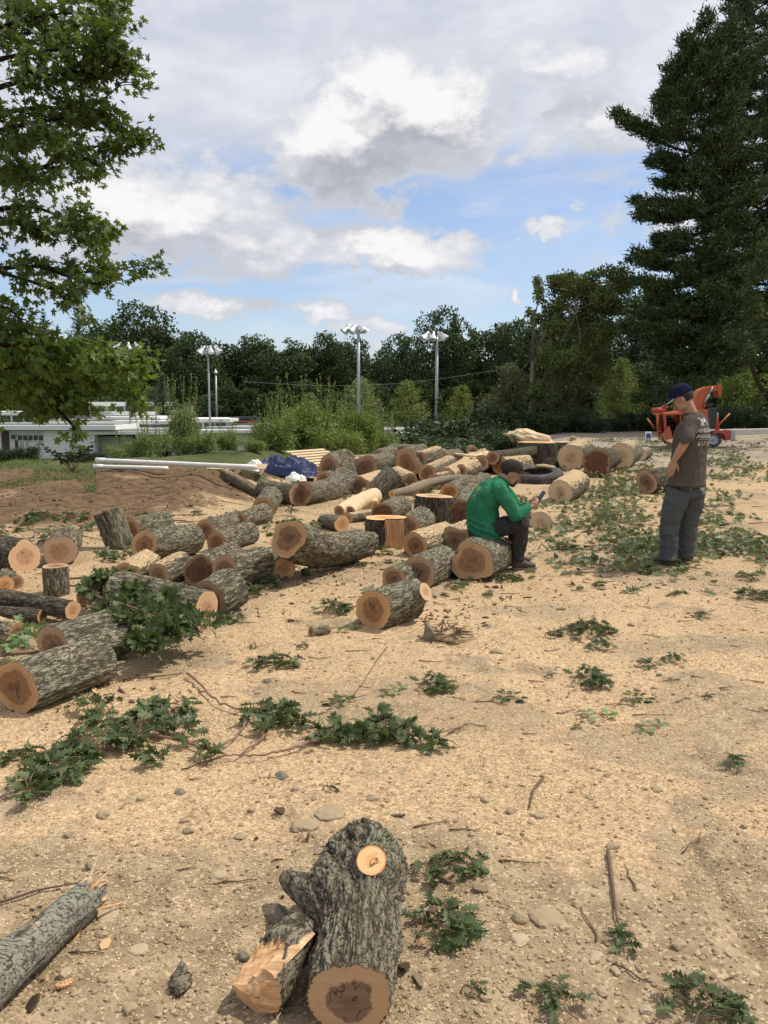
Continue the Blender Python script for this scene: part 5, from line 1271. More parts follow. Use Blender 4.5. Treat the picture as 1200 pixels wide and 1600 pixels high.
# the large boughs bottom left, each cluster is part of one bough
def bough(name, label, main, clusters, seed, mat='oak_leaf', leaf=.12, stem_r=.008, z0=.03, hs=1.0):
    """main: list of pixel polylines for stems; clusters: (px, py, rpx, n)"""
    rs = np.random.RandomState(seed); c0 = at_g(*clusters[0][:2]); root = empty(name, c0, 0, label, 'bough', 'leafy oak boughs'); mb = MB(); LP, LD = [], []
    W = lambda px, py, l: (lambda q_: q_ + np.array([0, 0, l]) - c0)(at_g(px, py, l))
    for pl in main:
        pts = np.array([W(p[0], p[1], p[2] if len(p) > 2 else z0) for p in pl]); t = np.linspace(0, 1, 24); ti = np.linspace(0, 1, len(pts)); pp = np.stack([np.interp(t, ti, pts[:, k]) for k in range(3)], 1)
        for _ in range(2): pp[1:-1] = (pp[:-2] + pp[1:-1] * 2 + pp[2:]) / 4
        pp[1:-1] += rs.randn(22, 3) * .004; mb.tube(pp, np.linspace(stem_r, stem_r * .35, 24), 7)
    for (px, py, rp, n) in clusters:
        c = W(px, py, z0); dep = (c + c0)[1]; r = rp * dep / F
        for k in range(max(2, n // 7)):
            a = rs.rand() * 6.28; e = c + np.array([math.cos(a) * r * .7, math.sin(a) * r * 1.0, hs * (.02 + r * .34 * rs.rand())]); mb.tube([c, (c + e) / 2 + [0, 0, .02], e], [stem_r * .3, stem_r * .25, .0012], 4)
            m = 8
            LP.append(e + rs.randn(m, 3) * [.015, .015, .01]); LD.append((e - c) / r * .7 + rs.randn(m, 3) * [.8, .8, .35] + [0, 0, -.05])
    LP = np.vstack(LP); LD = np.vstack(LD); V, Fo = leaves_shaped('oak', LP, LD, leaf * .74, rs, roll=.85, upn=.6, curl=.7)
    V[:, 2] = np.where(z0 < .1, V[:, 2] * .75, V[:, 2]); gz_ = ground(V[:, 0] + c0[0], V[:, 1] + c0[1]) - c0[2]; V[:, 2] = np.maximum(V[:, 2], gz_ + .004)
    mesh_np('leaves', V, [Fo], M[mat], root, smooth=False); mb.build('stem', M['twig_red'], root)
bough('oak_bough', 'largest leafy oak bough spread over the sawdust at lower left', [[(330, 1168), (250, 1150), (180, 1140), (120, 1180), (40, 1238)], [(180, 1140), (160, 1110)], [(250, 1150), (270, 1110)]],
      [(150, 1160, 45, 80), (100, 1195, 38, 70), (45, 1232, 28, 32), (75, 1215, 22, 22), (210, 1140, 45, 60), (155, 1110, 32, 34), (265, 1115, 36, 50), (230, 1110, 25, 24), (285, 1150, 22, 20), (310, 1182, 16, 10), (190, 1175, 30, 26), (245, 1172, 24, 20)], 31, leaf=.105)
bough('oak_bough', 'oak bough with a bare forked stem pointing up left, leafy only at its right', [[(293, 1052), (315, 1072), (340, 1098), (386, 1110), (420, 1115)], [(386, 1110), (378, 1140), (350, 1165), (325, 1172)], [(420, 1115), (415, 1150), (372, 1180), (340, 1182)], [(482, 1158), (450, 1172), (410, 1180), (372, 1180)]],
      [(430, 1120, 26, 56), (405, 1112, 18, 28), (460, 1128, 15, 20), (428, 1138, 16, 16)], 32, leaf=.10)
bough('oak_bough', 'dense dark oak bough lying in the open sawdust left of the middle', [[(482, 1158), (540, 1145), (600, 1142), (660, 1150), (700, 1142), (735, 1130)]],
      [(520, 1150, 22, 40), (560, 1144, 24, 56), (600, 1142, 24, 60), (640, 1150, 20, 40), (675, 1158, 16, 24), (497, 1156, 12, 14), (590, 1120, 8, 6)], 33, leaf=.10)
bough('oak_bough', 'dark leafy bough hanging over the long log with the orange end', [[(150, 930, .25), (210, 950, .30), (270, 975, .25), (320, 1000, .05)]],
      [(172, 915, 28, 80), (200, 938, 36, 110), (235, 950, 40, 140), (215, 982, 40, 130), (265, 978, 36, 120), (290, 998, 28, 70), (315, 990, 22, 40), (250, 1004, 30, 90), (190, 968, 30, 80), (152, 930, 20, 36), (225, 1012, 24, 50), (275, 945, 22, 50)], 34, leaf=.135, z0=.16, hs=1.5)
bough('oak_bough', 'leafy bough lying on the brown bank at the far left', [[(20, 830), (80, 810), (140, 825)]], [(40, 822, 24, 34), (75, 805, 28, 50), (105, 812, 28, 44), (135, 828, 18, 20), (70, 790, 18, 20), (15, 832, 18, 18)], 35, leaf=.13)
bough('oak_bough', 'leafy bough at the foot of the leaning upright log', [[(160, 875), (215, 855), (232, 815, .3)]], [(185, 870, 20, 30), (205, 858, 18, 26), (170, 866, 18, 20), (226, 826, 10, 8), (232, 808, 8, 6)], 36, leaf=.12)
bough('oak_bough', 'leafy bough standing between the climbing row and the big bent log', [[(405, 870), (440, 830), (455, 790, .2), (462, 755, .5)]], [(420, 860, 16, 18), (440, 840, 16, 22), (462, 818, 16, 24), (490, 822, 12, 12), (450, 800, 12, 18), (460, 775, 14, 26), (458, 756, 10, 12), (430, 822, 14, 14)], 37, leaf=.13, z0=.06)
bough('oak_bough', 'leafy bough under the wedge shaped orange offcut', [[(400, 925), (450, 905), (500, 890)]], [(405, 922, 16, 22), (430, 908, 18, 26), (460, 898, 18, 24), (490, 890, 14, 16), (415, 912, 14, 12)], 38, leaf=.11)
bough('oak_bough', 'pale leafy bough under the nearest left logs at the left edge', [[(0, 985), (40, 1005), (62, 975)]], [(25, 1005, 18, 20), (45, 985, 18, 20), (10, 1015, 14, 10), (55, 1000, 10, 8)], 39, mat='oak_leaf_pale', leaf=.12, z0=.10)
bough('oak_bough', 'dark leafy bough on the far side of the heap by the pale stump slab', [[(730, 700), (780, 690), (800, 680)]], [(745, 698, 14, 24), (775, 688, 18, 40), (795, 680, 14, 24), (760, 702, 14, 18)], 40, leaf=.22, z0=.2)
for a in [('tuft', 690, 1462, 130, 'dark leafy sprig lying against the right side of the big foreground log', .35), ('long', 690, 1362, 130, 'oak sprig right of the big foreground log near its sawn stub', .1),
          ('star', 978, 1482, 70, 'upright oak sprig with few broad leaves at the lower right', 1.2), ('small', 880, 1572, 45, 'small oak sprig at the bottom edge right of the foreground log', 2.0), ('tuft', 1105, 1592, 100, 'oak sprig cut off by the bottom edge at the right', .9),
          ('star', 1148, 1200, 55, 'dark star shaped oak sprig alone in the sawdust near the right edge', .5), ('tuft', 918, 1068, 75, 'dark leafy tuft, largest of the sprigs in the right middle', 0), ('small', 1010, 1044, 52, 'pale green sprig right of the largest tuft', .3),
          ('small', 1056, 1033, 36, 'dark sprig at the right end of the pair beyond the largest tuft', 2.8), ('twigged', 988, 1100, 56, 'dark sprig with a stalk pointing left below the largest tuft', .2), ('pale', 938, 1122, 50, 'pale upturned leaves left below the dark stalked sprig', 2.5),
          ('pale', 1012, 1140, 56, 'pale upturned leaves right below the dark stalked sprig', .2), ('tiny', 1104, 1092, 28, 'tiny dark sprig right of the pale upturned leaves', 1), ('twigged', 787, 1097, 34, 'little sprig with a thin stalk in the open sawdust centre right', .1),
          ('tiny', 858, 1060, 26, 'tiny green sprig just left of the largest tuft', 1.4), ('tiny', 905, 1140, 24, 'tiny pale leaf cluster left of the pale upturned leaves', 2), ('long', 905, 990, 110, 'long sprig lying in the sawdust below the standing man\'s left', .25),
          ('small', 942, 1012, 60, 'sprig with pale leaf tips in front of the long one', 3), ('tiny', 862, 996, 40, 'flat little sprig left of the long one', .4), ('tiny', 932, 917, 30, 'tiny sprig in the sawdust between the two men', .7),
          ('tiny', 1052, 932, 26, 'tiny sprig just in front of the standing man\'s shoes', 1.7), ('small', 1098, 966, 32, 'tiny dark sprig on the right beyond the star shaped one', 2.2), ('tuft', 1180, 938, 60, 'dark sprig at the right edge below the leafy debris', 1.2),
          ('small', 1170, 908, 44, 'pale sprig at the right edge beside the leafy debris', .2), ('tuft', 885, 862, 46, 'dark sprig lying right of the seated man\'s shoes', .6), ('long', 785, 908, 64, 'sprig lying in front of the seat log', .2), ('tiny', 702, 920, 34, 'tiny sprig left of the seat log', .9),
          ('tuft', 523, 958, 62, 'light green sprig left of the log with the sawn stub', .9), ('pale', 540, 985, 40, 'pale leaves lying before the short stick-like log piece', .3), ('long', 418, 1040, 100, 'long dark sprig in the sawdust right of the nearest left logs', .05),
          ('long', 365, 972, 66, 'green sprig lying right of the log with the orange end', 2.9), ('tuft', 675, 1078, 72, 'dark sprig in the middle of the open sawdust', .1), ('twigged', 535, 1098, 70, 'oak sprig whose long thin stalk points up right', 3.8), ('pale', 610, 1082, 44, 'light sprig between the two dark ones in the middle', .5),
          ('tiny', 470, 1014, 28, 'tiny sprig above the long dark one', .8), ('tiny', 398, 1012, 20, 'tiny leaf pair on the sawdust left of the centre', 2.8), ('small', 585, 868, 60, 'green sprig at the foot of the half split upright log', .1), ('tiny', 560, 888, 30, 'tiny sprig in front of the big bent log', 1.1),
          ('long', 30, 1187, 60, 'thin pale sprig at the left edge above the largest bough', .1), ('tiny', 515, 1236, 20, 'tiny sprig among stones left of the middle', .2), ('tiny', 737, 1553, 22, 'tiny leaf beside the stones at the bottom', .2),
          ('tuft', 1000, 895, 60, 'dark sprig at the standing man\'s feet on the left', .3), ('small', 305, 790, 30, 'small sprig on the brown bank above the grey logs', .4), ('pale', 668, 772, 34, 'pale oak leaves under the long bent branch', 1.0), ('small', 520, 735, 24, 'dark sprig lying on the curved crotch log', .8),
          ('small', 880, 815, 34, 'sprig on the sawdust to the right of the phone in the green shirt man\'s hands', .8), ('small', 845, 835, 40, 'pale green sprig beyond the seated man\'s knees', .3)]:
    sprig(a[0], a[1], a[2], a[3], a[4], rz=a[5])
for (k, px, py, w_, lab, l) in [('small', 190, 905, 30, 'short sprig draped on the long log', .35)]: pass

# leaf litter on the right, one uncountable mass
def litter():
    rs = np.random.RandomState(12); LP, LD, SZ = [], [], []
    zones = [(960, 790, 50, 40, 420), (1000, 850, 45, 30, 330), (985, 765, 60, 20, 260), (940, 745, 40, 18, 170), (1060, 800, 30, 40, 160), (1130, 790, 40, 45, 210), (1150, 850, 50, 18, 200), (1110, 862, 40, 12, 150), (1160, 740, 60, 22, 360), (1110, 715, 80, 14, 420), (930, 712, 60, 10, 170), (1040, 700, 70, 10, 360),
             (1000, 735, 60, 14, 200), (860, 740, 30, 8, 60), (985, 690, 80, 6, 330), (1180, 700, 60, 10, 260), (1190, 860, 30, 20, 120), (870, 790, 30, 12, 50), (900, 880, 20, 5, 14), (820, 790, 20, 8, 25), (1100, 690, 60, 5, 220), (560, 775, 30, 8, 25), (640, 700, 40, 8, 120), (720, 700, 50, 6, 120), (1040, 870, 60, 12, 130), (920, 820, 40, 14, 120), (60, 845, 40, 8, 40), (860, 850, 40, 14, 30)]
    for (cx, cy, rx, ry, n) in zones:
        n = int(n * .85); k = max(3, n // 14)
        for _ in range(k):
            px, py = cx + rs.randn() * rx * .55, cy + rs.randn() * ry * .55
            if py < 684: continue
            p = at_g(px, py); m = rs.randint(10, 24); s = .10 + .09 * rs.rand()
            q_ = p + np.stack([rs.randn(m) * s * 1.2, rs.randn(m) * s * 1.2, np.abs(rs.randn(m)) * .055], 1); q_[:, 2] += ground(q_[:, 0], q_[:, 1]) - p[2]; LP.append(q_); LD.append(rs.randn(m, 3) * [1, 1, .25])
    n = 900; px = 560 + rs.rand(n) * 640; py = 700 + rs.rand(n) ** 1.5 * 235; keep = fbm(px / 40, py / 20, 2, 3) > .46; P_ = np.array([at_g(a, b, it=3) for a, b in zip(px[keep], py[keep])]); LP.append(P_ + [0, 0, .01]); LD.append(rs.randn(len(P_), 3) * [1, 1, .15])
    LP, LD = np.vstack(LP), np.vstack(LD); LP[:, 2] += .012
    V, Fo = leaves_shaped('oak', LP, LD, .115, rs, roll=.7, upn=.8, curl=.5); gz_ = ground(V[:, 0], V[:, 1]); V[:, 2] = np.maximum(V[:, 2], gz_ + .003)
    tag(mesh_np('leaf_litter', V, [Fo], M['litter'], smooth=False), 'mass of cut oak leaves strewn over the ground on the right', 'leaves', kind='stuff')
litter()
# twigs lying about: uncountable small ones
def twigs():
    rs = np.random.RandomState(19); mb = MB()
    for k in range(330):
        px, py = (rs.rand() * 1200, 700 + rs.rand() ** 1.1 * 420) if k < 300 else (rs.rand() * 1200, 900 + rs.rand() * 680)
        if k % 3 == 0 and k < 300: px = 850 + rs.rand() * 350; py = 700 + rs.rand() * 170
        p = at_g(px, py, it=4); L = (.06 + .25 * rs.rand() ** 2) * (1.6 if py < 860 else .7); a = rs.rand() * 3.14 if rs.rand() < .3 else rs.randn() * .35; t = np.linspace(-.5, .5, 5)
        x = p[0] + np.cos(a) * L * t + rs.randn(5) * L * .03; y = p[1] + np.sin(a) * L * t + rs.randn(5) * L * .03; z = ground(x, y) + .006; mb.tube(np.stack([x, y, z], 1), np.linspace(.0045, .002, 5) * (1.4 if py < 860 else .8), 4)
    tag(mb.build('twig_litter', M['twig']), 'thin broken twigs scattered all over the sawdust', 'twigs', kind='stuff')
twigs()
# wood chips and pebbles near the camera
M['chip'] = None
def chip_mat():
    m, t = new_mat('wood_chip'); r_ = t.n('ShaderNodeNewGeometry').outputs['Random Per Island']; n = t.n('ShaderNodeMix', data_type='RGBA')
    c = t.mix(t.ramp(r_, 0, .5), (0.42, 0.30, 0.17), (0.62, 0.46, 0.28)); c = t.mix(t.ramp(r_, .62, 1.0), c, (0.68, 0.52, 0.34)); finish(t, c, .85, None, .2); return m
def clod_mat():
    m, t = new_mat('soil_clod'); r_ = t.n('ShaderNodeNewGeometry').outputs['Random Per Island']; n = t.noise(t.n('ShaderNodeTexCoord').outputs[3], 60, 3)
    c = t.mix(r_, (0.18, 0.125, 0.072), (0.42, 0.315, 0.19)); c = t.mix(t.m('MULTIPLY', n, .4), c, (0.50, 0.38, 0.24)); finish(t, c, .95, None, .1); return m
M['chip'] = chip_mat(); M['clod'] = clod_mat()
def near_scatter(n, rmin, rmax, rs, pw=1.0):
    r = rmin * (rmax / rmin) ** (rs.rand(n) ** pw); a = (rs.rand(n) - .5) * R(62); return r * np.sin(a), r * np.cos(a), r
def chips():
    rs = np.random.RandomState(23); n = 150000; x, y, r = near_scatter(n, 1.8, 13, rs, .9)
    k = fbm(x * 1.1, y * 1.1, 6, 4) - .22 * sstep(3.8, 2.7, r); keep = rs.rand(n) < sstep(.22, .55, k) + .06; x, y, r = x[keep], y[keep], r[keep]; n = len(x)
    z = ground(x, y) + .0015 + rs.rand(n) * .003; a, b, c = rand_frames(n, rs, 1.6); L = (.0018 + .0045 * rs.rand(n) ** 2) * (r / 2.6) ** .55; a = a * L[:, None]; b = b * (L * (.25 + .4 * rs.rand(n)))[:, None]; P_ = np.stack([x, y, z], 1)
    V = np.stack([P_ - a, P_ - b, P_ + a, P_ + b], 1).reshape(-1, 3); i = np.arange(n) * 4
    tag(mesh_np('wood_chips', V, [np.stack([i, i + 1, i + 2, i + 3], 1)], M['chip'], smooth=False), 'pale sawdust flakes and chips covering the ground', 'sawdust', kind='stuff')
chips()
ICO = None
def rock_template(seed, sub=2, squash=.6, ang=.35):
    bm = bmesh.new(); bmesh.ops.create_icosphere(bm, subdivisions=sub, radius=1.0); V = np.array([v.co[:] for v in bm.verts]); bm.verts.index_update(); Fv = np.array([[v.index for v in f.verts] for f in bm.faces]); bm.free()
    s = seed * 3.7; rs = np.random.RandomState(seed)
    for _ in range(5):  # planar cuts give an angular stone
        nv = rs.randn(3); nv /= np.linalg.norm(nv); d_ = V @ nv; lim = .55 + .3 * rs.rand(); V = V - np.clip(d_ - lim, 0, None)[:, None] * nv * (1 - ang * .3)
    V = V * (1 + .25 * (fbm(V[:, 0] * 1.7 + s, V[:, 1] * 1.7, V[:, 2] * 1.7, 3) - .5)[:, None] * 2); V[:, 2] *= squash; return V, Fv
def scatter_lumps(name, label, n, rmin, rmax, size, mat, seed, sub=1, power=3, mask=None, emb=.25, dscale=.5):
    rs = np.random.RandomState(seed); x, y, r = near_scatter(n, rmin, rmax, rs)
    if mask is not None: k = rs.rand(n) < mask(x, y, r); x, y, r = x[k], y[k], r[k]; n = len(x)
    T_ = [rock_template(seed * 10 + q_, sub, .6) for q_ in range(8)]; Vs, Fs, o = [], [], 0; s = (size[0] + (size[1] - size[0]) * rs.rand(n) ** power) * (r / 2.6) ** dscale; z = ground(x, y); pk = rs.randint(8, size=n); a = rs.rand(n) * 6.28
    for q_ in range(8):
        m = np.where(pk == q_)[0]; V0, F0 = T_[q_]; c_, s_ = np.cos(a[m]), np.sin(a[m]); V = V0[None] * np.stack([s[m] * (1 + .3 * np.sin(a[m] * 7)), s[m] * (1 + .3 * np.cos(a[m] * 5)), s[m]], 1)[:, None]
        X = V[..., 0] * c_[:, None] - V[..., 1] * s_[:, None]; Y = V[..., 0] * s_[:, None] + V[..., 1] * c_[:, None]
        V = np.stack([X + x[m][:, None], Y + y[m][:, None], V[..., 2] + (z[m] + s[m] * emb)[:, None]], -1); Vs.append(V.reshape(-1, 3)); Fs.append((F0[None] + (np.arange(len(m)) * len(V0))[:, None, None]).reshape(-1, 3) + o); o += len(m) * len(V0)
    tag(mesh_np(name, np.vstack(Vs), [np.vstack(Fs)], mat, smooth=False), label, name.replace('_', ' '), kind='stuff')
scatter_lumps('soil_clods', 'crumbs and small clods of sandy soil over the ground', 30000, 1.8, 11, (.002, .011), M['clod'], 3, 1, 4, lambda x, y, r: .25 + .75 * sstep(3.6, 2.4, r + (fbm(x * 2, y * 2, 1, 3) - .5) * 2))
scatter_lumps('gravel', 'pebbles and small stones lying in the sandy soil', 420, 1.85, 12, (.006, .022), M['stone'], 5, 2, 3, lambda x, y, r: .3 + .7 * sstep(4.2, 2.6, r))
scatter_lumps('dirt_lumps', 'brown clods of earth on the bank behind the logs', 5000, 10, 18, (.006, .04), plain_mat('brown_clod', (0.15, 0.095, 0.055), .95, .35, 20), 6, 1, 4, lambda x, y, r: sstep(-1.2, -2.2, x), dscale=0)
def bark_scraps():
    rs = np.random.RandomState(44); P_ = []
    for (cx, cy, rx, ry, n) in [(250, 930, 170, 50, 170), (450, 890, 120, 40, 160), (620, 870, 110, 60, 200), (640, 780, 120, 40, 220), (700, 960, 90, 40, 110), (120, 1080, 120, 40, 90), (850, 900, 200, 60, 120), (550, 1400, 160, 120, 50), (90, 1450, 90, 80, 30), (1000, 800, 160, 60, 120)]:
        for _ in range(n):
            px, py = cx + rs.randn() * rx * .6, cy + rs.randn() * ry * .6
            if py > 700: P_.append(at_g(px, py, it=3))
    P_ = np.array(P_); n = len(P_); P_[:, 2] += .006; a, b, c = rand_frames(n, rs, 2.2); L = (.008 + .035 * rs.rand(n) ** 2.5)[:, None]; W_ = L * (.25 + .4 * rs.rand(n))[:, None]; up = c * .004
    V = np.stack([P_ - a * L, P_ - a * L * .4 - b * W_, P_ + a * L * .7 - b * W_ * .7, P_ + a * L, P_ + a * L * .2 + b * W_, P_ - a * L * .6 + b * W_ * .8], 1); V = np.concatenate([V + up[:, None], V - up[:, None]], 1).reshape(-1, 3)
    i = np.arange(n)[:, None] * 12; k = np.arange(6); top = i + k; bot = i + 6 + k[::-1]; sd = np.concatenate([np.stack([i[:, 0] + q_, i[:, 0] + 6 + q_, i[:, 0] + 6 + (q_ + 1) % 6, i[:, 0] + (q_ + 1) % 6], 1) for q_ in range(6)])
    tag(mesh_np('bark_scraps', V, [sd, np.vstack([top, bot])], M['scrap'], smooth=False), 'broken bark flakes and wood scraps strewn between the logs', 'bark scraps', kind='stuff')
def scrap_mat():
    m, t = new_mat('bark_scrap'); r_ = t.n('ShaderNodeNewGeometry').outputs['Random Per Island']; c = t.mix(t.ramp(r_, .0, .6), (0.075, 0.055, 0.038), (0.22, 0.165, 0.11)); c = t.mix(t.ramp(r_, .72, .8), c, (0.55, 0.36, 0.19)); finish(t, c, .9, None, .1); return m
M['scrap'] = scrap_mat(); bark_scraps()
# larger stones, one object each
def stone(px, py, wpx, label, mat='stone', squash=.6, seed=1, emb=.15, elong=1.0):
    g_ = at_g(px, py); dep = g_[1] * math.cos(PITCH) + (EYE - g_[2]) * math.sin(PITCH); s = wpx / 2 * dep / F; V, Fv = rock_template(seed + 50, 4, squash)
    o = mesh_np('stone', V * np.array([s, s * elong, s]), [Fv], M[mat], smooth=False); o.location = (g_[0], g_[1], g_[2] + s * squash * (.5 - emb * 2)); o.rotation_euler = (0, 0, seed * 1.3); tag(o, label, 'stone', 'stones lying on the sandy ground')
for i, a in enumerate([(435, 1437, 42, 'dark grey stone against the left side of the foreground log', 'stone_grey', .8), (515, 1272, 44, 'flat tan stone above the foreground log', 'stone', .4), (479, 1292, 44, 'flat brownish stone left of the flat tan one', 'stone', .35), (492, 1306, 14, 'small stone touching the flat brownish one', 'stone', .6),
    (340, 1372, 30, 'pale angular stone left of the foreground log', 'stone_pale', .7), (161, 1276, 20, 'rounded grey stone in the sawdust at left', 'stone', 1.0), (281, 1240, 18, 'dark reddish stone in the sawdust left of the middle', 'stone_grey', .7), (102, 1524, 22, 'small egg shaped stone under the broken branch', 'stone_pale', .8),
    (218, 1484, 30, 'thin pale flake of stone right of the broken branch', 'stone_pale', .25), (168, 1432, 44, 'flat pale triangular stone at the splintered branch tip', 'stone_pale', .25), (375, 1308, 20, 'small flat stone half way up the left of the picture', 'stone', .5), (372, 1393, 14, 'small brown stone beside the pale angular one', 'stone_grey', .7),
    (855, 1436, 54, 'large flat tan stone half sunk in the dirt right of the foreground log', 'stone', .3), (812, 1436, 26, 'stone standing left of the large flat one', 'stone', .8), (881, 1452, 16, 'small pale stone right of the large flat one', 'stone_pale', .7), (930, 1497, 28, 'oblong pale stone below the large flat one', 'stone_pale', .5),
    (922, 1247, 14, 'small tan stone in the sawdust right of the middle', 'stone', .7), (380, 1498, 22, 'grey stone wedged left of the split side branch', 'stone_grey', .9), (810, 1470, 34, 'flat pale stone under the standing one', 'stone_pale', .3), (962, 1518, 18, 'small stone right of the oblong pale one', 'stone_pale', .7),
    (940, 1550, 24, 'tan stone near the bottom edge at right', 'stone', .5), (1130, 1545, 24, 'tan stone near the bottom right corner', 'stone', .6), (828, 1535, 22, 'tan stone near the bottom edge right of the log', 'stone', .5), (757, 1558, 24, 'tan stone at the bottom beside the tiny leaf', 'stone', .7), (1030, 1000 + 55, 10, 'tiny dark stone beside the pale green sprig', 'stone_grey', .7), (440, 1214, 22, 'grey brown stone below the bare stemmed bough', 'stone_grey', .6),
    (418, 1065, 16, 'brown stone below the long dark sprig', 'stone_grey', .5), (775, 1020, 18, 'round tan stone right of the root tuft', 'stone', .7), (1010, 1580, 20, 'stone beside the sprig cut off by the bottom edge', 'stone_pale', .6), (205, 1578, 26, 'tan stone at the bottom edge left of the log', 'stone', .6)]):
    stone(a[0], a[1], a[2], a[3], a[4], a[5], i)
# bark chunk, orange chip, loose sticks
def chunk(px, py, L, W, rz, label, mat, name, cat, th=.02):
    g_ = at_g(px, py); dep = g_[1] + .2; k = dep / F; l, w_ = L * k, W * k; n = 40; t = np.linspace(-.5, .5, n); V = []
    for i, tt in enumerate(t):
        ww = w_ * .5 * (1 - abs(2 * tt) ** 3) * (.8 + .5 * vnoise(tt * 9, px)) + .002
        for j in range(9): s = (j / 8 - .5) * 2; V.append((tt * l, s * ww, th * (1 - s * s) + .008 * vnoise(tt * 30, s * 5 + px)))
    V = np.array(V); idx = np.arange(n * 9).reshape(n, 9); q_ = np.stack([idx[:-1, :-1], idx[1:, :-1], idx[1:, 1:], idx[:-1, 1:]], -1).reshape(-1, 4)
    Vb = V.copy(); Vb[:, 2] -= th * .6; edge = [idx[:, 0], idx[:, -1], idx[0], idx[-1]]; sd = [np.stack([e[:-1], e[1:], e[1:] + len(V), e[:-1] + len(V)], 1) for e in edge]
    o = mesh_np(name, np.vstack([V, Vb]), [np.vstack([q_, q_[:, ::-1] + len(V)] + sd)], M[mat], attrs={'ridge': ('FLOAT', np.ones(2 * len(V)))}); o.location = (g_[0], g_[1], g_[2] + .008); o.rotation_euler = (0, 0, rz); tag(o, label, cat)
chunk(283, 1536, 70, 26, 1.75, 'loose chunk of grey bark on the dirt at the lower left', 'bark_hero', 'bark_chunk', 'bark')
chunk(101, 1543, 28, 9, .6, 'small orange wood splinter below the broken branch', 'split_o', 'wood_splinter', 'splinter', .008)
chunk(822, 711, 60, 34, .2, 'slab of rough bark leaning by the big flat topped stump', 'bark_dust', 'bark_slab', 'bark', .12)
def stick(pix, r, label, mat='twig', lift=.012):
    pts = np.array([at_g(p[0], p[1], lift) + [0, 0, (p[2] if len(p) > 2 else lift)] for p in pix]); o0 = pts.mean(0); o0[2] = gz(o0[0], o0[1]); t = np.linspace(0, 1, 20); ti = np.linspace(0, 1, len(pts)); pp = np.stack([np.interp(t, ti, pts[:, k]) for k in range(3)], 1) - o0
    for _ in range(2): pp[1:-1] = (pp[:-2] + pp[1:-1] * 2 + pp[2:]) / 4
    mb = MB(); mb.tube(pp, np.linspace(r, r * .5, 20), 7); o = mb.build('stick', M[mat]); o.location = o0; tag(o, label, 'stick', 'loose sticks on the ground')
stick([(848, 1216), (834, 1232), (827, 1262)], .007, 'curved brown stick alone in the sawdust right of the middle')
stick([(950, 1330), (957, 1380), (965, 1440)], .008, 'thin root lying along the rut at the lower right')
stick([(1058, 1525), (1074, 1565)], .007, 'thin stick above the sprig cut off by the bottom edge')
stick([(605, 1010), (590, 1030), (568, 1065), (545, 1095)], .0035, 'thin bent stalk rising from the sprig in the centre left')
stick([(700, 1145), (735, 1130)], .004, 'short stalk at the right end of the dense dark bough')
stick([(0, 1410), (60, 1390), (130, 1378)], .005, 'long thin twig behind the broken branch at left')
stick([(262, 985), (300, 1040)], .004, 'thin twig in the sawdust beside the nearest left logs')
stick([(215, 772), (290, 778)], .012, 'dark stick lying on the brown bank')
stick([(210, 782), (270, 800)], .009, 'second thin stick lying lower on the brown bank')
stick([(1075, 793), (1150, 790)], .012, 'stick lying in the leafy debris right of the standing man')
stick([(215, 1060), (285, 1052)], .006, 'weathered stick right of the nearest left log')
stick([(0, 1082), (90, 1070), (178, 1052)], .010, 'long dark stick along the foot of the nearest left log')
stick([(95, 905), (160, 900), (225, 885)], .009, 'thin stick in the sawdust behind the long log with the orange end')
stick([(110, 915), (170, 918), (200, 905)], .007, 'second thin stick beside the short upright log')
stick([(60, 845), (120, 835), (190, 850)], .008, 'thin bent branch behind the two orange ended logs')
stick([(0, 1022), (60, 1018)], .02, 'reddish bare stick beside the nearest left logs', 'twig_red', .10)
# root tuft right of centre
def root_tuft():
    g_ = at_g(692, 1000); rs = np.random.RandomState(2); root = empty('root_clump', g_, 0, 'clump of torn roots and earth in front of the stubbed log', 'roots')
    V, Fv = rock_template(91, 4, .42); V = V * (1 + .35 * (fbm(V[:, 0] * 6, V[:, 1] * 6, V[:, 2] * 6, 3) - .5)[:, None]); mesh_np('earth', V * np.array([.20, .13, .14]) + [.03, .05, .0], [Fv], M['clod'], root, smooth=False)
    V, Fv = rock_template(92, 4, 1.0); mesh_np('bark_piece', V * np.array([.045, .04, .10]) + [-.10, -.02, .05], [Fv], M['stone_grey'], root, smooth=False)
    mb = MB()
    for k in range(46):
        a = rs.rand() * 6.28; r = .05 + .15 * rs.rand(); p = np.array([.03 + math.cos(a) * r * .5, math.sin(a) * r * .4, .05 + .03 * rs.rand()]); e = p + [math.cos(a) * r, math.sin(a) * r * .7, rs.randn() * .04 - .02]; e[2] = max(e[2], .01); mb.tube([p, (p + e) / 2 + rs.randn(3) * .02 + [0, 0, .015], e], [.005, .0035, .001], 4)
    mb.build('roots', M['twig'], root)
    mb = MB(); mb.tube([(-.04, -.06, .03), (.10, -.02, .07), (.22, .02, .03)], [.012, .012, .005], 7); mb.build('root_stick', M['split'], root)
root_tuft()
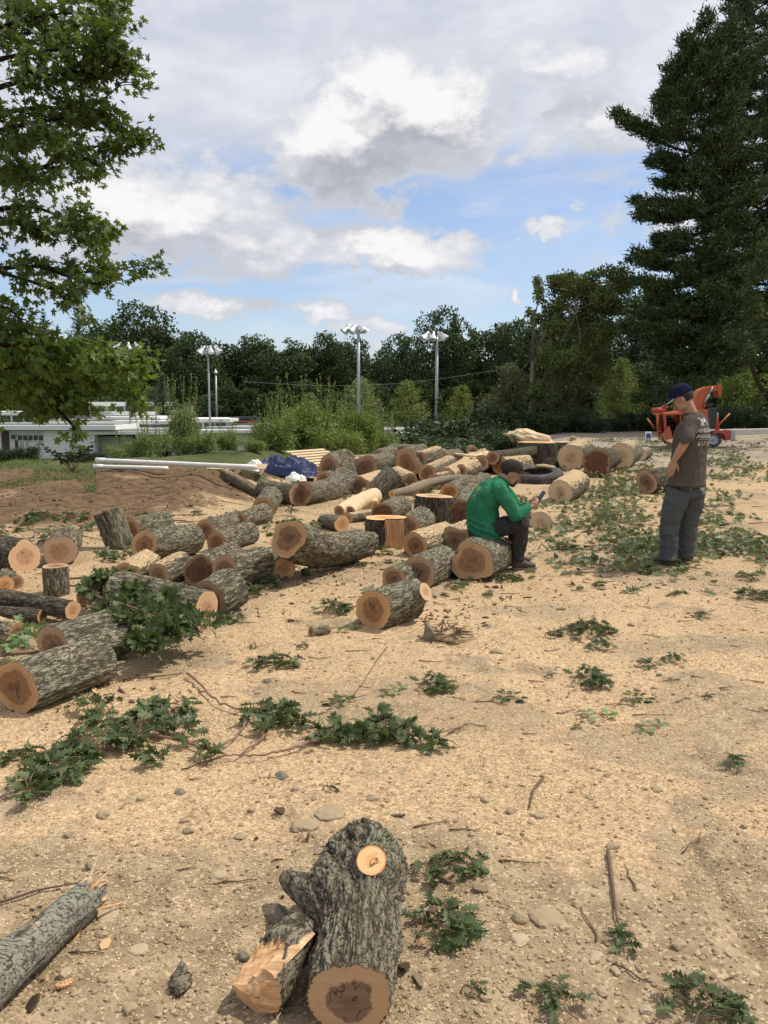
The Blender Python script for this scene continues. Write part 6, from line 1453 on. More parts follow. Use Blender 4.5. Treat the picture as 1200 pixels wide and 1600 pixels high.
# ------------------------------------------------------------------ built things
M['white_paint'] = plain_mat('white_painted_wall', (0.74, 0.74, 0.70), .7, .06, 1.5)
M['grey_roof'] = plain_mat('grey_roof', (0.30, 0.30, 0.29), .9, .15, 1.2)
M['dark_trim'] = plain_mat('dark_trim', (0.035, 0.035, 0.04), .5, .2, 4)
M['glass'] = plain_mat('window_glass', (0.055, 0.085, 0.085), .12, .3, 1.0, 0.6)
M['door_brown'] = plain_mat('brown_door', (0.07, 0.045, 0.035), .6)
M['galv'] = plain_mat('galvanised_pole', (0.36, 0.38, 0.40), .45, .1, 3, .5, .6)
M['lamp_shell'] = plain_mat('lamp_housing', (0.62, 0.63, 0.64), .35, .05, 3, .5, .4)
M['pvc'] = plain_mat('white_pvc', (0.80, 0.80, 0.76), .35, .05, 3, dirt=(0.45, 0.40, 0.30), dirt_amt=.25)
M['brick'] = plain_mat('chimney_brick', (0.17, 0.12, 0.08), .9, .3, 6)
def building(name, label, parts):
    x0 = parts[0][1]; root = None
    for p in parts:
        kind, px0, px1, pyt, pyb, Y, D = p[:7]; a = at_y(px0, pyb, Y); b = at_y(px1, pyt, Y)
        if root is None: root = empty(name, (a[0], Y, -3.3), 0, label, 'building'); o0 = np.array([a[0], Y, -3.3]); W = root
        c = np.array([(a[0] + b[0]) / 2, Y + D / 2, (a[2] + b[2]) / 2]) - o0; sz = (b[0] - a[0], D, b[2] - a[2]); nm, mt = {'wall': ('wall', 'white_paint'), 'fascia': ('roof_edge', 'white_paint'), 'roof': ('roof', 'grey_roof'), 'trim': ('trim', 'dark_trim'), 'door': ('door', 'door_brown'), 'shade': ('wall', 'wall_shaded')}[kind] if kind != 'win' else ('window', 'dark_trim')
        mb = MB(); mb.box(c, sz)
        if kind == 'win':
            f = MB().box(c, sz).build('window_frame' if False else 'window', M['white_paint'], root, smooth=False); n = p[7]; wd = sz[0] / n; mb = MB()
            for i in range(n): mb.box((c[0] - sz[0] / 2 + wd * (i + .5), c[1] - sz[1] / 2 - .02, c[2]), (wd * .80, .05, sz[2] * .76))
            mb.build('pane', M['glass'], f, smooth=False)
        else: mb.build(nm, M[mt], root, smooth=False)
    return root
M['wall_shaded'] = plain_mat('shaded_wall', (0.28, 0.29, 0.24), .8)  # walls lying in shade: the shade is painted into this grey-green colour
FB = 715
building('low_white_building', 'low white flat roofed building at the left with a row of small square windows', [
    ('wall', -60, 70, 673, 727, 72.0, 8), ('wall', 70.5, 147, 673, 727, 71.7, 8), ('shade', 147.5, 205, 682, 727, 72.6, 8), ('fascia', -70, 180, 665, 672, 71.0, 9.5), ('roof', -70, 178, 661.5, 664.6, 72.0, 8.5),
    ('fascia', 140, 268, 674, 679, 71.5, 9), ('roof', 142, 266, 671, 673.6, 72, 8), ('win', -20, 76, 648, 662, 76.5, 3, 5), ('fascia', -30, 80, 643, 648, 76.0, 5), ('win', 27.5, 68, 679, 689, 71.85, .1, 5), ('door', 4, 13, 674, 714, 71.9, .1), ('door', 24, 27, 688, 704, 71.9, .1), ('win', 17, 25, 678, 687, 71.85, .1, 1), ('win', 0 - 25, -8, 679, 690, 71.9, .1, 2)])
building('white_building', 'white flat roofed building with stepped roofs and strips of windows in the middle distance', [
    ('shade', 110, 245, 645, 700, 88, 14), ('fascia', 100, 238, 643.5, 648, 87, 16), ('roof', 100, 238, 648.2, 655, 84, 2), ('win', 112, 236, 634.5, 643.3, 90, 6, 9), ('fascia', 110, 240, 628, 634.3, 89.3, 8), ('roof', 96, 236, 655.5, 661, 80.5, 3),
    ('fascia', 145, 250, 651, 655, 81, 6), ('win', 148, 172, 655.3, 662, 81.4, 5, 2), ('win', 172, 250, 663, 674, 78.4, 5, 5), ('fascia', 172, 262, 657.5, 662.8, 78, 6), ('fascia', 148, 205, 664.5, 668, 77, 3)])
building('white_building', 'white building with big sliding doors seen between the weeds, right of the second pole', [
    ('wall', 268, 400, 678, 728, 76, 8), ('fascia', 310, 470, 672, 677, 75, 10), ('roof', 320, 560, 667, 671.7, 77, 14), ('win', 299, 354, 659.8, 671.5, 80, 4, 3), ('fascia', 272, 360, 654.5, 659.5, 79.4, 8), ('door', 333, 355, 683, 703, 75.9, .08), ('win', 336, 352, 684, 702, 75.8, .08, 1), ('door', 355, 369, 683, 703, 75.9, .08), ('trim', 360, 400, 652, 662, 84, 3), ('fascia', 400, 440, 663, 666.5, 80, 3),
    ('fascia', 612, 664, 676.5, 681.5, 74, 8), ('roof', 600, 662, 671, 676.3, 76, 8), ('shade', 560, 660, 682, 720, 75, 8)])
building('chimney', 'square brown brick chimney above the white roofs', [('trim', 287, 299, 629, 631.5, 86, 1.4)]).children[0].name = 'cap'
ch = [o for o in bpy.data.objects if o.get('label', '').startswith('square brown brick')][0]
a = at_y(288, 655, 86.1); b = at_y(298, 631.8, 86.1); MB().box(((a[0] + b[0]) / 2 - ch.location.x, .8, (a[2] + b[2]) / 2 - ch.location.z), (b[0] - a[0], 1.1, b[2] - a[2])).build('shaft', M['brick'], ch, smooth=False)
b = at_y(380, 658, 83.5); rr_ = empty('roof_railing', (b[0], 83.5, b[2]), 0, 'red and dark railing on the roof left of the leafy thickets', 'railing')
MB().box((0, 0, -.05), (2.6, .06, .14)).build('red_rail', plain_mat('red_rail', (0.42, 0.09, 0.05), .6), rr_, smooth=False)
mb = MB()
for i in range(9): mb.box((-1.3 + i * .325, .0, .2), (.03, .03, .5))
mb.box((0, 0, .46), (2.6, .05, .04)); mb.build('bars', M['dark_trim'], rr_, smooth=False)

# floodlight poles
def floodpole(px, ytop, Y, lamps, label, r=.11, sleeve=True, lampk=1.0, ztop_arm=True):
    p = at_y(px, ytop, Y); zb = float(ground(p[0], Y, False)); H = p[2] - zb; root = empty('floodlight_pole', (p[0], Y, zb), 0, label, 'floodlight', 'floodlight poles round the sports field')
    mb = MB(); mb.tube([(0, 0, -.2), (0, 0, H * .5), (0, 0, H)], [r, r * .85, r * .7], 12); pl = mb.build('pole', M['galv'], root)
    if sleeve: mb = MB(); mb.lathe([(r * 1.45, -.2), (r * 1.45, 2.7), (r * 1.2, 2.85), (r * .8, 2.86)], n=14); mb.build('sleeve', M['galv'], root)
    k = Y / F; xs = [l[0] * k for l in lamps]
    mb = MB(); mb.box(((min(xs) + max(xs)) / 2, 0, H + .02), (max(xs) - min(xs) + .2, .09, .09)); mb.box((0, .4, H + .02), (.09, .9, .07)); mb.build('crossarm', M['galv'], root, smooth=False)
    for (dx, dy, tx, ty, rs_) in lamps:
        c = np.array([dx * k, dy, H + .12]); d_ = Vector((tx, ty, -1.0)).normalized(); m = Vector((0, 0, -1)).rotation_difference(d_).to_matrix(); s = rs_ * lampk
        l = MB(); l.lathe([(.01, .62 * s), (.13 * s, .60 * s), (.15 * s, .28 * s), (.20 * s, .18 * s), (.36 * s, -.10 * s), (.47 * s, -.42 * s), (.50 * s, -.46 * s)], c, 18, m); lo = l.build('lamp', M['lamp_shell'], root)
        l = MB(); l.lathe([(.01, -.40 * s), (.44 * s, -.40 * s)], c, 18, m); l.build('lens', M['glass_clear'], lo)
        l = MB(); l.box(c + np.array([0, 0, .25 * s]), (.1 * s, .1 * s, .3 * s)); l.build('bracket', M['galv'], lo, smooth=False)
M['glass_clear'] = plain_mat('lamp_lens', (0.55, 0.58, 0.60), .15, .05, 3, .6)
floodpole(560, 516, 82, [(-18, 0, -.9, -.35, 1.15), (-8, -.2, -.7, -.5, 1.1), (-2, .5, -.2, .6, .9), (5, 0, .6, -.3, .9), (9, .5, .8, .3, .85)], 'tallest floodlight pole with its lamps turned to the left, third from the left', r=.19, lampk=.80)
floodpole(683, 527, 84, [(-18, -.1, -.8, -.4, 1.05), (-6, 0, -.1, -.4, 1.0), (3, .4, .2, .5, .95), (10, 0, .8, -.3, 1.0)], 'floodlight pole standing right behind the log heap, fourth from the left', r=.19, lampk=.84)
floodpole(325, 549, 78, [(-9, 0, -.7, -.3, .75), (-2, .4, .0, .5, .65), (4, 0, .2, -.3, .7), (14, 0, .8, -.2, .75)], 'slim floodlight pole in front of the white roofs, second from the left', r=.11, sleeve=False)
floodpole(199, 543, 76, [(-14, 0, -.7, -.3, .7), (2, 0, .1, -.3, .65), (15, 0, .7, -.3, .7)], 'slim floodlight pole seen through the maple leaves, leftmost', r=.11, sleeve=False)
floodpole(337, 582, 100, [(0, 0, .2, -.3, .5)], 'short grey pole with a single lamp right of the second floodlight pole', r=.14, sleeve=False)
# rail fence beyond the heap
def rail_fence():
    Y = 60; p0, p1 = at_y(640, 684, Y), at_y(830, 685, Y); root = empty('wire_fence', (p0[0], Y, p0[2] - 1.0), 0, 'thin wire fence with a top rail behind the log heap', 'fence'); L = p1[0] - p0[0]
    MB().tube([(0, 0, 1.0), (L, 0, 1.0)], .025, 6).build('top_rail', M['galv'], root)
    for i in range(5): MB().tube([(L * i / 4, 0, -1.2), (L * i / 4, 0, 1.0)], .03, 6).build('post', M['galv'], root)
    mb = MB()
    for i in range(60): a = L * i / 60; mb.tube([(a, .01, 1.0), (a + 1.0, .01, -.0)], .004, 3); mb.tube([(a + 1.0, .012, 1.0), (a, .012, -.0)], .004, 3)
    mb.build('mesh_panel', M['galv'], root)
rail_fence()
def wire():
    a, b = at_y(380, 596, 99), at_y(800, 574, 99); t = np.linspace(0, 1, 30)[:, None]; pts = a + (b - a) * t; pts[:, 2] -= .0 + 1.2 * np.sin(np.pi * t[:, 0])
    mb = MB(); mb.tube(pts, .014, 4); tag(mb.build('overhead_wire', M['galv']), 'thin overhead wire crossing in front of the far wood', 'wire')
wire()
# sand piles beyond
for (px, lab, w_) in [(712, 'low tan pile of earth beyond the fourth floodlight pole, left one', 26), (748, 'low tan pile of earth beyond the fourth floodlight pole, right one', 24)]:
    Y = 58; p = at_y(px, 690, Y); V, Fv = rock_template(px, 4, .5); k = Y / F; o = mesh_np('earth_pile', V * np.array([w_ * k, 1.2, 1.0]), [Fv], M['clod']); o.location = (p[0], Y, at_y(px, 688, Y)[2] - .3); tag(o, lab, 'earth pile')
# white pipes
def pipe(p0, p1, rp, label):
    a, b = at_z(p0[0], p0[1], p0[2]), at_z(p1[0], p1[1], p1[2]); r = rp * a[1] / F; o0 = (a + b) / 2; d_ = (b - a) / np.linalg.norm(b - a); root = empty('white_pipe', o0, 0, label, 'pipe', 'white plastic pipes on the edge of the bank')
    t = np.linspace(0, 1, 12)[:, None]; pts = a + (b - a) * t - o0; mb = MB(); mb.tube(pts, r, 20); mb.build('tube', M['pvc'], root)
    mb = MB(); mb.tube([pts[0] - d_ * .02, pts[0] + d_ * .16], r * 1.16, 20); mb.build('socket', M['pvc'], root)
    V = MB(); V.tube([pts[0] - d_ * .03, pts[0] - d_ * .021], r * .85, 20); V.build('bore', M['dark_trim'], root)
pipe((152, 719, .62), (400, 730, .56), 3.5, 'upper long white pipe lying along the top of the dirt bank')
pipe((148, 729, .50), (262, 732, .48), 3.3, 'lower shorter white pipe lying under the long one')
# pallets
def pallet(p, rz, label, s=1.0, tilt=0.0, lift=0):
    g_ = at_g(*p); root = empty('wooden_pallet', (g_[0], g_[1], g_[2] + lift), 0, label, 'pallet'); root.rotation_euler = (tilt, 0, rz)
    for i in range(7): MB().box((0, (i - 3) * .17, .13), (1.2 * s, .10, .02)).build('slat', M['plank'], root, smooth=False)
    for i in range(3): MB().box(((i - 1) * .5 * s, 0, .07), (.05, 1.12, .09)).build('stringer', M['plank'], root, smooth=False)
pallet((500, 730), .95, 'pale wooden pallet between the blue tarp and the curved crotch log', 1.2, .30, .12)
pallet((372, 738), .1, 'weathered pallet under the right end of the white pipes', .9, 0, .0)
# tarp: folded heap
def tarp():
    g_ = at_g(446, 744); k = g_[1] / F; rs = np.random.RandomState(6); n, m = 64, 34; u, v = np.meshgrid(np.linspace(-1, 1, n), np.linspace(-1, 1, m), indexing='ij')
    r2 = np.sqrt(np.clip(1 - (np.abs(u) ** 2.6 + np.abs(v) ** 2.2), 0, 1)); fold = fbm(u * 2.6 + .8 * v + 3, v * 1.6, 1.0, 2); rg = 1 - np.abs(2 * fbm(u * 2.6 - v * 1.6, v * 1.5 + u * 1.1, 4.0, 2) - 1) * 1.6; fine = fbm(u * 11, v * 11 + u * 4, 6, 3)
    x = u * 50 * k * (1 + .08 * (fold - .5)); y = v * .42; z = .02 + 27 * k * r2 ** .6 * (.55 + .60 * fold) + .20 * (rg - .6) * r2 ** .4 + .06 * (fine - .5) + .025 * rs.rand(n, m); z = z - .13 * np.exp(-((u + .02) / .10) ** 2) * r2
    z = np.maximum(z, .005 + .02 * fine); idx = np.arange(n * m).reshape(n, m); q_ = np.stack([idx[:-1, :-1], idx[1:, :-1], idx[1:, 1:], idx[:-1, 1:]], -1).reshape(-1, 4)
    o = mesh_np('tarpaulin', np.stack([x, y, z], -1).reshape(-1, 3), [q_], M['tarp'], smooth=False); o.location = g_; o.rotation_euler = (0, 0, .05); so = o.modifiers.new('thickness', 'SOLIDIFY'); so.thickness = .006; tag(o, 'crumpled blue tarpaulin heaped at the end of the white pipes', 'tarp')
M['tarp'] = plain_mat('blue_tarp', (0.022, 0.038, 0.115), .5, .35, 9, .5, bump=.5)
tarp()
def sheet(px, py, w_, h_, label, mat, name, cat, seed, dy=.2):
    g_ = at_g(px, py); k = g_[1] / F; n = 50; u, v = np.meshgrid(np.linspace(-1, 1, n), np.linspace(-1, 1, n), indexing='ij'); r2 = np.sqrt(np.clip(1 - u ** 2 - v ** 2, 0, 1)); f = fbm(u * 3 + seed, v * 3, seed, 3); z = .01 + h_ * k * r2 * (.5 + f) * 1.0 + .02 * f
    idx = np.arange(n * n).reshape(n, n); q_ = np.stack([idx[:-1, :-1], idx[1:, :-1], idx[1:, 1:], idx[:-1, 1:]], -1).reshape(-1, 4); a = np.sqrt(np.maximum(u ** 2, v ** 2)) / (np.sqrt(u ** 2 + v ** 2) + 1e-6); o = mesh_np(name, np.stack([u * a * w_ / 2 * k, v * a * dy, z], -1).reshape(-1, 3), [q_], M[mat]); o.location = g_; tag(o, label, cat)
sheet(462, 753, 34, 11, 'white plastic bag lying in front of the blue tarp', 'pvc', 'plastic_bag', 'bag', 4)
sheet(398, 733, 30, 14, 'white plastic sheet bulging between the pipes and the tarp', 'pvc', 'plastic_sheet', 'sheet', 9)
M['bluebag'] = plain_mat('blue_white_packet', (0.25, 0.32, 0.45), .4, .5, 22)
sheet(521, 776, 17, 9, 'small blue and white packet under the long furrowed log', 'bluebag', 'packet', 'packet', 5, .06)
# pale slab on stump and the rest
def slab():
    g_ = at_g(832, 712); k = g_[1] / F; V, Fv = rock_template(31, 5, 1.0); V = V * (1 + .25 * (fbm(V[:, 0] * 2, V[:, 1] * 2, V[:, 2] * 2, 3) - .5)[:, None] * 2); o = mesh_np('root_flare', V * np.array([44 * k, .35, 16 * k]), [Fv], M['pale_wood']); o.rotation_euler = (0, .22, 0); o.location = (g_[0], g_[1] + 1.0, at_y(832, 686, g_[1] + 1.0)[2]); tag(o, 'pale debarked root flare heaped behind the big flat topped stump', 'wood')
    g_ = at_g(895, 694); V, Fv = rock_template(33, 3, 1.0); o = mesh_np('stone', V * .16, [Fv], M['stone']); o.location = (g_[0], g_[1], at_y(895, 687, g_[1])[2]); tag(o, 'round tan boulder standing on the second flat stump', 'stone')
slab()
for (px0, py0, px1, py1, lab) in [(660, 700, 692, 703, 'sawn plank lying at the back of the heap behind the wedge ended log'), (676, 706, 740, 712, 'split plank lying across the back of the heap'), (735, 708, 770, 712, 'split plank behind the low jagged stump'), (700, 736, 742, 716, 'long splinter of wood leaning by the low jagged stump')]:
    a, b = at_g(px0, py0, .2), at_g(px1, py1, .2); a[2] += .2; b[2] += .2; c = (a + b) / 2; d_ = Vector(b - a); m = Vector((1, 0, 0)).rotation_difference(d_.normalized()).to_matrix(); o = MB().box((0, 0, 0), (d_.length, .18, .05), mat=m, bev=.008).build('plank', M['plank'], smooth=False); o.location = c; tag(o, lab, 'plank')
# jagged pale top of the low stump
def torn():
    g_ = at_g(757, 733); mb = MB(); rs = np.random.RandomState(3); n, m = 60, 30; th_ = np.linspace(0, 6.28, n, endpoint=False); V = [];
    for j in range(m): t = j / (m - 1); rr2 = .36 * (1 - t * .9) * (1 + .5 * (vnoise(th_ * 2.3, 3) - .5)); z = .30 + .02 * t + .16 * t ** 1.5 * vnoise(np.cos(th_) * 3 + 5, np.sin(th_) * 3, t * 3); V.append(np.stack([rr2 * np.cos(th_) * 1.2, rr2 * np.sin(th_), z], 1))
    o = mesh_np('torn_wood', np.array(V).reshape(-1, 3), [grid_faces(m, n, flip=True)], M['pale_wood']); o.location = g_ + [0, .2, 0]; so = o.modifiers.new('t', 'SOLIDIFY'); so.thickness = .04; tag(o, 'pale torn wood crowning the low jagged stump', 'wood')
torn()
# tyre
def tyre():
    g_ = at_g(845, 756); k = g_[1] / F; Ro = 41 * k; w_ = .24; root = empty('old_tyre', (g_[0], g_[1] + Ro * .8, g_[2]), 0, 'old worn tyre lying flat behind the seated man, dusty on its rim', 'tyre'); root.rotation_euler = (R(9), R(-3), 0)
    prof = [(.60, .02), (.70, .0), (.90, .01), (.97, .05), (1.0, .12), (1.0, .18), (.97, .24), (.90, .28), (.70, .29), (.60, .27), (.575, .24), (.66, .22), (.80, .20), (.80, .09), (.66, .07), (.575, .05), (.60, .02)]
    mb = MB(); mb.lathe([(a * Ro, b * w_ / .28) for a, b in prof], n=72); V = mb.v[0]; o = mb.build('carcass', M['rubber'], root)
    mb = MB()
    for i in range(44): a = 6.28 * i / 44; m = Matrix.Rotation(a, 3, 'Z'); mb.box(np.array(m @ Vector((Ro * .985, 0, w_ * .53))), (.03, Ro * .075, w_ * .55), mat=m, bev=.006)
    mb.build('tread', M['rubber'], root, smooth=False); mb = MB(); mb.tube([(Ro * .75 * math.cos(a), Ro * .75 * math.sin(a), w_ * 1.04) for a in np.linspace(.3, 1.5, 9)], [.02, .05, .06, .05, .06, .07, .06, .05, .02], 8, flat=(.5, 1.6)); mb.build('rag', M['clod'], root)
M['rubber'] = plain_mat('worn_rubber', (0.045, 0.042, 0.038), .8, .3, 12, dirt=(0.30, 0.24, 0.16), dirt_amt=.6, bump=.2)
tyre()
# low concrete wall + gravel road beyond
def curb():
    a, b = at_z(1090, 681, 0), at_z(1300, 676, 0); c = (a + b) / 2; d_ = Vector(b - a); o = MB().box((0, 0, .12), (d_.length, .35, .3), rz=math.atan2(d_.y, d_.x), bev=.03).build('concrete_barrier', plain_mat('pale_concrete', (0.42, 0.40, 0.37), .85, .15, 5), smooth=False); o.location = (c[0], c[1], gz(c[0], c[1])); tag(o, 'low pale concrete barrier beyond the gravel at the right edge', 'barrier')
curb()
# ------------------------------------------------------------------ people
def solid(name, mb, mat, parent, voxel=.006, smooth=4, fold=None, decim=None):
    """fuse overlapping pieces into one continuous surface"""
    o = mb.build(name + '_raw', mat if not isinstance(mat, (list, tuple)) else mat[0], None)
    rm = o.modifiers.new('r', 'REMESH'); rm.mode = 'VOXEL'; rm.voxel_size = voxel
    sm = o.modifiers.new('s', 'SMOOTH'); sm.iterations = smooth; sm.factor = .6
    dg = bpy.context.evaluated_depsgraph_get(); dg.update(); me = bpy.data.meshes.new_from_object(o.evaluated_get(dg)); bpy.data.objects.remove(o)
    n = len(me.vertices); co = np.zeros(n * 3); me.vertices.foreach_get('co', co); co = co.reshape(-1, 3)
    if fold is not None:
        nr = np.zeros(n * 3); me.vertices.foreach_get('normal', nr); co = co + nr.reshape(-1, 3) * fold(co)[:, None]; me.vertices.foreach_set('co', co.ravel())
    me.materials.clear(); me.materials.append(mat); me.polygons.foreach_set('use_smooth', np.ones(len(me.polygons), bool)); me.name = name; me.update()
    r = bpy.data.objects.new(name, me); col.objects.link(r); r.parent = parent; return r
def interp_tube(mb, pts, rad, flat=None, n=20, k=6, up=(0, 0, 1), cap='round', caplen=.7):
    pts = np.array(pts, float); m = len(pts); ti = np.arange(m); t = np.linspace(0, m - 1, (m - 1) * k + 1)
    def cr(a):  # catmull-rom
        a = np.array(a, float).reshape(m, -1); e = np.vstack([2 * a[0] - a[1], a, 2 * a[-1] - a[-2]]); i = np.minimum(t.astype(int), m - 2); f = (t - i)[:, None]
        p0, p1, p2, p3 = e[i], e[i + 1], e[i + 2], e[i + 3]; return .5 * (2 * p1 + (p2 - p0) * f + (2 * p0 - 5 * p1 + 4 * p2 - p3) * f ** 2 + (3 * p1 - p0 - 3 * p2 + p3) * f ** 3)
    mb.tube(cr(pts), cr(rad)[:, 0], n, flat=None if flat is None else cr(flat), up=up, cap=cap, caplen=caplen)
def hand(mb, wrist, d_, nrm, side, curl=.5, s=1.0, spread=.1, thumb_curl=.3):
    """d_: direction of the fingers, nrm: direction the palm faces, side: +1/-1 thumb side"""
    d_ = Vector(d_).normalized(); nrm = Vector(nrm); nrm = (nrm - d_ * nrm.dot(d_)).normalized(); ac = d_.cross(nrm) * side
    W = Vector(wrist); pc = W + d_ * .048 * s; m = Matrix((d_, ac, nrm)).transposed()
    mb.ell(pc, (.054 * s, .042 * s, .017 * s), m, 18, 12); mb.tube([W - d_ * .03, W + d_ * .02], [.025 * s, .024 * s], 12, cap='round')
    for i, (off, ln) in enumerate([(.030, .072), (.010, .080), (-.010, .074), (-.029, .058)]):
        p = W + d_ * (.090 - abs(off) * .25) * s + ac * off * s; a = curl * (.75 + .1 * i); dr = d_ + ac * off * spread * 10; dr.normalize(); pts = [p - dr * .015, p]; ang = a
        for q_ in (.45, .32, .25): v = dr * math.cos(ang) + nrm * math.sin(ang); p = p + v * ln * q_ * s; pts.append(p); ang += a * .9
        mb.tube([tuple(x) for x in pts], [.0095 * s, .0095 * s, .0088 * s, .008 * s, .0068 * s], 10, cap='round')
    p = W + d_ * .025 * s + ac * .030 * s; v = (d_ * .75 + ac * .75 + nrm * .25).normalized(); pts = [p, p + v * .036 * s]; v2 = (v + nrm * thumb_curl + d_ * .5).normalized(); pts += [pts[1] + v2 * .028 * s, pts[1] + (v2 + nrm * thumb_curl * .6).normalized() * .052 * s]
    mb.tube([tuple(x) for x in pts], [.014 * s, .011 * s, .010 * s, .0075 * s], 10, cap='round')
def head(mb, c, yaw, pitch, roll=0, s=1.0):
    """adds skull, face, ears to mb; returns the head matrix. local x forward, z up, origin in the middle of the skull"""
    m = Matrix.Rotation(yaw, 3, 'Z') @ Matrix.Rotation(pitch, 3, 'Y') @ Matrix.Rotation(roll, 3, 'X'); C = np.array(c)
    def e(p, r, mm=None): mb.ell(C + np.array(m @ Vector(p)) * s, np.array(r) * s, m if mm is None else m @ mm, 22, 14)
    e((-.005, 0, .025), (.098, .076, .090)); e((.030, 0, -.045), (.060, .058, .070)); e((.055, 0, -.090), (.030, .034, .024)); e((.080, 0, .012), (.018, .052, .016))
    e((.060, .030, -.025), (.030, .026, .026)); e((.060, -.030, -.025), (.030, .026, .026))
    e((.040, .045, -.065), (.035, .022, .030)); e((.040, -.045, -.065), (.035, .022, .030))
    mb.tube([tuple(C + np.array(m @ Vector(p)) * s) for p in ((.088, 0, .008), (.100, 0, -.012), (.114, 0, -.034), (.100, 0, -.042))], [.008 * s, .010 * s, .012 * s, .008 * s], 10, cap='round')
    e((.090, 0, -.064), (.012, .024, .006)); e((.088, 0, -.073), (.012, .022, .007))
    for sd in (-1, 1): e((-.008, sd * .080, -.012), (.017, .008, .031), Matrix.Rotation(sd * .25, 3, 'Z')); e((.000, sd * .074, -.030), (.010, .010, .014))
    return m
def head_parts(par, c, m, cap_col, hair, under=None, brim_len=.075, beard=False, brow=True, s=1.0, cap_tilt=0.0):
    C = np.array(c); W = lambda p: C + np.array(m @ Vector(p)) * s; T = m @ Matrix.Rotation(cap_tilt, 3, 'Y')
    # hair below the cap at the back and sides
    mb = MB(); mb.ell(W((-.016, 0, .014)), np.array((.094, .080, .084)) * s, m, 26, 18); V = mb.v[0]; loc = (V - C) @ np.array(m); loc2 = loc.copy()
    fr = sstep(-.030, -.012, loc[:, 0]) * sstep(.03, .0, loc[:, 2]); fr = np.maximum(fr, sstep(.03, .05, loc[:, 0])); low = sstep(-.045, -.07, loc[:, 2]); sh = 1 - .22 * np.maximum(fr, low); mb.v[0] = C + (loc * sh[:, None]) @ np.array(m).T
    mb.build('hair', hair, par)
    for sd in (-1, 1): mb = MB(); mb.ell(W((.078, sd * .030, .000)), (.010, .012, .009), m, 12, 8); e_ = mb.build('eye', M['eye'], par); mb = MB(); mb.ell(W((.088, sd * .031, .018)), (.006, .017, .004), m, 10, 6); mb.build('eyebrow', hair, par)
    if beard: mb = MB(); mb.ell(W((.038, 0, -.060)), (.057, .061, .052), m, 22, 14); mb.ell(W((.058, 0, -.096)), (.032, .036, .022), m, 16, 10); solid('beard', mb, hair, par, .004, 2)
    # cap: crown + brim in one part each
    n1, n2 = 18, 40; ph = np.linspace(0, 1, n1); V = []
    for p in ph:
        a = p * math.pi / 2 * 1.06; th_ = np.linspace(0, 2 * np.pi, n2, endpoint=False); r = math.sin(a) ** .75; V.append(np.stack([-.004 + .112 * r * np.cos(th_) * (1 - .0 * p), .089 * r * np.sin(th_), .040 + .098 * math.cos(a) + .010 * np.cos(th_) * r * 0], 1))
    V = np.vstack(V) + .0025 * (fbm(np.arange(n1 * n2) * .13, 3, 1, 2)[:, None] - .5); f = [grid_faces(n1, n2)]; V = C + (V * s) @ np.array(T).T
    cr = mesh_np('cap', V, f, cap_col, par); cr.modifiers.new('t', 'SOLIDIFY').thickness = .003
    u, v = np.meshgrid(np.linspace(-1, 1, 21), np.linspace(0, 1, 9), indexing='ij'); ang = u * 1.05; x0 = -.004 + .110 * np.cos(ang); y0 = .089 * np.sin(ang); x = x0 + v * brim_len * np.sqrt(np.clip(1 - (u * .98) ** 2, 0, 1)) * 1.0; y = y0 * (1 - .10 * v); z = .040 - .012 * v - .20 * y ** 2 * 6 * (.3 + v)
    idx = np.arange(21 * 9).reshape(21, 9); q_ = np.stack([idx[:-1, :-1], idx[1:, :-1], idx[1:, 1:], idx[:-1, 1:]], -1).reshape(-1, 4); V = C + (np.stack([x, y, z], -1).reshape(-1, 3) * s) @ np.array(T).T
    br = mesh_np('brim', V, [q_], [cap_col, under or cap_col], cr); so = br.modifiers.new('t', 'SOLIDIFY'); so.thickness = .004; so.material_offset = 1
    b = MB(); b.ell(C + np.array(T @ Vector((-.004, 0, .139))) * s, (.006, .006, .004), T, 8, 6); b.build('cap_button', cap_col, cr)
def folds(scale, amp, st=(1, 1, 1), seed=0):
    def f(co):
        a = 1 - np.abs(2 * fbm(co[:, 0] * scale * st[0] + seed, co[:, 1] * scale * st[1], co[:, 2] * scale * st[2], 2) - 1) * 2
        return amp * a + amp * .5 * (fbm(co[:, 0] * scale * 3, co[:, 1] * scale * 3, co[:, 2] * scale * 3 + seed, 2) - .5)
    return f
def skin_mat():
    m, t = new_mat('skin'); tc = t.n('ShaderNodeTexCoord').outputs[3]; c = t.mix(t.noise(tc, 18, 4), (0.30, 0.155, 0.095), (0.44, 0.25, 0.165)); finish(t, c, .55, t.bump(t.noise(tc, 120, 3), .15, .002), .35); return m
M['skin'] = skin_mat(); M['eye'] = plain_mat('eye', (0.05, 0.035, 0.03), .2); M['hair'] = plain_mat('dark_hair', (0.022, 0.016, 0.012), .7, .5, 90, bump=.5); M['brim_under'] = plain_mat('brim_underside', (0.34, 0.31, 0.26), .8)
M['green_shirt'] = cloth_mat('green_shirt', (0.032, 0.19, 0.095), (0.08, 0.28, 0.16), 8, .4); M['jeans_dark'] = cloth_mat('dusty_black_jeans', (0.045, 0.044, 0.042), (0.085, 0.082, 0.072), 5, .4)
M['jeans_blue'] = cloth_mat('faded_blue_jeans', (0.090, 0.098, 0.098), (0.12, 0.135, 0.135), 5, .35); M['grey_shirt'] = cloth_mat('brown_grey_shirt', (0.105, 0.088, 0.073), (0.15, 0.13, 0.11), 7, .3); M['shoe'] = plain_mat('worn_leather_shoe', (0.085, 0.062, 0.045), .75, .3, 25, dirt=(0.26, 0.20, 0.13), dirt_amt=.5)
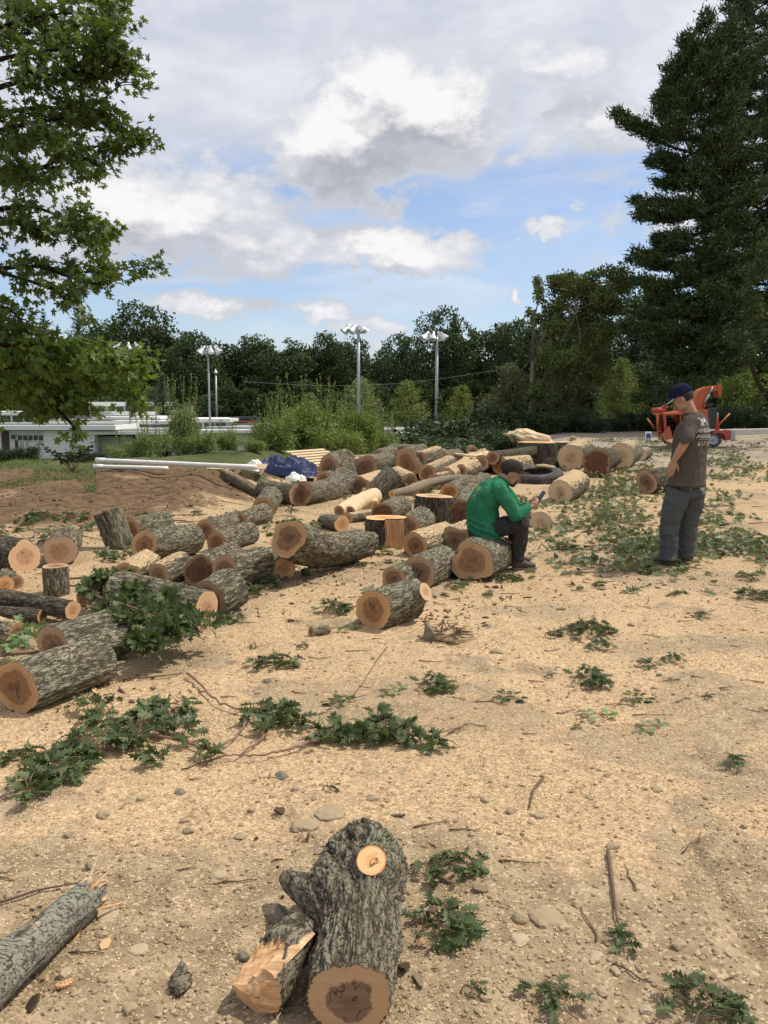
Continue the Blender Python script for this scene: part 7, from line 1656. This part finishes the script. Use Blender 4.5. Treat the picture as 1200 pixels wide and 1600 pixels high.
M['sole'] = plain_mat('shoe_sole', (0.20, 0.17, 0.13), .9); M['cap_brown'] = cloth_mat('dark_brown_cap', (0.045, 0.038, 0.034), (0.09, 0.075, 0.06), 12, .3); M['cap_navy'] = cloth_mat('navy_cap', (0.012, 0.018, 0.045), (0.03, 0.04, 0.07), 12, .3)
M['phone'] = plain_mat('phone_body', (0.02, 0.02, 0.022), .25, .1, 3); M['screen'] = plain_mat('dark_phone_screen', (0.10, 0.13, 0.15), .1, .2, 9)
M['print_white'] = plain_mat('white_print', (0.62, 0.60, 0.56), .8); M['print_yellow'] = plain_mat('yellow_print', (0.55, 0.45, 0.06), .8); M['print_pale'] = plain_mat('pale_print', (0.40, 0.52, 0.42), .8)
def shoe(par, heel, toe, s=1.0, mat='shoe'):
    h, t_ = np.array(heel), np.array(toe); d_ = t_ - h; L = np.linalg.norm(d_); d_ /= L; mb = MB()
    up = np.array([0, 0, 1.0]); P_ = lambda a, z: h + d_ * L * a + up * z
    interp_tube(mb, [P_(.10, .055), P_(.35, .060), P_(.62, .045), P_(.90, .036)], [.044 * s, .046 * s, .042 * s, .034 * s], flat=[(1.15, .85), (1.15, .95), (.8, 1.08), (.7, 1.05)]); mb.tube([P_(.12, .06), P_(.14, .13)], [.045, .050], 16, cap='round')
    o = solid('shoe', mb, M[mat], par, .005, 3); mb = MB(); n = 26; t = np.linspace(0, 1, n); w_ = (.036 + .012 * np.sin(np.pi * np.clip(t * 1.2 - .3, 0, 1))) * np.sqrt(np.clip(1 - (2 * t - 1) ** 6, 0.02, 1)); sd = np.cross(d_, up)
    V = []
    for z in (.0, .018): V += [h + d_ * L * (-.02 + 1.06 * tt) + sd * ww + up * z for tt, ww in zip(t, w_)] + [h + d_ * L * (-.02 + 1.06 * tt) - sd * ww + up * z for tt, ww in zip(t[::-1], w_[::-1])]
    k = 2 * n; i = np.arange(k); j = (i + 1) % k; mb.add(V, [i[::-1].reshape(1, -1), (i + k).reshape(1, -1), np.stack([i, j, j + k, i + k], 1)]); mb.build('sole', M['sole'], o, smooth=False)
def phone(name, c, long_, face, label, rootmat=None):
    l = Vector(long_).normalized(); f = Vector(face); f = (f - l * f.dot(l)).normalized(); m = Matrix((l.cross(f), f, l)).transposed(); root = empty(name, c, 0, label, 'phone'); root.rotation_mode = 'QUATERNION'; root.rotation_quaternion = m.to_quaternion()
    MB().box((0, 0, 0), (.070, .009, .142), bev=.003).build('body', M['phone'], root, smooth=False); MB().box((0, .0052, 0), (.062, .0012, .128)).build('screen', M['screen'], root, smooth=False)
def shirt_text(par, shirt, lines, origin, right, up, into, mat, name='shirt_print'):
    """lines: (text, size, height offset); letters laid on the cloth by ray casting"""
    dg = bpy.context.evaluated_depsgraph_get(); dg.update(); bv = BVHTree.FromObject(shirt, dg); right, up, into = Vector(right).normalized(), Vector(up).normalized(), Vector(into).normalized()
    for (txt, size, dz, dx, ma) in lines:
        cu = bpy.data.curves.new('print', 'FONT'); cu.body = txt; cu.size = size; cu.align_x = 'CENTER'; cu.resolution_u = 3; to = bpy.data.objects.new('print', cu); col.objects.link(to); dg = bpy.context.evaluated_depsgraph_get(); dg.update(); me = bpy.data.meshes.new_from_object(to.evaluated_get(dg)); bpy.data.objects.remove(to)
        bm = bmesh.new(); bm.from_mesh(me); bmesh.ops.subdivide_edges(bm, edges=[e for e in bm.edges if e.calc_length() > .015], cuts=2)
        for v in bm.verts:
            p = Vector(origin) + right * (v.co.x + dx) + up * (v.co.y + dz) - into * .6; h = bv.ray_cast(p, into); v.co = (h[0] - into * .003 if h[0] is not None else p + into * .6)
        bm.to_mesh(me); bm.free(); me.name = name; me.materials.append(M[ma]); o = bpy.data.objects.new(name, me); col.objects.link(o); o.parent = par

def seated():
    f0 = at_g(820, 891); Y0 = f0[1]; root = empty('person', (f0[0] - .35, Y0, f0[2]), 0, 'man in a green shirt and dark cap sitting on a log, bent over his phone', 'person', None); O = np.array(root.location)
    P = lambda px, py, dy=0: at_y(px, py, Y0 + .06 + dy) - O
    hc = P(799, 740, .02); sh = MB()
    spine = [P(755, 828), P(751, 806), P(757, 785), P(769, 768), P(781, 756)]
    # skin body (one surface)
    b = MB(); interp_tube(b, spine, [.10, .10, .105, .09, .05], flat=[(1, 1.25), (1, 1.2), (1, 1.25), (.9, 1.45), (1, 1.3)], up=(1, 0, .5))
    interp_tube(b, [P(779, 757), P(788, 748, .01), P(795, 742, .02)], [.060, .056, .055])
    m = head(b, hc, 0.0 - .22, R(27))
    RS, RE, RW = P(783, 765, -.17), P(806, 805, -.20), P(829, 792, -.08); LS, LE, LW = P(790, 766, .19), P(812, 802, .20), P(826, 788, .05)
    for S_, E_, W_ in ((RS, RE, RW), (LS, LE, LW)): interp_tube(b, [S_, E_], [.044, .036]); interp_tube(b, [E_, (E_ + W_) / 2, W_], [.036, .033, .026])
    hand(b, RW, (.75, .30, .40), (-.2, .9, .1), -1, .75, .95); hand(b, LW, (.80, -.25, .40), (-.1, -.9, .2), 1, .75, .95)
    RH, RK, RA = P(757, 828, -.09), P(816, 816, -.12), P(808, 873, -.08); LH, LK, LA = P(757, 828, .11), P(809, 819, .16), P(801, 868, .20)
    for H_, K_, A_ in ((RH, RK, RA), (LH, LK, LA)): interp_tube(b, [H_, (H_ + K_) / 2, K_], [.080, .070, .052]); interp_tube(b, [K_, (K_ * .6 + A_ * .4), A_], [.050, .050, .034])
    solid('body', b, M['skin'], root, .005, 4)
    # shirt
    interp_tube(sh, [P(759, 836), P(755, 816), P(754, 790), P(766, 771), P(780, 757)], [.168, .168, .152, .142, .088], flat=[(.95, 1.25), (.95, 1.22), (1, 1.22), (.95, 1.42), (1, 1.4)], up=(1, 0, .5))
    for S_, E_, W_ in ((RS, RE, RW), (LS, LE, LW)):
        ax = (W_ - E_) / np.linalg.norm(W_ - E_); interp_tube(sh, [S_ + [-.03, 0, .0], (S_ + E_) / 2 + [0, 0, -.008], E_ + [0, 0, -.01]], [.075, .064, .060]); interp_tube(sh, [E_ + [0, 0, -.008], (E_ + W_) / 2, W_ - ax * .012], [.058, .048, .036], caplen=.2)
    sh.tube([P(776, 762), P(787, 750, .01)], [.095, .066], 18, cap='round', caplen=.2)
    interp_tube(sh, [RS + [-.02, 0, 0], P(778, 762), LS + [-.02, 0, 0]], [.07, .09, .07])
    shirt = solid('shirt', sh, M['green_shirt'], root, .006, 5, lambda co: folds(7, .012, (1, .5, 1.2), 2)(co) + .005 * np.sin(co[:, 2] * 95 + co[:, 0] * 38 + 5 * fbm(co[:, 0] * 5, co[:, 1] * 5, co[:, 2] * 5, 2)) * sstep(P(750, 795)[2], P(750, 820)[2], co[:, 2]))
    # jeans
    j = MB(); interp_tube(j, [P(748, 834), P(762, 830)], [.125, .12], flat=[(1, 1.35), (1, 1.3)], up=(0, 0, 1)); j.ell(P(753, 831), (.14, .17, .10))
    for H_, K_, A_ in ((RH, RK, RA), (LH, LK, LA)): interp_tube(j, [H_, (H_ + K_) / 2, K_ + [-.01, 0, 0]], [.105, .092, .076]); interp_tube(j, [K_ + [-.012, 0, -.008], K_ * .6 + A_ * .4, A_ + [0, 0, .02], A_ + [.0, 0, -.012]], [.076, .072, .066, .068], caplen=.2)
    solid('jeans', j, M['jeans_dark'], root, .006, 4, folds(10, .010, (1.2, .8, 1.2), 5))
    gr = lambda px, py: at_g(px, py) - O
    g1, g2 = gr(800, 890), gr(837, 889); g3, g4 = gr(794, 880), gr(829, 880)
    shoe(root, g1 + [.0, .0, .004], g2 + [0, 0, .004], mat='shoe'); shoe(root, g3 + [0, 0, .004], g4 + [0, 0, .004], mat='shoe')
    head_parts(root, hc, m, M['cap_brown'], M['hair'], None, .080, True, cap_tilt=-.30)
    ph = (RW + LW) / 2 + np.array([.105, 0, .085]) + O
    phone('phone', ph, (.55, 0, .85), (-.85, -.30, .5), 'black phone held by the seated man in green')
    up = Vector(P(766, 771) - P(753, 800)).normalized(); into = Vector((.80, .52, -.30)); right = up.cross(-into); right = Vector((.45, -.85, .2)); right = (right - into.normalized() * right.dot(into.normalized()))
    org = P(757, 780); right = into.cross(up)
    shirt_text(root, shirt, [('ne', .040, .00, .03, 'print_pale'), ('Y', .075, .055, .01, 'print_yellow'), ('_____', .040, .040, .02, 'print_yellow'), ('____', .040, -.015, .02, 'print_yellow'), ('/', .04, -.07, -.02, 'print_yellow')], org, right, up, into, 'print_yellow')
seated()

def standing():
    f0 = at_g(1056, 883); Y0 = f0[1]; root = empty('person', (f0[0], Y0, f0[2]), 0, 'man standing in grey shirt, jeans and navy cap, one hand on his hip', 'person'); O = np.array(root.location)
    P = lambda px, py, dy=0: at_y(px, py, Y0 + dy) - O
    l = np.array([-.5, -.87, 0]); f = np.array([-.87, .5, 0]); hc = P(1067, 623, .02); yaw = math.atan2(f[1], f[0]) + .02
    pel, wai, che, upc, nek = P(1073, 756), P(1075, 722), P(1080, 690), P(1084, 664), P(1081, 645)
    b = MB(); upv = tuple(f)
    interp_tube(b, [pel, wai, che, upc, nek + [0, 0, -.02]], [.10, .10, .10, .085, .05], flat=[(1, 1.25), (1, 1.25), (1, 1.4), (1, 1.6), (1, 1.2)], up=upv)
    interp_tube(b, [nek + [0, 0, -.03], P(1077, 638), P(1072, 628, .01)], [.062, .058, .058]); m = head(b, hc, yaw, R(38), 0, 1.06)
    LS, LE, LW = upc + l * .19 + [0, 0, .035], P(1072, 688, -.27), P(1053, 720, -.20); RS, RE, RW = upc - l * .19 + [0, 0, .035], P(1072, 702, .26), P(1049, 694, .14)
    for S_, E_, W_ in ((LS, LE, LW), (RS, RE, RW)): interp_tube(b, [S_, (S_ + E_) / 2, E_], [.052, .048, .043]); interp_tube(b, [E_, E_ * .6 + W_ * .4, W_], [.042, .042, .027])
    hand(b, LW, (-.25, .05, -.95), (.15, .95, 0), 1, .25, 1.0); hand(b, RW, (-.80, .1, .35), (.3, .2, .95), 1, .6, .98)
    LH, LK, LA = P(1061, 768, -.06), P(1047, 812, -.07), P(1044, 868, -.07); RH, RK, RA = P(1083, 768, .07), P(1076, 814, .09), P(1071, 864, .10)
    for H_, K_, A_ in ((LH, LK, LA), (RH, RK, RA)): interp_tube(b, [H_, (H_ + K_) / 2, K_], [.070, .065, .052]); interp_tube(b, [K_, K_ * .6 + A_ * .4, A_], [.052, .050, .036])
    solid('body', b, M['skin'], root, .005, 4)
    s = MB(); interp_tube(s, [P(1073, 757), P(1075, 730), P(1077, 706), P(1081, 682), P(1084, 662), P(1082, 648)], [.166, .158, .152, .150, .130, .075], flat=[(1.08, 1.36), (1.05, 1.36), (1.05, 1.40), (1.08, 1.48), (1, 1.70), (1, 1.5)], up=upv, caplen=.12)
    interp_tube(s, [LS + [.02, 0, 0], (LS + LE) / 2 + [.0, 0, 0], LE + [0, 0, .02], LE + (LW - LE) * .02], [.082, .074, .068, .064], caplen=.15); interp_tube(s, [LE + [0, 0, .035], LE + [0, 0, .0]], [.071, .070], caplen=.2); interp_tube(s, [RS, (RS + RE) / 2, RE], [.082, .074, .064], caplen=.3)
    s.tube([nek + [0, 0, -.04], nek + [0, 0, -.008]], [.085, .070], 18, cap='round', caplen=.15)
    shirt = solid('shirt', s, M['grey_shirt'], root, .006, 5, folds(6.5, .010, (1, 1, .7), 9))
    j = MB(); interp_tube(j, [P(1072, 744), P(1073, 772)], [.138, .122], flat=[(1.0, 1.30), (.9, 1.22)], up=upv, caplen=.5)
    for H_, K_, A_ in ((LH, LK, LA), (RH, RK, RA)): interp_tube(j, [H_, (H_ + K_) / 2, K_, K_ * .45 + A_ * .55, A_, A_ + [0, 0, -.035]], [.118, .108, .090, .082, .080, .086], caplen=.12)
    solid('jeans', j, M['jeans_blue'], root, .006, 4, folds(9, .011, (.8, .8, 1.8), 14))
    gr = lambda px, py: at_g(px, py) - O
    for (hx, hy) in ((1050, 882), (1078, 876)): h = gr(hx, hy); shoe(root, h + [0, 0, .004] - f * .03, h + [0, 0, .004] + f * .22)
    head_parts(root, hc, m, M['cap_navy'], M['hair'], M['brim_under'], .078, False, s=1.06, cap_tilt=-.08)
    # wallet chain tag on pocket
    MB().box(P(1079, 761, -.155), (.022, .006, .035), bev=.002).build('pocket_tag', M['print_white'], root, smooth=False)
    phone('phone', P(1035, 684, .10) + O, (-.42, .1, .95), (.80, -.25, .45), 'dark phone held up by the standing man')
    right = np.array([.5, .87, 0]); shirt_text(root, shirt, [('AM', .105, .060, -.045, 'print_white'), ('LANDSCAPE', .056, -.005, .0, 'print_white'), ('ASSOCIATES', .042, -.058, .0, 'print_white'), ('__________', .040, -.070, .0, 'print_white'), ('617-765', .058, -.135, -.01, 'print_white')], P(1088, 674, -.05) - right * .055, right, (0, 0, 1), f, 'print_white')
standing()

# ------------------------------------------------------------------ wood chipper
def chipper():
    Y = 31.0; b0 = at_g(1085, 698); Y = b0[1]; root = empty('wood_chipper', (b0[0], Y, b0[2]), 0, 'orange towable wood chipper with raised discharge chute behind the standing man', 'chipper'); O = np.array(root.location)
    def Q(px, py, dy=0): return at_y(px, py, Y + dy) - O
    def pr(poly, y0, y1, nm, mat, par=root, bev=0):
        mb = MB(); pts = [(Q(x, y)[0], Q(x, y)[2]) for x, y in poly]; mb.prism(pts, y0, y1); o = mb.build(nm, M[mat], par, smooth=False)
        bv_ = o.modifiers.new('b', 'BEVEL'); bv_.width = .012; bv_.segments = 2; return o
    def tb(pts, r, nm, mat, par=root, n=12): mb = MB(); mb.tube([Q(*p) for p in pts], r, n); return mb.build(nm, M[mat], par)
    # infeed hopper: open box made of plates, mouth towards the camera
    hp = pr([(1026, 645), (1062, 643), (1062, 646.5), (1027, 648.5)], -.9, .5, 'feed_hopper', 'chip_orange')
    mb = MB()
    def quad(a, b, c, d): mb.add([a, b, c, d], [np.array([[0, 1, 2, 3]])])
    quad(Q(1026, 646, -.9), Q(1029, 684, -.9), Q(1040, 674, .5), Q(1038, 652, .5)); quad(Q(1064, 644, -.9), Q(1064, 684, -.9), Q(1058, 674, .5), Q(1058, 652, .5)); quad(Q(1029, 684, -.9), Q(1064, 684, -.9), Q(1058, 674, .5), Q(1040, 674, .5))
    sd = mb.build('hopper_sides', M['chip_orange'], hp, smooth=False); sd.modifiers.new('t', 'SOLIDIFY').thickness = .03
    pr([(1039, 653), (1059, 653), (1059, 674), (1039, 674)], .48, .55, 'feed_opening', 'dark_trim'); tb([(1042, 664, .3), (1056, 664, .3)], .16, 'feed_roller', 'dark_trim', n=16)
    pr([(1014, 686), (1031, 664), (1035, 675), (1036, 684), (1030, 684.5)], -1.0, -.94, 'folding_tray', 'chip_orange')
    pr([(1023, 645), (1027, 645), (1030, 690), (1026, 690)], -.93, -.86, 'hopper_frame', 'chip_red')
    tb([(1019, 641.5, -.4), (1040, 640, -.4)], .095, 'roller_motor', 'chip_red', n=16); pr([(1029, 633.5), (1037, 633.5), (1037, 637), (1029, 637)], -.5, -.3, 'valve_block', 'chip_orange')
    tb([(1011, 654, -.7), (1023, 669, -.7)], .032, 'control_bar', 'chip_orange'); tb([(1118, 669, -.5), (1140.5, 646, -.5)], .032, 'hitch_bar', 'chip_orange')
    pr([(1058, 642), (1098, 640), (1100, 686), (1058, 686)], -.5, .6, 'drum_housing', 'chip_orange')
    out = [(1080, 642), (1081, 630), (1083, 620), (1087, 612), (1093, 607.5), (1101, 604.8), (1112, 603.5), (1123, 602.5), (1123.5, 610), (1113, 610.8), (1107, 613), (1103, 618), (1100, 626), (1098, 634), (1098, 642)]
    ct = pr(out, -.22, .22, 'discharge_chute', 'chip_orange'); pr([(1116, 602), (1124, 602), (1124, 609), (1122, 621), (1119.5, 621), (1118, 611)], -.25, .25, 'deflector', 'chip_orange', ct); tb([(1113.5, 605, -.26), (1108, 616, -.26)], .030, 'ram', 'galv', ct); tb([(1108, 616, -.26), (1101, 629, -.26)], .048, 'ram_sleeve', 'galv', ct); pr([(1093, 633), (1098, 630), (1099, 634), (1095, 637)], -.3, .3, 'chute_clamp', 'chip_red', ct)
    pr([(1098, 638), (1113, 637), (1114, 668), (1098, 670)], -.45, .45, 'engine', 'dark_trim'); tb([(1099, 634.5, -.1), (1113, 634, -.1)], .11, 'air_cleaner', 'dark_trim', n=16); pr([(1110.5, 651), (1115, 651), (1116, 672), (1110.5, 672)], -.48, -.40, 'engine_guard', 'chip_red')
    pr([(1090, 680), (1136, 680), (1136, 685), (1090, 686)], -.1, .3, 'chassis', 'chip_red'); pr([(1103, 679), (1106, 673.5), (1112, 671.5), (1124, 672), (1131, 673), (1131, 686.5), (1124, 687), (1121.5, 679), (1114, 675.5), (1107, 677)], -.62, -.25, 'mudguard', 'chip_red')
    pr([(1131.5, 671), (1138.5, 671.5), (1138.5, 685.5), (1131.5, 686)], -.6, .1, 'tool_box', 'galv'); pr([(1122, 645), (1126, 645), (1126, 672), (1122, 672)], .2, .4, 'white_tank', 'pvc')
    for nm, dy in (('wheel', -.45), ('wheel', .75)):
        c = Q(1113.5, 686.5, dy); r = c[2]; m = Matrix.Rotation(R(90), 3, 'X'); mb = MB(); mb.lathe([(.62 * r, -.1), (.9 * r, -.11), (r, -.06), (r, .06), (.9 * r, .11), (.62 * r, .1)], c, 32, m); wo_ = mb.build('wheel', M['rubber'], root); mb = MB(); mb.lathe([(.01, .05), (.3 * r, .05), (.5 * r, .02), (.63 * r, .08)], c, 24, m); mb.lathe([(.01, -.0), (.6 * r, .0)], c, 24, m); mb.build('rim', M['galv'], wo_)
    tb([(1058, 690, .1), (1046, 692, .1)], .05, 'support_leg', 'chip_red')
M['chip_orange'] = plain_mat('orange_paint', (0.46, 0.105, 0.038), .45, .12, 4, dirt=(0.35, 0.10, 0.05), dirt_amt=.5); M['chip_red'] = plain_mat('red_orange_paint', (0.42, 0.065, 0.035), .5, .15, 4, dirt=(0.20, 0.08, 0.05), dirt_amt=.5)
chipper()
def board():
    a = at_y(1008, 685, 36); b = at_y(1018, 674.5, 36); root = empty('barrier_sign', ((a[0] + b[0]) / 2, 36, gz(a[0], 36)), 0, 'small blue and white board standing left of the orange chipper', 'sign'); h = b[2] - root.location.z; w_ = b[0] - a[0]
    MB().box((0, 0, h / 2), (w_, .05, h)).build('board', M['pvc'], root, smooth=False); MB().box((0, -.03, h * .55), (w_ * .72, .02, h * .5)).build('blue_panel', plain_mat('blue_panel', (0.03, 0.08, 0.28), .5), root, smooth=False)
board()
